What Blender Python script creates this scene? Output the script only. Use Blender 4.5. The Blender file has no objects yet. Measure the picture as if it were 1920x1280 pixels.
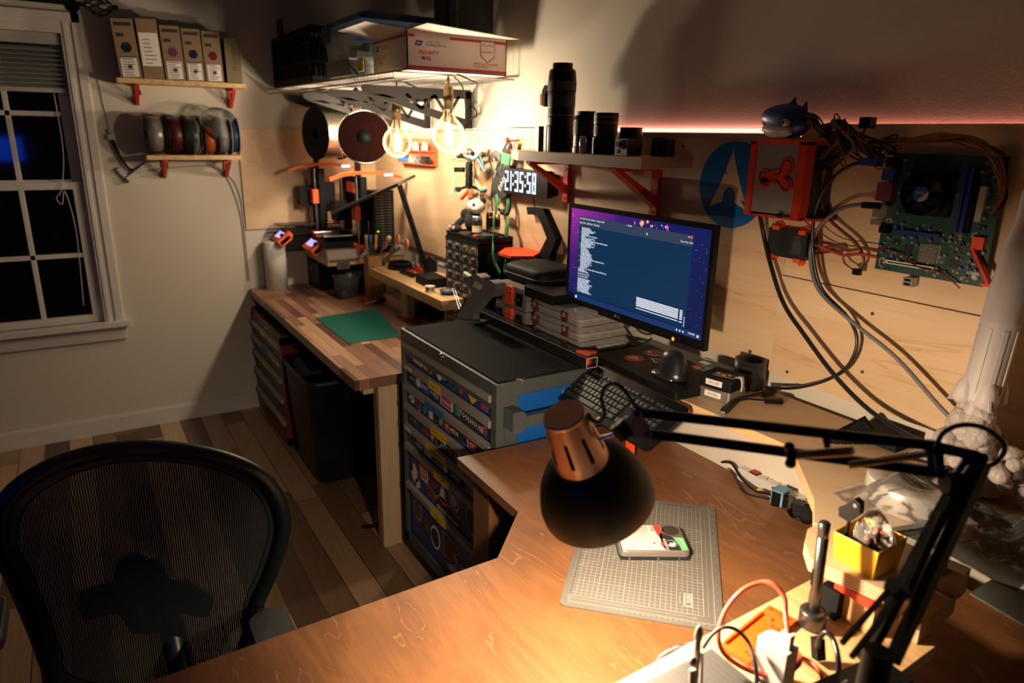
import bpy, math, random
from mathutils import Vector, Matrix
random.seed(7)
C = bpy.context.scene.collection
PI = math.pi
V = Vector
TRN = Matrix.Translation
CAM = V((4.144, -1.574, 1.61))
F_PX = 1300.0
_yaw, _pit, _rol = math.radians(31.9), math.radians(16.6), math.radians(1.05)
_F = V((-math.cos(_yaw)*math.cos(_pit), math.sin(_yaw)*math.cos(_pit), -math.sin(_pit)))
_R = _F.cross(V((0, 0, 1))).normalized()
_U = _R.cross(_F)
_R, _U = (_R*math.cos(_rol)+_U*math.sin(_rol)), (-_R*math.sin(_rol)+_U*math.cos(_rol))
cd = bpy.data.cameras.new('camera')
cd.sensor_width = 36.0
cd.lens = F_PX/1920*36.0
cd.clip_start = 0.02
cam = bpy.data.objects.new('camera', cd)
C.objects.link(cam)
_m = Matrix((( _R.x, _U.x, -_F.x, CAM.x), (_R.y, _U.y, -_F.y, CAM.y), (_R.z, _U.z, -_F.z, CAM.z), (0, 0, 0, 1)))
cam.matrix_world = _m
cd.dof.use_dof = True
cd.dof.focus_distance = 1.75
cd.dof.aperture_fstop = 3.2
bpy.context.scene.camera = cam
def ray(px, py):
    return _R*((px-960)/F_PX) - _U*((py-640)/F_PX) + _F
def Zp(px, py, z):
    r = ray(px, py); return CAM + r*((z-CAM.z)/r.z)
def Yp(px, py, y):
    r = ray(px, py); return CAM + r*((y-CAM.y)/r.y)
def Xp(px, py, x):
    r = ray(px, py); return CAM + r*((x-CAM.x)/r.x)
def Dp(px, py, d):
    return CAM + ray(px, py)*d
sc = bpy.context.scene
sc.view_settings.view_transform = 'Standard'
sc.view_settings.look = 'None'
sc.view_settings.gamma = 1.0
sc.view_settings.use_curve_mapping = False
sc.view_settings.exposure = 0.0
w = bpy.data.worlds.new('world'); sc.world = w; w.use_nodes = True
w.node_tree.nodes['Background'].inputs[0].default_value = (0.02, 0.06, 0.08, 1)
w.node_tree.nodes['Background'].inputs[1].default_value = 0.05
BULBS = [V((0.56, -0.30, 1.625)), V((1.08, -0.30, 1.565)), V((1.60, -0.30, 1.60))]
BULB_W = 19.0
LAMP_W = 34.0
def point_light(name, loc, watts, col, r=0.02):
    l = bpy.data.lights.new(name, 'POINT'); l.energy = watts; l.color = col; l.shadow_soft_size = r
    o = bpy.data.objects.new(name, l); C.objects.link(o); o.location = loc
    return o
for b in BULBS:
    point_light('bulb_light', b+V((0, 0, 0.0)), BULB_W, (1.0, 0.80, 0.575), 0.03)
def lin(h):
    h = h.lstrip('#'); c = [int(h[i:i+2], 16)/255 for i in (0, 2, 4)]
    return tuple((x/12.92 if x <= 0.04045 else ((x+0.055)/1.055)**2.4) for x in c)+(1,)
def _col(c):
    return lin(c) if isinstance(c, str) else (tuple(c)+(1,))[:4]
MATS = {}
def mat(name, col, rough=0.5, metal=0.0, spec=0.5, noise=0.12, nscale=30, bump=0.0, coat=0.0, stretch=None, emit=None, es=0.0):
    if name in MATS: return MATS[name]
    m = bpy.data.materials.new(name); m.use_nodes = True
    nt = m.node_tree; b = nt.nodes['Principled BSDF']
    c = _col(col)
    b.inputs['Metallic'].default_value = metal
    b.inputs['Specular IOR Level'].default_value = spec
    b.inputs['Coat Weight'].default_value = coat
    tc = nt.nodes.new('ShaderNodeTexCoord')
    src = tc.outputs['Object']
    if stretch:
        mp = nt.nodes.new('ShaderNodeMapping'); mp.inputs['Scale'].default_value = stretch
        nt.links.new(src, mp.inputs[0]); src = mp.outputs[0]
    nz = nt.nodes.new('ShaderNodeTexNoise'); nz.inputs['Scale'].default_value = nscale; nz.inputs['Detail'].default_value = 4
    nt.links.new(src, nz.inputs['Vector'])
    mx = nt.nodes.new('ShaderNodeMix'); mx.data_type = 'RGBA'
    lo = tuple(x*(1-noise) for x in c[:3])+(1,); hi = tuple(min(1, x*(1+noise)) for x in c[:3])+(1,)
    mx.inputs['A'].default_value = lo; mx.inputs['B'].default_value = hi
    nt.links.new(nz.outputs['Fac'], mx.inputs['Factor']); nt.links.new(mx.outputs['Result'], b.inputs['Base Color'])
    mr = nt.nodes.new('ShaderNodeMapRange'); mr.inputs['To Min'].default_value = max(0.02, rough-0.06); mr.inputs['To Max'].default_value = min(1, rough+0.06)
    nt.links.new(nz.outputs['Fac'], mr.inputs['Value']); nt.links.new(mr.outputs['Result'], b.inputs['Roughness'])
    if bump > 0:
        bp = nt.nodes.new('ShaderNodeBump'); bp.inputs['Strength'].default_value = bump; bp.inputs['Distance'].default_value = 0.002
        nt.links.new(nz.outputs['Fac'], bp.inputs['Height']); nt.links.new(bp.outputs['Normal'], b.inputs['Normal'])
    if emit is not None:
        b.inputs['Emission Color'].default_value = _col(emit); b.inputs['Emission Strength'].default_value = es
    MATS[name] = m
    return m
def clearmat(name, tint, alpha=0.25, rough=0.1, bumps=0, ior=1.45):
    """thin clear plastic or glass: part see-through, part glossy film"""
    if name in MATS: return MATS[name]
    m = bpy.data.materials.new(name); m.use_nodes = True; nt = m.node_tree
    out = nt.nodes['Material Output']; b = nt.nodes['Principled BSDF']
    b.inputs['Base Color'].default_value = _col(tint); b.inputs['Roughness'].default_value = rough
    t = nt.nodes.new('ShaderNodeBsdfTransparent'); t.inputs[0].default_value = (0.96, 0.96, 0.95, 1)
    mx = nt.nodes.new('ShaderNodeMixShader')
    fr = nt.nodes.new('ShaderNodeFresnel'); fr.inputs[0].default_value = ior
    ad = nt.nodes.new('ShaderNodeMath'); ad.operation = 'ADD'; ad.inputs[1].default_value = alpha; ad.use_clamp = True
    nt.links.new(fr.outputs[0], ad.inputs[0]); nt.links.new(ad.outputs[0], mx.inputs[0])
    nt.links.new(t.outputs[0], mx.inputs[1]); nt.links.new(b.outputs[0], mx.inputs[2]); nt.links.new(mx.outputs[0], out.inputs[0])
    if bumps:
        nz = nt.nodes.new('ShaderNodeTexNoise'); nz.inputs['Scale'].default_value = bumps; nz.inputs['Detail'].default_value = 3
        tc = nt.nodes.new('ShaderNodeTexCoord'); nt.links.new(tc.outputs['Object'], nz.inputs['Vector'])
        bp = nt.nodes.new('ShaderNodeBump'); bp.inputs['Strength'].default_value = 0.9; bp.inputs['Distance'].default_value = 0.01
        nt.links.new(nz.outputs['Fac'], bp.inputs['Height']); nt.links.new(bp.outputs['Normal'], b.inputs['Normal']); nt.links.new(bp.outputs['Normal'], fr.inputs['Normal'])
    MATS[name] = m
    return m
def glow(name, col, s):
    if name in MATS: return MATS[name]
    m = bpy.data.materials.new(name); m.use_nodes = True; nt = m.node_tree
    b = nt.nodes['Principled BSDF']; b.inputs['Base Color'].default_value = (0.01, 0.01, 0.01, 1)
    b.inputs['Roughness'].default_value = 0.35; b.inputs['Specular IOR Level'].default_value = .15
    b.inputs['Emission Color'].default_value = _col(col); b.inputs['Emission Strength'].default_value = s
    MATS[name] = m
    return m
def figured(name, lo, hi, line, scale=(1.2, 5, 5), rough=0.35, ring=3.0, coat=0.0, linew=0.06, grain=.17):
    """plain-sawn veneer: broad noise-bent growth rings with thin pale lines"""
    if name in MATS: return MATS[name]
    m = bpy.data.materials.new(name); m.use_nodes = True; nt = m.node_tree; b = nt.nodes['Principled BSDF']
    tc = nt.nodes.new('ShaderNodeTexCoord'); mp = nt.nodes.new('ShaderNodeMapping'); mp.inputs['Scale'].default_value = scale
    nt.links.new(tc.outputs['Object'], mp.inputs[0])
    n1 = nt.nodes.new('ShaderNodeTexNoise'); n1.inputs['Scale'].default_value = 1.0; n1.inputs['Detail'].default_value = 4; n1.inputs['Distortion'].default_value = 0.6
    nt.links.new(mp.outputs[0], n1.inputs['Vector'])
    mu = nt.nodes.new('ShaderNodeMath'); mu.operation = 'MULTIPLY'; mu.inputs[1].default_value = ring; nt.links.new(n1.outputs['Fac'], mu.inputs[0])
    fr = nt.nodes.new('ShaderNodeMath'); fr.operation = 'FRACT'; nt.links.new(mu.outputs[0], fr.inputs[0])
    cr = nt.nodes.new('ShaderNodeValToRGB')
    e = cr.color_ramp.elements
    e[0].position = 0.0; e[0].color = _col(line); e[1].position = 1.0; e[1].color = tuple(a*.4+c*.6 for a, c in zip(_col(line), _col(lo)))
    k = e.new(linew); k.color = _col(lo)
    k = e.new(0.55); k.color = _col(hi)
    k = e.new(1-linew*.8); k.color = _col(lo)
    nt.links.new(fr.outputs[0], cr.inputs[0])
    n2 = nt.nodes.new('ShaderNodeTexNoise'); n2.inputs['Scale'].default_value = 1.0; n2.inputs['Detail'].default_value = 6
    mp2 = nt.nodes.new('ShaderNodeMapping'); mp2.inputs['Scale'].default_value = (scale[0]*6, scale[1]*22, scale[2]*22)
    nt.links.new(tc.outputs['Object'], mp2.inputs[0]); nt.links.new(mp2.outputs[0], n2.inputs['Vector'])
    mx = nt.nodes.new('ShaderNodeMix'); mx.data_type = 'RGBA'; mx.blend_type = 'MULTIPLY'; mx.inputs['Factor'].default_value = 1
    g = nt.nodes.new('ShaderNodeMapRange'); g.inputs['From Min'].default_value = 0.3; g.inputs['From Max'].default_value = 0.7; g.inputs['To Min'].default_value = 1-grain; g.inputs['To Max'].default_value = 1+grain*.6
    nt.links.new(n2.outputs['Fac'], g.inputs['Value'])
    nt.links.new(cr.outputs[0], mx.inputs['A']); nt.links.new(g.outputs['Result'], mx.inputs['B']); nt.links.new(mx.outputs['Result'], b.inputs['Base Color'])
    b.inputs['Roughness'].default_value = rough; b.inputs['Coat Weight'].default_value = coat
    b.inputs['Coat Roughness'].default_value = 0.3
    bp = nt.nodes.new('ShaderNodeBump'); bp.inputs['Strength'].default_value = 0.08; bp.inputs['Distance'].default_value = 0.001
    nt.links.new(n2.outputs['Fac'], bp.inputs['Height']); nt.links.new(bp.outputs['Normal'], b.inputs['Normal'])
    MATS[name] = m
    return m
def staves(name, cols, length, width, rough=0.4, axis='X', grain=0.35, seam=0.002):
    """boards laid end to end along one axis, each board its own tone"""
    if name in MATS: return MATS[name]
    m = bpy.data.materials.new(name); m.use_nodes = True; nt = m.node_tree; b = nt.nodes['Principled BSDF']
    tc = nt.nodes.new('ShaderNodeTexCoord'); src = tc.outputs['Object']
    if axis == 'Y':
        mp = nt.nodes.new('ShaderNodeMapping'); mp.inputs['Rotation'].default_value = (0, 0, PI/2); nt.links.new(src, mp.inputs[0]); src = mp.outputs[0]
    br = nt.nodes.new('ShaderNodeTexBrick'); br.offset = 0.37; br.offset_frequency = 2; br.squash_frequency = 3; br.squash = 1.25
    br.inputs['Color1'].default_value = (0, 0, 0, 1); br.inputs['Color2'].default_value = (1, 1, 1, 1); br.inputs['Mortar'].default_value = (0.0, 0.0, 0.0, 1)
    br.inputs['Scale'].default_value = 1.0; br.inputs['Mortar Size'].default_value = seam; br.inputs['Mortar Smooth'].default_value = 0.0
    br.inputs['Brick Width'].default_value = length; br.inputs['Row Height'].default_value = width
    nt.links.new(src, br.inputs['Vector'])
    cr = nt.nodes.new('ShaderNodeValToRGB'); e = cr.color_ramp.elements
    n = len(cols)
    e[0].position = 0; e[0].color = _col(cols[0]); e[1].position = 1; e[1].color = _col(cols[-1])
    for i in range(1, n-1):
        k = e.new(i/(n-1)); k.color = _col(cols[i])
    n0 = nt.nodes.new('ShaderNodeTexNoise'); n0.inputs['Scale'].default_value = 1.0; n0.inputs['Detail'].default_value = 6; n0.inputs['Distortion'].default_value = 0.5
    mp2 = nt.nodes.new('ShaderNodeMapping'); mp2.inputs['Scale'].default_value = (6, 90, 90)
    nt.links.new(src, mp2.inputs[0]); nt.links.new(mp2.outputs[0], n0.inputs['Vector'])
    ad = nt.nodes.new('ShaderNodeMath'); ad.operation = 'MULTIPLY_ADD'; ad.inputs[1].default_value = grain; 
    nt.links.new(n0.outputs['Fac'], ad.inputs[0])
    sb = nt.nodes.new('ShaderNodeMath'); sb.operation = 'SUBTRACT'; sb.inputs[1].default_value = grain*0.5
    nt.links.new(br.outputs['Color'], sb.inputs[0]); nt.links.new(sb.outputs[0], ad.inputs[2])
    nt.links.new(ad.outputs[0], cr.inputs[0])
    dk = nt.nodes.new('ShaderNodeMix'); dk.data_type = 'RGBA'; dk.inputs['B'].default_value = (0.02, 0.012, 0.008, 1)
    ml = nt.nodes.new('ShaderNodeMath'); ml.operation = 'MULTIPLY'; ml.inputs[1].default_value = 0.7
    nt.links.new(br.outputs['Fac'], ml.inputs[0]); nt.links.new(ml.outputs[0], dk.inputs['Factor'])
    nt.links.new(cr.outputs[0], dk.inputs['A']); nt.links.new(dk.outputs['Result'], b.inputs['Base Color'])
    b.inputs['Roughness'].default_value = rough
    MATS[name] = m
    return m
def stripes(name, c1, c2, n, axis='z', rough=0.6, duty=0.5):
    """thin layers seen on edge (plywood edge, ribbing)"""
    if name in MATS: return MATS[name]
    m = bpy.data.materials.new(name); m.use_nodes = True; nt = m.node_tree; b = nt.nodes['Principled BSDF']
    tc = nt.nodes.new('ShaderNodeTexCoord'); sp = nt.nodes.new('ShaderNodeSeparateXYZ'); nt.links.new(tc.outputs['Object'], sp.inputs[0])
    mu = nt.nodes.new('ShaderNodeMath'); mu.operation = 'MULTIPLY'; mu.inputs[1].default_value = n; nt.links.new(sp.outputs['xyz'.index(axis)], mu.inputs[0])
    fr = nt.nodes.new('ShaderNodeMath'); fr.operation = 'FRACT'; nt.links.new(mu.outputs[0], fr.inputs[0])
    cr = nt.nodes.new('ShaderNodeValToRGB'); e = cr.color_ramp.elements
    e[0].position = duty-0.08; e[0].color = _col(c1); e[1].position = duty+0.08; e[1].color = _col(c2)
    nt.links.new(fr.outputs[0], cr.inputs[0]); nt.links.new(cr.outputs[0], b.inputs['Base Color']); b.inputs['Roughness'].default_value = rough
    MATS[name] = m
    return m
def frame_of(o, x, z):
    """matrix with origin o, local X along x, local Y along z x x, local Z along z"""
    z = V(z).normalized(); x = V(x); x = (x - z*x.dot(z)).normalized(); y = z.cross(x); o = V(o)
    return Matrix(((x.x, y.x, z.x, o.x), (x.y, y.y, z.y, o.y), (x.z, y.z, z.z, o.z), (0, 0, 0, 1)))
def face_y(x, y, z):      # drawing plane on a wall that faces -Y: local X = +X, local Y = +Z, local Z = -Y
    return frame_of((x, y, z), (1, 0, 0), (0, -1, 0))
def face_z(x, y, z, a=0):
    return frame_of((x, y, z), (math.cos(a), math.sin(a), 0), (0, 0, 1))
def catmull(p, n=6, closed=False):
    p = [V(q) for q in p]; N = len(p); out = []
    rng = range(N) if closed else range(N-1)
    for i in rng:
        if closed: a, b, c, d = p[i-1], p[i], p[(i+1) % N], p[(i+2) % N]
        else: a, b, c, d = p[max(i-1, 0)], p[i], p[i+1], p[min(i+2, N-1)]
        for k in range(n):
            t = k/n
            out.append(0.5*((2*b)+(c-a)*t+(2*a-5*b+4*c-d)*t*t+(3*b-a-3*c+d)*t*t*t))
    if not closed: out.append(p[-1])
    return out
class MB:
    def __init__(s):
        s.v = []; s.f = []; s.fm = []; s.fs = []; s.ms = []; s.T = Matrix.Identity(4)
    def mi(s, m):
        if m not in s.ms: s.ms.append(m)
        return s.ms.index(m)
    def add(s, vs, fs, m, smooth=False, M=None):
        o = len(s.v); T = s.T @ M if M is not None else s.T
        s.v += [T @ V(q) for q in vs]
        k = s.mi(m)
        for f in fs:
            s.f.append([i+o for i in f]); s.fm.append(k); s.fs.append(smooth)
        return s
    def box(s, x0, y0, z0, x1, y1, z1, m, M=None, top=None, front=None, side=None):
        v = [(x0, y0, z0), (x1, y0, z0), (x1, y1, z0), (x0, y1, z0), (x0, y0, z1), (x1, y0, z1), (x1, y1, z1), (x0, y1, z1)]
        s.add(v, [(0, 3, 2, 1)], m, M=M); s.add(v, [(4, 5, 6, 7)], top or m, M=M)
        s.add(v, [(0, 1, 5, 4)], front or m, M=M); s.add(v, [(1, 2, 6, 5), (2, 3, 7, 6), (3, 0, 4, 7)], side or m, M=M)
        return s
    def cbox(s, c, d, m, M=None, **k):
        return s.box(c[0]-d[0]/2, c[1]-d[1]/2, c[2]-d[2]/2, c[0]+d[0]/2, c[1]+d[1]/2, c[2]+d[2]/2, m, M, **k)
    def bar(s, a, b, w, h, m, up=(0, 0, 1)):
        a, b = V(a), V(b); d = b-a; u = V(up)
        if abs(d.normalized().dot(u)) > 0.99: u = V((0, 1, 0))
        M = frame_of(a, d, u - d.normalized()*u.dot(d.normalized()))
        return s.box(0, -w/2, -h/2, d.length, w/2, h/2, m, M)
    def prism(s, poly, h, m, M=None, side=None, z0=0.0):
        n = len(poly)
        a = sum(poly[i][0]*poly[(i+1) % n][1]-poly[(i+1) % n][0]*poly[i][1] for i in range(n))
        if a < 0: poly = poly[::-1]
        v = [(p[0], p[1], z0) for p in poly]+[(p[0], p[1], z0+h) for p in poly]
        s.add(v, [list(range(n-1, -1, -1)), list(range(n, 2*n))], m, M=M)
        s.add(v, [(i, (i+1) % n, n+(i+1) % n, n+i) for i in range(n)], side or m, M=M)
        return s
    def rings(s, rs, m, smooth=True, cap=True, closed=False):
        n = len(rs[0]); v = [p for r in rs for p in r]; fs = []
        R = len(rs)
        for j in range(R if closed else R-1):
            for i in range(n):
                a, b = j*n+i, j*n+(i+1) % n; c, d = ((j+1) % R)*n+(i+1) % n, ((j+1) % R)*n+i
                fs.append((a, b, c, d))
        s.add(v, fs, m, smooth)
        if cap and not closed:
            s.add(rs[0], [list(range(n-1, -1, -1))], m); s.add(rs[-1], [list(range(n))], m)
        return s
    def lathe(s, prof, m, M=None, n=24, cap=False, smooth=True):
        M = M or Matrix.Identity(4); rs = []
        for r, z in prof:
            rs.append([M @ V((r*math.cos(2*PI*i/n), r*math.sin(2*PI*i/n), z)) for i in range(n)])
        return s.rings(rs, m, smooth, cap)
    def cyl(s, a, b, r, m, r1=None, n=16, cap=True):
        a, b = V(a), V(b); d = b-a; u = V((0, 0, 1)) if abs(d.normalized().z) < 0.9 else V((1, 0, 0))
        M = frame_of(a, u.cross(d) if u.cross(d).length > 1e-6 else (1, 0, 0), d)
        return s.lathe([(r, 0), (r if r1 is None else r1, d.length)], m, M, n, cap)
    def tube(s, pts, r, m, n=8, closed=False):
        pts = [V(p) for p in pts]; N = len(pts); rs = []; prev = None
        for i, p in enumerate(pts):
            t = (pts[(i+1) % N]-pts[i-1]) if closed else (pts[min(i+1, N-1)]-pts[max(i-1, 0)])
            if t.length < 1e-9: t = V((1, 0, 0))
            t.normalize()
            if prev is None:
                u = V((0, 0, 1)) if abs(t.z) < 0.9 else V((1, 0, 0)); x = u.cross(t).normalized()
            else:
                x = (prev-t*prev.dot(t)); x = x.normalized() if x.length > 1e-6 else V((1, 0, 0))
            prev = x; y = t.cross(x)
            rr = r(i/(N-1)) if callable(r) else r
            rs.append([p+(x*math.cos(2*PI*k/n)+y*math.sin(2*PI*k/n))*rr for k in range(n)])
        return s.rings(rs, m, True, not closed, closed)
    def wire(s, pts, r, m, n=8, k=6, closed=False):
        return s.tube(catmull(pts, k, closed), r, m, n, closed)
    def ball(s, c, r, m, M=None, n=16, k=10, sc=(1, 1, 1)):
        c = V(c); vs = []; fs = []
        vs = [V((0, 0, -1))]
        for j in range(1, k):
            t = -PI/2+PI*j/k
            vs += [V((math.cos(t)*math.cos(2*PI*i/n), math.cos(t)*math.sin(2*PI*i/n), math.sin(t))) for i in range(n)]
        vs.append(V((0, 0, 1)))
        for i in range(n): fs.append((0, 1+(i+1) % n, 1+i))
        for j in range(k-2):
            for i in range(n):
                a = 1+j*n+i; b = 1+j*n+(i+1) % n; fs.append((a, b, b+n, a+n))
        L = len(vs)-1
        for i in range(n): fs.append((L, 1+(k-2)*n+i, 1+(k-2)*n+(i+1) % n))
        vs = [c+V((v.x*r*sc[0], v.y*r*sc[1], v.z*r*sc[2])) for v in vs]
        return s.add(vs, fs, m, True, M)
    def grid(s, fn, nu, nv, m, smooth=True, M=None):
        v = [fn(i/nu, j/nv) for j in range(nv+1) for i in range(nu+1)]
        fs = [(j*(nu+1)+i, j*(nu+1)+i+1, (j+1)*(nu+1)+i+1, (j+1)*(nu+1)+i) for j in range(nv) for i in range(nu)]
        return s.add(v, fs, m, smooth, M)
    def text(s, txt, size, M, m, align='LEFT', depth=0.0, spacing=1.0, sx=1.0, line=1.0, bold=0.0):
        cu = bpy.data.curves.new('lettering', 'FONT'); cu.body = txt; cu.size = size; cu.align_x = align; cu.extrude = depth
        cu.resolution_u = 1; cu.space_character = spacing; cu.space_line = line; cu.offset = bold
        o = bpy.data.objects.new('lettering', cu); C.objects.link(o)
        dg = bpy.context.evaluated_depsgraph_get(); me = bpy.data.meshes.new_from_object(o.evaluated_get(dg))
        vs = [V((v.co.x*sx, v.co.y, v.co.z)) for v in me.vertices]; fs = [tuple(p.vertices) for p in me.polygons]
        if vs: s.add(vs, fs, m, M=M)
        bpy.data.meshes.remove(me); bpy.data.objects.remove(o); bpy.data.curves.remove(cu)
        return s
    def obj(s, name, parent=None, label=None, cat=None, group=None, kind=None, bev=0.0, seg=2, local=False, sub=0, solid=0.0):
        """link everything collected so far as ONE mesh object"""
        vs = s.v; base = V((0, 0, 0))
        if parent is not None:
            if not local:
                iv = WM[parent.name].inverted(); vs = [iv @ v for v in vs]
        else:
            lo = [min(v[i] for v in vs) for i in range(3)]; hi = [max(v[i] for v in vs) for i in range(3)]
            base = V(((lo[0]+hi[0])/2, (lo[1]+hi[1])/2, lo[2])); vs = [v-base for v in vs]
        me = bpy.data.meshes.new(name); me.from_pydata([tuple(v) for v in vs], [], s.f)
        for m in s.ms: me.materials.append(m)
        me.polygons.foreach_set('material_index', s.fm); me.polygons.foreach_set('use_smooth', s.fs)
        me.update()
        o = bpy.data.objects.new(name, me); C.objects.link(o)
        if parent is not None:
            o.parent = parent; WM[o.name] = WM[parent.name].copy()
        else:
            o.location = base; WM[o.name] = TRN(base)
        if bev > 0:
            b = o.modifiers.new('bevel', 'BEVEL'); b.width = bev; b.segments = seg; b.limit_method = 'ANGLE'; b.angle_limit = math.radians(40)
        if sub:
            b = o.modifiers.new('sub', 'SUBSURF'); b.levels = sub; b.render_levels = sub
        if solid:
            b = o.modifiers.new('solid', 'SOLIDIFY'); b.thickness = solid
        tag(o, label, cat, group, kind)
        return o
WM = {}
def tag(o, label=None, cat=None, group=None, kind=None):
    if label: o['label'] = label
    if cat: o['category'] = cat
    if group: o['group'] = group
    if kind: o['kind'] = kind
    return o
def thing(name, label, cat, loc=(0, 0, 0), rot=(0, 0, 0), group=None):
    o = bpy.data.objects.new(name, None); C.objects.link(o); o.empty_display_size = 0.05
    o.location = loc; o.rotation_euler = rot
    from mathutils import Euler
    WM[o.name] = TRN(V(loc)) @ Euler(rot).to_matrix().to_4x4()
    return tag(o, label, cat, group)
def dup(root, loc, rot=None, label=None, group=None, scale=None):
    """copy a thing with copies of its parts and sub-parts"""
    r = root.copy(); C.objects.link(r); r.location = loc
    if rot is not None: r.rotation_euler = rot
    if scale is not None: r.scale = scale
    if label: r['label'] = label
    if group: r['group'] = group
    for ch in [o for o in C.objects if o.parent == root]:
        c = ch.copy(); C.objects.link(c); c.parent = r
        for g in [o for o in C.objects if o.parent == ch]:
            d = g.copy(); C.objects.link(d); d.parent = c
    return r
def plate(pts, thick, m, n):
    """flat polygon through world points, given thickness along n"""
    n = V(n).normalized(); b = MB(); N = len(pts); pts = [V(p) for p in pts]
    v = pts+[p+n*thick for p in pts]
    b.add(v, [list(range(N)), list(range(2*N-1, N-1, -1))], m); b.add(v, [(i, i+N, (i+1) % N+N, (i+1) % N) for i in range(N)], m)
    return b
def rrect(w, h, r, n=4, cx=0, cy=0):
    out = []
    for (sx, sy, a0) in ((1, -1, -90), (1, 1, 0), (-1, 1, 90), (-1, -1, 180)):
        for k in range(n+1):
            a = math.radians(a0+90*k/n); out.append((cx+sx*(w/2-r)+r*math.cos(a), cy+sy*(h/2-r)+r*math.sin(a)))
    return out
def circ(r, n=24, cx=0, cy=0, sx=1, sy=1, a0=0):
    return [(cx+sx*r*math.cos(2*PI*i/n+a0), cy+sy*r*math.sin(2*PI*i/n+a0)) for i in range(n)]
WALL = mat('wall_paint', (0.60, 0.56, 0.465), 0.85, noise=0.04, nscale=180, bump=0.25)
DIMW = mat('bounce_cutting_wall', (0.07, 0.075, 0.07), 0.85, noise=0.04)  # unseen walls coloured dark so they bounce less light into the room
WHITE = mat('white_trim_paint', (0.66, 0.62, 0.56), 0.45, noise=0.03)
PLY = figured('maple_ply_face', '#cfae88', '#dabd98', '#c09a72', (0.9, 6, 6), 0.5, 2.5, linew=0.02, grain=.05)
PLYE = stripes('ply_edge_layers', '#8d6a48', '#d2ae82', 260, 'z', 0.65, 0.35)
DESK = figured('stained_birch', '#6d4628', '#7f5431', '#9a7048', (2.2, 8, 8), 0.42, 5, coat=0.0, linew=0.03, grain=.13)
DESKE = mat('stained_ply_edge', '#5a3a22', 0.5, stretch=(2, 2, 60), noise=0.35, nscale=4)
BUTCH = staves('butcher_block', ['#553829', '#755140', '#8c6650', '#a88268', '#c8a688'], 0.42, 0.042, 0.42, seam=0.0006)
FLOOR = staves('laminate_planks', ['#4a3626', '#654b36', '#80644a', '#9a7d60', '#b3977a'], 0.95, 0.108, 0.38)
PINEV = mat('pine_post', (.50, .37, .23), .55, stretch=(12, 12, .8), noise=.2, nscale=5)
PINE = figured('pine_board', '#c39a66', '#d8b583', '#9a6f42', (2, 18, 18), 0.55, 3)
BLACK = mat('black_plastic', (0.0035, 0.004, 0.0048), 0.38, noise=0.2, spec=.2)
BLACKM = mat('matte_black', (0.0035, 0.0045, 0.005), 0.6, noise=0.2, spec=.15)
DGREY = mat('dark_grey_plastic', (0.035, 0.037, 0.04), 0.5)
GREY = mat('grey_plastic', (0.16, 0.16, 0.16), 0.5)
ORANGE = mat('orange_print', (0.80, 0.075, 0.012), 0.5, noise=0.08, nscale=60)
RED = mat('red_print', (0.62, 0.035, 0.012), 0.45, noise=0.1)
STEEL = mat('steel', (0.55, 0.55, 0.55), 0.28, 1.0)
DSTEEL = mat('dark_steel', (0.12, 0.12, 0.12), 0.4, 0.8)
PAPER = mat('white_label_paper', (0.70, 0.67, 0.62), 0.7, noise=0.03)
INK = mat('black_ink', (0.015, 0.015, 0.02), 0.6)
REDINK = mat('red_ink', (0.45, 0.03, 0.03), 0.6)
BLUEINK = mat('blue_ink', (0.02, 0.06, 0.25), 0.6)
YELLOW = mat('yellow_tape', (0.75, 0.50, 0.02), 0.55)
CARD = mat('brown_cardboard', (0.22, 0.145, 0.08), 0.8, noise=0.1, nscale=50)
GOLD = mat('gold_metal', (0.7, 0.45, 0.12), 0.3, 1.0)
WHITEP = mat('white_plastic', (0.60, 0.58, 0.55), 0.4, noise=0.03)
BLUEP = mat('blue_plastic', (0.02, 0.06, 0.30), 0.45)
GREENP = mat('green_ribbon', (0.01, 0.22, 0.07), 0.55)
RX, RY, RZ = 5.0, -3.8, 2.6
YW = 0.018          # painted face of the long wall; the plywood panels on it come out to y = 0
b = MB(); b.box(-0.1, RY, -0.05, RX, YW, 0, FLOOR); b.obj('floor', kind='structure')
b = MB(); b.box(-0.1, RY, RZ, RX, YW, RZ+0.05, mat('ceiling_paint', (.25, .25, .23), .9)); b.obj('ceiling', kind='structure')
b = MB(); b.box(-0.12, YW, 0, RX, YW+0.1, RZ, WALL); b.obj('wall_back', kind='structure')
b = MB(); b.box(RX, RY, 0, RX+0.1, YW, RZ, DIMW); b.obj('wall_right', kind='structure')
b = MB(); b.box(-0.12, RY-0.1, 0, RX+0.1, RY, RZ, DIMW); b.obj('wall_front', kind='structure')
WY0, WY1, WZ0, WZ1 = -2.46, -1.535, 0.625, 2.03
b = MB(); b.box(-0.12, WY1, 0, 0, YW, RZ, WALL).box(-0.12, RY, 0, 0, WY0, RZ, WALL).box(-0.12, WY0, 0, 0, WY1, WZ0, WALL).box(-0.12, WY0, WZ1, 0, WY1, RZ, WALL)
b.obj('wall_left', kind='structure')
b = MB(); b.box(0, RY, 0, 0.012, -0.0, 0.085, WHITE).box(0, RY, 0.085, 0.008, -0.0, 0.095, WHITE); b.obj('baseboard_left', kind='structure')
b = MB(); b.box(0.012, 0.004, 0, RX, YW, 0.09, WHITE); b.obj('baseboard_back', kind='structure')
win = thing('window_1', 'white sash window with dark panes and a half raised blind', 'window', (0, -2.0, WZ0))
win['kind'] = 'structure'
b = MB(); cw = 0.092
for y0, y1, z0, z1 in ((WY1, WY1+cw, WZ0, WZ1+cw), (WY0-cw, WY0, WZ0, WZ1+cw), (WY0, WY1, WZ1, WZ1+cw)):
    b.box(0, y0, z0, 0.016, y1, z1, WHITE)
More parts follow.
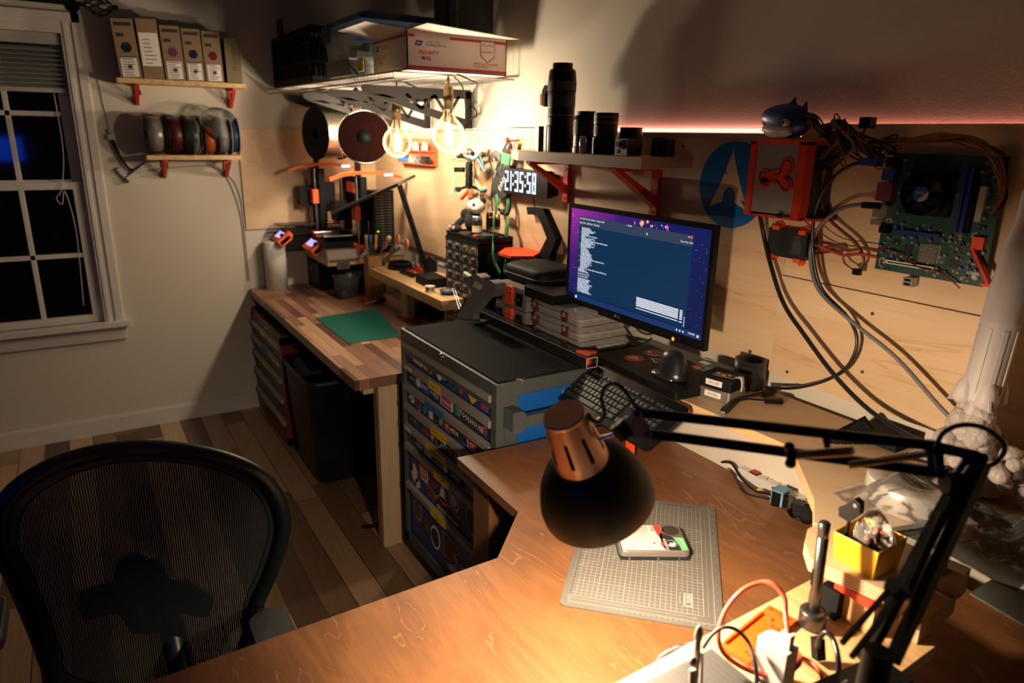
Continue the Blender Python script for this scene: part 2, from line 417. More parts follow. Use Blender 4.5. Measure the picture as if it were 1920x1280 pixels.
b.box(0.016, WY1+0.012, WZ0, 0.022, WY1+0.03, WZ1+cw, WHITE).box(0.016, WY1+0.05, WZ0, 0.024, WY1+cw-0.005, WZ1+cw, WHITE)
b.box(0.016, WY0, WZ1+0.05, 0.024, WY1+cw, WZ1+cw, WHITE)
b.obj('casing', win, bev=0.003)
b = MB(); b.box(-0.1, WY0-cw-0.03, WZ0-0.025, 0.055, WY1+cw+0.03, WZ0, WHITE).box(0, WY0-cw, WZ0-0.10, 0.018, WY1+cw, WZ0-0.025, WHITE)
b.obj('window_sill', win, bev=0.004)
def sash(z0, z1, x0, muntin):
    b = MB(); s = 0.05
    b.box(x0, WY1-s, z0, x0+0.03, WY1, z1, WHITE).box(x0, WY0, z0, x0+0.03, WY0+s, z1, WHITE)
    b.box(x0, WY0+s, z0, x0+0.03, WY1-s, z0+0.04, WHITE).box(x0, WY0+s, z1-0.035, x0+0.03, WY1-s, z1, WHITE)
    for y in (-1.80, -2.08):
        b.box(x0+0.004, y-0.011, z0+0.04, x0+0.026, y+0.011, z1-0.035, WHITE)
    zm = (z0+z1)/2-0.005
    b.box(x0+0.004, WY0+s, zm-0.011, x0+0.026, WY1-s, zm+0.011, WHITE)
    return b
sash(WZ0, 1.345, -0.045, 0).obj('lower_sash', win, bev=0.003)
sash(1.315, WZ1, -0.08, 0).obj('upper_sash', win, bev=0.003)
GLASS = mat('night_glass', (0.003, 0.004, 0.006), 0.03, spec=0.6, noise=0.0)
b = MB(); b.box(-0.036, WY0+0.05, WZ0+0.04, -0.032, WY1-0.05, 1.31, GLASS); b.box(-0.07, WY0+0.05, 1.355, -0.066, WY1-0.05, WZ1-0.035, GLASS)
b.obj('window_panes', win)
BLIND = mat('blind_slat', (0.42, 0.42, 0.38), 0.5)
b = MB()
b.box(-0.05, WY0+0.005, WZ1-0.05, -0.005, WY1-0.005, WZ1-0.002, BLIND)
for i in range(9):
    z = WZ1-0.07-i*0.021
    M = frame_of((-0.028, WY0+0.01, z), (0, 1, 0), (math.sin(0.5), 0, math.cos(0.5)))
    b.box(0, -0.02, -0.001, WY1-WY0-0.02, 0.02, 0.001, BLIND, M)
b.box(-0.04, WY0+0.01, 1.765, -0.012, WY1-0.01, 1.785, BLIND)
b.obj('window_blind', win)
b = MB(); b.wire([(-0.008, -1.60, 1.76), (-0.006, -1.60, 1.5), (-0.004, -1.63, 1.32), (-0.004, -1.66, 1.27), (-0.004, -1.64, 1.24), (-0.004, -1.62, 1.3), (-0.004, -1.60, 1.1), (-0.004, -1.62, 0.72)], 0.0018, WHITEP, 6)
b.obj('blind_cord', win)
t = thing('curtain_rod', 'black curtain rod with a wire cage finial above the window', 'curtain rod', (0.08, -1.9, 2.16))
b = MB(); b.cyl((0.08, RY+1.0, 2.17), (0.08, -1.43, 2.155), 0.011, BLACKM); b.obj('rod', t)
b = MB()
for k in range(8):
    a = 2*PI*k/8
    b.wire([V((0.08, -1.43, 2.155))+V((math.cos(a+u*1.6)*0.045*math.sin(PI*u), u*0.13, math.sin(a+u*1.6)*0.045*math.sin(PI*u))) for u in (0, 0.17, 0.33, 0.5, 0.67, 0.83, 1)], 0.003, BLACKM, 6, 4)
b.ball((0.08, -1.295, 2.155), 0.012, BLACKM)
b.obj('finial', t)
b = MB(); b.cyl((0.0, -1.47, 2.155), (0.08, -1.47, 2.155), 0.007, BLACKM).cyl((0, -1.47, 2.155), (0.006, -1.47, 2.155), 0.03, BLACKM); b.obj('wall_bracket', t)
b = MB(); b.box(0, -0.782, 1.07, 0.012, -0.001, 1.615, PLY); tag(b.obj('plywood_sheet', bev=0.001), 'pale plywood panel screwed to the left wall below the filament shelves', 'wall panel')
b = MB(); b.box(0.012, 0.0, 0.995, 2.975, YW-.001, 1.611, PLY)
for x, z in ((1.3, 1.58), (2.57, 1.585), (2.9, 1.03), (0.6, 1.03), (2.2, 1.58)): b.cyl((x, 0, z), (x, -0.0015, z), 0.005, DSTEEL)
p = b.obj('plywood_sheet'); tag(p, 'long pale plywood panel along the back wall holding shelf and clock', 'wall panel')
b = MB(); b.box(2.976, 0.0, 1.266, 4.6, .007, 1.648, PLY); tag(b.obj('plywood_sheet'), 'upper plywood panel behind the bare circuit board and drive', 'wall panel')
b = MB(); b.box(2.976, -0.006, 0.99, 4.6, YW-.001, 1.264, PLY)
for px, py in ((1476, 697), (1636, 588), (1617, 697)):
    q = Yp(px, py, -0.006); b.cyl(q, q+V((0, -0.0015, 0)), 0.004, DSTEEL)
tag(b.obj('plywood_sheet'), 'lower plywood panel behind the hanging black cables', 'wall panel')
b = MB(); b.box(0.03, -0.004, 1.612, 2.975, YW-.001, 1.6175, mat('alu_trim', (0.5, 0.47, 0.42), 0.4, 0.6)); b.box(.03, -.004, 1.6175, 2.975, -.0025, 1.6245, MATS['alu_trim']); b.obj('trim_1', kind='structure')
LED = glow('led_strip_glow', (1.0, 0.30, 0.24), 5.0)
b = MB(); b.box(1.75, 0.0085, 1.6176, 4.6, 0.0165, 1.622, LED)
for i in range(58):
    x = 1.76+i*0.049; b.box(x, 0.009, 1.622, x+0.006, 0.0155, 1.6245, LED)
E2 = b
tag(E2.obj('led_strip'), 'pinkish red light strip lying along the top of the plywood panels', 'light strip')
for xx in range(5):
    l = bpy.data.lights.new('led_strip_light', 'AREA'); l.shape = 'RECTANGLE'; l.size = 0.55; l.size_y = 0.006; l.energy = 0.24 if xx < 2 else 0.13; l.color = (1, 0.36, 0.28)
    o = bpy.data.objects.new('led_strip_light', l); C.objects.link(o); o.location = (2.05+0.55*xx, 0.0125, 1.628); o.rotation_euler = (PI-0.35, 0, 0)
b = MB(); q = Yp(976, 275, 0)
b.box(q.x-0.02, -0.002, q.z-0.045, q.x+0.02, 0, q.z+0.045, mat('almond_plate', (0.55, 0.42, 0.16), 0.5)).box(q.x-0.008, -0.003, q.z-0.028, q.x+0.008, -0.001, q.z-0.002, BLACK)
b.box(q.x-0.095, -0.0012, q.z+0.072, q.x+0.1, 0, q.z+0.075, BLACK).box(q.x-0.097, -0.0012, q.z-0.12, q.x-0.095, 0, q.z+0.072, BLACK)
tag(b.obj('wall_outlet'), 'small almond socket set in a square cut-out left of the lens shelf', 'wall outlet')
b = MB(); poly = [(2.60, -0.784), (2.925, -0.79), (3.06, -0.925), (3.073, -1.6), (3.08, -2.9), (3.98, -2.9), (3.98, -0.17), (2.63, -0.17)]
dk = thing('corner_desk', 'large L-shaped stained birch desk top with a cut-off inner corner', 'desk', (3.3, -0.8, 0))
b.prism(poly, 0.025, DESK, TRN((0, 0, 0.735)), side=DESKE); b.obj('desk_top', dk, bev=0.0015)
b = MB(); b.box(2.66, -0.765, 0.0, 2.745, -0.68, 0.734, mat('brown_post', '#5b3d22', 0.5, stretch=(8, 8, 1), noise=0.25)); b.obj('leg', dk, bev=0.003)
b = MB(); b.box(2.76, -0.62, 0.0, 2.785, -0.2, 0.734, PINE); b.obj('side_panel', dk)
b = MB(); b.box(3.12, -2.85, 0.0, 3.205, -2.765, 0.734, PINE); b.obj('leg', dk)
b = MB(); b.box(3.86, -2.85, 0.0, 3.945, -2.765, 0.734, PINE); b.obj('leg', dk)
b = MB(); b.box(3.86, -0.3, 0.0, 3.945, -0.215, 0.734, PINE); b.obj('leg', dk)
b = MB(); b.box(3.10, -0.3, 0.0, 3.185, -0.215, 0.734, PINEV); b.obj('leg', dk)
rs = thing('desk_riser', 'raised plywood ledge over a white board running along the back wall', 'shelf', (3.0, -0.15, 0.76))
pts = [(1.86, -0.002), (1.86, -0.315), (2.60, -0.315)]
pts = [(2.60, 0.0), (2.60, -0.272), (3.262, -0.262), (3.44, -0.43), (3.49, -0.50), (3.545, -0.50), (3.60, -0.28), (4.2, -0.28), (4.2, -0.0)]
b = MB(); b.prism([(x, y-0.013) for x, y in pts], 0.026, PLY, TRN((0, 0, 0.919)), side=stripes('pine_edge', '#c79d6c', '#d9b786', 150, 'z', 0.6, 0.3)); b.obj('top_board', rs, bev=0.001)
WB = mat('white_melamine', (0.68, 0.62, 0.53), 0.5, noise=0.03)
b = MB(); b.box(2.60, -0.185, 0.7601, 3.34, -0.170, 0.919, WB)
b.obj('white_board', rs)
b = MB(); b.prism([(3.540, -0.53), (3.742, -0.555), (3.775, -1.5), (3.565, -1.5)], 0.02, PINE, TRN((0, 0, 0.86)), side=mat('pale_edge', (0.68, 0.58, 0.42), 0.5))
wb_ = thing('pine_riser', 'pale pine riser board on the right desk wing under the orange tray and pen stand', 'shelf', (3.65, -1.0, 0.76)); b.obj('board', wb_, bev=0.001)
for y in (-.56, -1.0, -1.44):
    b = MB(); b.box(3.60, y-.02, .7603, 3.72, y, .8598, PINE); b.obj('support', wb_)
TX0, TX1, TY0, TY1, TZ = 1.906, 2.585, -0.652, -0.05, 0.945
TG = mat('grey_painted_steel', (0.050, 0.062, 0.062), 0.38, noise=0.15, nscale=14)
TBL = mat('blue_drawer_steel', (0.004, 0.032, 0.16), 0.35, noise=0.1)
TBL2 = mat('blue_side_panel', (0.004, 0.08, 0.32), 0.35, noise=0.06)
TRIM = mat('drawer_pull_aluminium', (0.30, 0.27, 0.235), 0.42, 0.25, noise=0.06)
tb = thing('tool_cabinet', 'grey rolling tool cabinet with sticker covered blue drawers and black mat top', 'tool cabinet', (2.24, -0.35, 0))
b = MB()
fx0, fx1 = TX0+0.022, TX1-0.03
b.box(TX0, TY0, 0.085, fx0, TY0+0.03, 0.86, TG).box(fx1, TY0, 0.085, TX1, TY0+0.03, 0.86, TG)
b.box(TX0, TY0+0.03, 0.085, TX0+0.003, TY1, 0.86, TG).box(TX1-0.003, TY0+0.03, 0.085, TX1, TY1, 0.86, TG)
b.box(TX0, TY1-0.003, 0.085, TX1, TY1, 0.86, TG).box(TX0, TY0, 0.085, TX1, TY1, 0.125, TG)
b.box(TX0, TY0, 0.86, TX1, TY1, TZ-0.004, TG)
b.obj('body', tb, bev=0.006, seg=3)
b = MB(); b.box(TX0+0.012, TY0+0.012, TZ-0.004, TX1-0.012, TY1-0.01, TZ, mat('black_rubber_mat', (0.004, 0.006, 0.0065), 0.7, noise=0.5, nscale=9, bump=0.3, spec=.06)); b.obj('top_mat', tb)
b = MB(); q = Yp(828, 668, TY0); b.cyl(q, q+V((0, -0.004, 0)), 0.012, STEEL, n=20).cyl(q+V((0, -0.004, 0)), q+V((0, -0.008, 0)), 0.008, DSTEEL); b.box(q.x-0.0012, TY0-0.0085, q.z-0.005, q.x+0.0012, TY0-0.007, q.z+0.005, BLACK); b.obj('lock', tb)
b = MB(); WORN = mat('bare_worn_metal', (0.35, 0.33, 0.28), 0.5, 0.5, noise=0.5)
for (px, py, f, n) in ((891, 704, 'y', 9), (975, 713, 'x', 14)):
    for k in range(n):
        q = Yp(px+random.gauss(0, 6), py+random.gauss(0, 2.5), TY0-0.0006) if f == 'y' else Xp(px+random.gauss(0, 6), py+random.gauss(0, 2), TX1+0.0006)
        r = random.uniform(0.0008, 0.003)
        if f == 'y': b.add([q+V((a, 0, c)) for a, c in circ(r, 6)], [list(range(6))], WORN)
        else: b.add([q+V((0, a, c)) for a, c in circ(r, 6)], [list(range(6))], WORN)
b.obj('worn_spots', tb)
pulls = [0.905, 0.826, 0.746, 0.666, 0.586, 0.508, 0.348]
bott = pulls[1:]+[0.13]
STK = {'w': PAPER, 'k': INK, 'r': mat('sticker_red', (0.42, 0.03, 0.02), 0.5), 'y': mat('sticker_yellow', (0.70, 0.42, 0.02), 0.5), 'b': mat('sticker_blue', (0.02, 0.12, 0.40), 0.5),
       'g': mat('sticker_green', (0.04, 0.28, 0.12), 0.5), 'o': mat('sticker_orange', (0.55, 0.14, 0.02), 0.5), 't': mat('sticker_teal', (0.03, 0.28, 0.30), 0.5), 'n': mat('sticker_brown', (0.12, 0.04, 0.02), 0.5), 's': mat('sticker_grey', (0.25, 0.25, 0.25), 0.5), 'p': mat('sticker_purple', (0.15, 0.05, 0.22), 0.5)}
def sticker(b, u, v, w, h, kind, c1, c2=None, txt=None, rot=0.0, tc='w'):
    """u,v centre on the drawer front (m), shape and lettering"""
    M = face_y(u, TY0+0.0085, v) @ Matrix.Rotation(rot, 4, 'Z')
    if kind == 'rect': o = rrect(w, h, min(w, h)*0.12, 2)
    elif kind == 'round': o = circ(0.5, 22, sx=w, sy=h)
    elif kind == 'hex': o = circ(0.5, 6, sx=w, sy=h, a0=PI/6)
    elif kind == 'oct': o = circ(0.5, 8, sx=w, sy=h, a0=PI/8)
    elif kind == 'tri': o = [(-w/2, -h/2), (w/2, -h/2), (0, h/2)]
    elif kind == 'dia': o = [(-w/2, 0), (0, -h/2), (w/2, 0), (0, h/2)]
    elif kind == 'gem': o = [(-w/2, h*.2), (-w*.3, h/2), (w*.3, h/2), (w/2, h*.2), (0, -h/2)]
    else: o = [(w*0.5*(1+0.28*math.sin(5*t+u*40))*math.cos(t), h*0.5*(1+0.28*math.cos(3*t+v*50))*math.sin(t)) for t in [2*PI*i/20 for i in range(20)]]
    if c2:
        b.prism([(x*1.0, y*1.0) for x, y in o], 0.0004, STK[c1], M)
        b.prism([(x*0.84, y*0.82) for x, y in o], 0.0007, STK[c2], M)
    else: b.prism(o, 0.0005, STK[c1], M)
    if txt:
        s = min(h*0.55, w/(0.62*max(1, len(txt))))
        b.text(txt, s, M @ TRN((0, -s*0.35, 0.001)), STK[tc], 'CENTER', bold=0.0004)
W = fx1-fx0
rows = [
 [(.06,.03,.03,'rect','k','n'),(.17,.085,.022,'rect','w',None,'BE YE EVER','r'),(.265,.03,.032,'tri','o','y'),(.325,.036,.036,'round','y','n'),(.44,.045,.05,'oct','b','w'),(.50,.048,.026,'rect','k',None,'RUN',),(.505,.04,.02,'rect','b',None,'K8S'),(.60,.04,.03,'blob','t','k'),(.68,.034,.034,'rect','k','r'),(.80,.085,.06,'gem','y',None,'!','k'),(.92,.05,.034,'rect','b','r')],
 [(.05,.04,.036,'blob','n','k'),(.09,.05,.02,'rect','k',None,'AKMON'),(.17,.05,.04,'round','s','w'),(.245,.08,.034,'rect','b',None,'LINUX'),(.36,.05,.026,'rect','k',None,'NOPE'),(.40,.05,.03,'round','k','s'),(.52,.10,.036,'rect','w','r','PATIENCE'),(.645,.045,.04,'rect','k','g'),(.79,.17,.052,'rect','k',None,'TOOLHOUSE'),(.92,.03,.03,'rect','b','r')],
 [(.07,.05,.03,'blob','w',None,'dB','k'),(.16,.05,.045,'blob','s','n'),(.255,.04,.045,'round','k','t'),(.325,.035,.045,'rect','o','w'),(.40,.05,.045,'blob','g','k'),(.455,.036,.036,'round','k','s'),(.525,.045,.04,'rect','r',None,'I/I'),(.61,.07,.04,'rect','k',None,'METAL'),(.70,.07,.034,'rect','b','k'),(.80,.07,.038,'rect','w','r','CO'),(.91,.10,.028,'rect','k',None,'FUSE')],
 [(.06,.045,.03,'round','k','n'),(.11,.02,.025,'rect','b',None,'7'),(.19,.035,.035,'round','t','k'),(.27,.045,.045,'blob','r',None),(.34,.05,.05,'gem','o','y'),(.42,.05,.05,'round','w','k'),(.49,.04,.04,'blob','b','t'),(.56,.05,.05,'blob','n','r'),(.68,.05,.04,'rect','b','w'),(.78,.06,.04,'round','r','n'),(.90,.06,.04,'blob','g','t')],
 [(.08,.07,.03,'blob','s','k'),(.18,.05,.026,'blob','w','s'),(.28,.07,.036,'rect','g','w'),(.40,.10,.03,'rect','s',None,'SEATTLE','k'),(.50,.04,.04,'round','k','w'),(.62,.14,.034,'rect','k',None,'GNOME'),(.74,.10,.04,'rect','s',None,'CREEK','k'),(.86,.06,.036,'rect','k','o')],
]
for i, (zt, zb) in enumerate(zip(pulls, bott)):
    b = MB()
    b.box(fx0, TY0+0.009, zb+0.004, fx1, TY0+0.20, zt-0.004, TBL)
    if i < 5:
        for st in rows[i]:
            u, ww, hh, kind, c1, c2 = st[:6]; tx = st[6] if len(st) > 6 else None; tc = st[7] if len(st) > 7 else ('w')
            if c2 in ('w',) and len(st) <= 7: tc = 'k'
            sticker(b, fx0+u*W, (zt-0.026+zb)/2, ww*0.9, min(hh, 0.046), kind, c1, c2, tx, random.uniform(-.06, .06), tc)
    elif i == 5:
        m_ = lambda u: fx0+u*W
        zc = (zt-0.026+zb)/2
        sticker(b, m_(.07), zc+.038, .035, .035, 'blob', 'n'); sticker(b, m_(.09), zc-.02, .06, .085, 'blob', 'r', 'w'); sticker(b, m_(.13), zc-.045, .05, .045, 'blob', 't', 'w')
        sticker(b, m_(.22), zc+.028, .065, .075, 'rect', 'w', 'o', 'L|S'); sticker(b, m_(.35), zc+.03, .045, .05, 'blob', 'r', 'n')
        sticker(b, m_(.33), zc-.035, .11, .034, 'blob', 'o', 'n', None, -.3)
        b.prism([(-.03, -.04), (.022, -.04), (.002, .045)], .0006, PAPER, face_y(m_(.465), TY0+.0085, zc+.025))
        sticker(b, m_(.60), zc+.028, .075, .08, 'oct', 'w', 'b'); b.prism(circ(.022, 12), .0012, PAPER, face_y(m_(.60), TY0+.0085, zc+.028))
        M = face_y(m_(.50), TY0+.0085, zc-.045); b.prism([(-.09, -.02), (.11, -.02), (.10, .014), (.05, .006), (.02, .022), (-.02, .008), (-.05, .026), (-.08, .006)], .0009, STK['k'], M)
        b.prism([(-.09, .006), (-.05, .032), (-.02, .014), (.02, .03), (.1, .02), (.105, .026), (.02, .04), (-.05, .042), (-.095, .014)], .0006, STK['o'], M)
        b.text('GRAND TETON', .022, M @ TRN((.01, -.015, .0014)), PAPER, 'CENTER', bold=.0006)
        sticker(b, m_(.80), zc+.015, .085, .10, 'round', 's', 'k'); sticker(b, m_(.90), zc, .05, .085, 'round', 'r', 's'); sticker(b, m_(.96), zc-.02, .035, .06, 'rect', 'b', 'n')
        sticker(b, m_(.87), zc-.05, .06, .03, 'blob', 'b', 'r')
    else:
        m_ = lambda u: fx0+u*W; zc = (zt-0.026+zb)/2
        sticker(b, m_(.12), zc+.03, .075, .09, 'round', 's', 'n'); sticker(b, m_(.25), zc+.01, .07, .07, 'rect', 'k', 'n'); sticker(b, m_(.36), zc-.005, .075, .09, 'round', 'w', 'k')
        sticker(b, m_(.53), zc+.01, .09, .10, 'rect', 's', 'n'); sticker(b, m_(.60), zc-.055, .11, .05, 'blob', 's', 'w')
        sticker(b, m_(.74), zc-.01, .17, .075, 'rect', 's', 'k', 'DENVER'); sticker(b, m_(.92), zc, .06, .07, 'blob', 'b', 's')
    d = b.obj('drawer', tb, label='blue drawer front covered with stickers')
    b = MB(); b.prism([(0, 0), (-0.016, -0.004), (-0.016, -0.024), (0.0, -0.026)], W, TRIM, frame_of((fx0, TY0+0.009, zt), (0, 1, 0), (1, 0, 0)) @ Matrix.Scale(1, 4, (1, 0, 0)))
    tp = {0: [], 1: [('w', .09, .10, ''), ('y', .43, .15, 'Cables/Tuning')], 2: [('b', .42, .24, 'Breakout / Components')], 3: [('y', .47, .19, 'Screw & Glue')], 4: [('w', .06, .09, ''), ('y', .43, .26, 'Batteries')], 5: [('y', .50, .20, 'Paint')], 6: [('y', .45, .20, 'Power')]}[i]
    b.obj('pull', d, bev=0.001)
    if tp:
        for c, u, ww, tx in tp:
            b = MB()
            M = face_y(fx0+u*W, TY0-0.0072, zt-0.0145)
            hh = 0.030 if c == 'y' else (0.026 if c == 'b' else 0.014)
            b.prism([(-ww*W/2, -hh/2), (ww*W/2-0.004, -hh/2), (ww*W/2, hh/2), (-ww*W/2+0.003, hh/2)], 0.0004, {'y': YELLOW, 'b': mat('blue_tape', (0.02, 0.16, 0.38), 0.6), 'w': PAPER}[c], M)
            if tx: b.text(tx, min(0.018, ww*W/len(tx)/0.55), M @ TRN((0, -0.005, 0.0007)), INK, 'CENTER')
            b.obj('tape_label', d)
b = MB(); b.box(TX1, -0.58, 0.60, TX1+0.0015, -0.12, 0.90, TBL2); b.obj('side_panel', tb, label='bright blue inset panel')
b = MB(); M = frame_of((TX1+0.0016, -0.345, 0.862), (0, 1, 0), (1, 0, 0))
b.prism(rrect(.16, .05, .004), .0004, PAPER, M); b.prism([(-.078, .004), (.078, .004), (.078, .0225), (-.078, .0225)], .0006, mat('label_buff', (.6, .5, .36), .6), M)
b.text('Caution', .017, M @ TRN((-.075, .008, .0008)), REDINK, bold=.0005); b.text('Tune Safety First', .011, M @ TRN((-.02, .009, .0008)), INK)
for k in range(6): b.prism([(-.07+k*.024, -.02), (-.056+k*.024, -.02), (-.056+k*.024, 0), (-.062+k*.024, .001), (-.07+k*.024, -.006)], .0007, STK['n'], M)
b.obj('caution_label', tb)
b = MB(); hz = 0.842
for y in (-0.60, -0.12):
    b.prism([(-.022, -.03), (.0, -.036), (.02, -.03), (.022, .02), (.01, .03), (-.022, .03)], 0.052, TG, frame_of((TX1, y-.006, hz), (0, 1, 0), (1, 0, 0)))
b.bar((TX1+0.040, -0.60, hz-0.005), (TX1+0.040, -0.12, hz-0.005), 0.022, 0.034, TG)
b.obj('push_handle', tb, bev=0.006, seg=3)
b = MB()
for x in (TX0+0.07, TX1-0.07): b.box(x-.022, TY0+.05, .02, x+.022, TY0+.055, .085, DSTEEL).cyl((x-.012, TY0+.08, .042), (x+.012, TY0+.08, .042), .042, BLACKM, n=20).box(x-.02, TY0+.04, .075, x+.02, TY0+.13, .086, DSTEEL)
for x in (TX0+0.07, TX1-0.07): b.cyl((x-.012, TY1-.08, .042), (x+.012, TY1-.08, .042), .042, BLACKM, n=20)
b.obj('caster', tb)
b = MB(); b.box(TX0-0.012, TY0+0.02, 0.80, TX0-0.001, TY0+0.12, 0.90, DGREY); b.obj('side_hook', tb)
b = MB(); ACR = clearmat('smoked_acrylic', (0.03, 0.03, 0.03), 0.45, 0.05)
EDG = mat('acrylic_edge', (0.45, 0.42, 0.38), 0.2)
for (y0, y1, z0, z1) in ((-0.352, -0.310, TZ+.0005, TZ+.0035), (-0.352, -0.349, TZ+.0035, TZ+.030), (-0.313, -0.310, TZ+.0035, TZ+.030), (-0.352, -0.310, TZ+.030, TZ+.033)):
    b.box(1.915, y0, z0, 2.60, y1, z1, ACR)
for x in (2.60,):
    for (y0, y1, z0, z1) in ((-.352, -.310, TZ+.0005, TZ+.0025), (-.352, -.350, TZ, TZ+.033), (-.312, -.310, TZ, TZ+.033), (-.352, -.310, TZ+.031, TZ+.033)): b.box(x, y0, z0, x+.001, y1, z1, EDG)
b.box(1.915, -.352, TZ+.0325, 2.60, -.3505, TZ+.0335, EDG)
tag(b.obj('acrylic_channel'), 'long clear smoked acrylic channel lying on the cabinet top in front of the boxes', 'channel')
CLR = clearmat('clear_box_plastic', (0.62, 0.58, 0.53), 0.30, 0.18)
MAR = mat('maroon_latch', (0.09, 0.012, 0.012), 0.4)
SMK = clearmat('grey_clear_plastic', (0.30, 0.28, 0.27), 0.50, 0.3)
def clear_box(x0, x1, y0, y1, z, h, lab, inset=0.0):
    t = thing('parts_box', lab, 'parts box', ((x0+x1)/2, (y0+y1)/2, z), group='clear parts boxes on the cabinet')
    b = MB(); cx, cy = (x0+x1)/2, (y0+y1)/2; w, d = x1-x0, y1-y0
    for (zz, hh, g) in ((z+.0008, h*.5, 0.006), ):
        o = rrect(w-2*g, d-2*g, .015, 3, cx, cy); i = rrect(w-2*g-.006, d-2*g-.006, .012, 3, cx, cy)
        b.prism(o, .002, CLR, TRN((0, 0, zz)))
        n = len(o); v = [(p[0], p[1], zz) for p in o]+[(p[0], p[1], zz+hh) for p in o]
        b.add(v, [(k, (k+1) % n, n+(k+1) % n, n+k) for k in range(n)], CLR)
    b.obj('tray', t)
    b = MB()
    o = rrect(w, d, .018, 3, cx, cy); n = len(o)
    v = [(p[0], p[1], z+h*.46) for p in o]+[(p[0], p[1], z+h*.62) for p in o]+[((p[0]-cx)*.97+cx, (p[1]-cy)*.96+cy, z+h*.66) for p in o]+[((p[0]-cx)*.93+cx, (p[1]-cy)*.90+cy, z+h) for p in o]
    b.add(v, [(j*n+k, j*n+(k+1) % n, (j+1)*n+(k+1) % n, (j+1)*n+k) for j in range(3) for k in range(n)]+[[3*n+k for k in range(n)]], CLR)
    b.obj('lid', t)
    b = MB()
    for k in range(1, 5): b.box(x0+.01, y0+k*d/5, z+.004, x1-.01, y0+k*d/5+.0015, z+h*.48, CLR)
    for k in range(1, 3): b.box(x0+k*w/3, y0+.01, z+.004, x0+k*w/3+.0015, y1-.01, z+h*.48, CLR)
    b.obj('divider', t)
    for u in (.16, .74):
        xx = x0+u*w; b = MB()
        b.box(xx-.011, y0-.006, z+h*.12, xx+.011, y0, z+h*.72, MAR).box(xx-.006, y0-.009, z+h*.50, xx+.006, y0-.006, z+h*.80, CLR)
        b.box(xx-.013, y0-.008, z+h*.10, xx-.010, y0+.002, z+h*.78, MAR).box(xx+.010, y0-.008, z+h*.10, xx+.013, y0+.002, z+h*.78, MAR)
        b.obj('latch', t, bev=.001)
    return t
X0 = 2.20
clear_box(X0+.005, X0+.295, -.295, -.085, TZ+.001, .040, 'bottom clear box of the maroon latched stack beside the orange bracket')
clear_box(X0, X0+.29, -.295, -.08, TZ+.042, .046, 'middle clear box of the maroon latched stack on the grey cabinet')
clear_box(X0-.005, X0+.285, -.295, -.085, TZ+.089, .044, 'topmost clear box of the maroon latched stack below the monitor')
def latch_box(z, h, lab):
    x0, x1, y0, y1 = 1.985, 2.185, -.300, -.09
    t = thing('organizer_box', lab, 'parts box', ((x0+x1)/2, (y0+y1)/2, z), group='latched organizer boxes beside the clear stack')
    b = MB(); b.box(x0, y0, z+.0005, x1, y1, z+h*.48, SMK).box(x0+.004, y0+.004, z+.002, x1-.004, y1-.004, z+h*.44, mat('parts_in_box', (0.22, 0.16, 0.14), .7, noise=.6, nscale=60)); b.obj('tray', t, bev=.004)
    b = MB(); b.box(x0-.002, y0-.003, z+h*.5, x0+.065, y1, z+h-.001, SMK).box(x0+.067, y0-.001, z+h*.5, x0+.128, y1, z+h-.001, SMK).box(x0+.130, y0-.003, z+h*.5, x1+.002, y1, z+h-.001, SMK); b.obj('lid', t, bev=.006)
    for u, m, w_ in ((.16, BLACK, .030), (.50, ORANGE, .046), (.84, BLACK, .032)):
        xx = x0+u*.2; b = MB(); b.box(xx-w_/2, y0-.012, z+h*.2, xx+w_/2, y0-.004, z+h*.66, m).box(xx-w_/2+.002, y0-.012, z+h*.62, xx+w_/2-.002, y0+.012, z+h*.8 if m is BLACK else z+h*.98, m)
        b.box(xx-w_/2+.006, y0-.0135, z+h*.5, xx+w_/2-.006, y0-.012, z+h*.56, DGREY if m is BLACK else RED)
        b.obj('latch', t, label='orange latch' if m is ORANGE else 'black latch', bev=.0015)
latch_box(TZ+.001, .072, 'lower grey organizer box with orange middle latch left of the clear stack')
latch_box(TZ+.074, .078, 'upper grey organizer box with orange middle latch under the rounded black case')
b = MB(); cx, cy, cz = 2.065, -.155, TZ+.154
for (r0, z0, z1, s0, s1) in ((0, 0, .024, .94, 1.0), (0, .026, .050, 1.0, .95)):
    rs_ = []
    for (s, z) in ((s0, z0), ((s0+s1)/2+.01, (z0+z1)/2), (s1, z1)):
        rs_.append([V((cx+x*s, cy+y*s, cz+z)) for x, y in rrect(.27, .20, .055, 6)])
    if z0 > 0:
        rs_ += [[V((cx+x*.9, cy+y*.86, cz+.056)) for x, y in rrect(.27, .20, .055, 6)], [V((cx+x*.6, cy+y*.5, cz+.059)) for x, y in rrect(.27, .20, .055, 6)]]
    b.rings(rs_, BLACKM)
b.tube([V((cx+x*1.005, cy+y*1.005, cz+.025)) for x, y in rrect(.27, .20, .055, 6)], .002, DGREY, 6, True)
tag(b.obj('zip_case'), 'rounded black zip case lying on the grey organizer boxes', 'case')
b = MB(); zb = TZ+.1345; M = frame_of((2.15, -.305, zb), (1, 0, 0), (0, 0, 1))
b.prism([(0, 0.035), (.03, .0), (.20, 0), (.20, .19), (0, .19)], .032, BLACK, M)
b.tube([(2.15, -.27, zb+.032), (2.18, -.305, zb+.032), (2.18, -.305, zb+.001)], .0012, GREY, 5)
tag(b.obj('flat_box', bev=.001), 'flat black box with a cut corner lying on the clear stack below the monitor', 'box')
b = MB(); q = Zp(1100, 678, TZ+.002); M = face_z(q.x-.028, q.y-.028, TZ+.001, -.15)
b.prism([(0, .006), (.012, 0), (.050, .012), (.056, .018), (.030, .062), (.022, .062)], .034, ORANGE, M)
for c in ((.020, .020), (.036, .024), (.028, .040)): b.cyl(M @ V((c[0], c[1], .0335)), M @ V((c[0], c[1], .0345)), .005, RED, n=10)
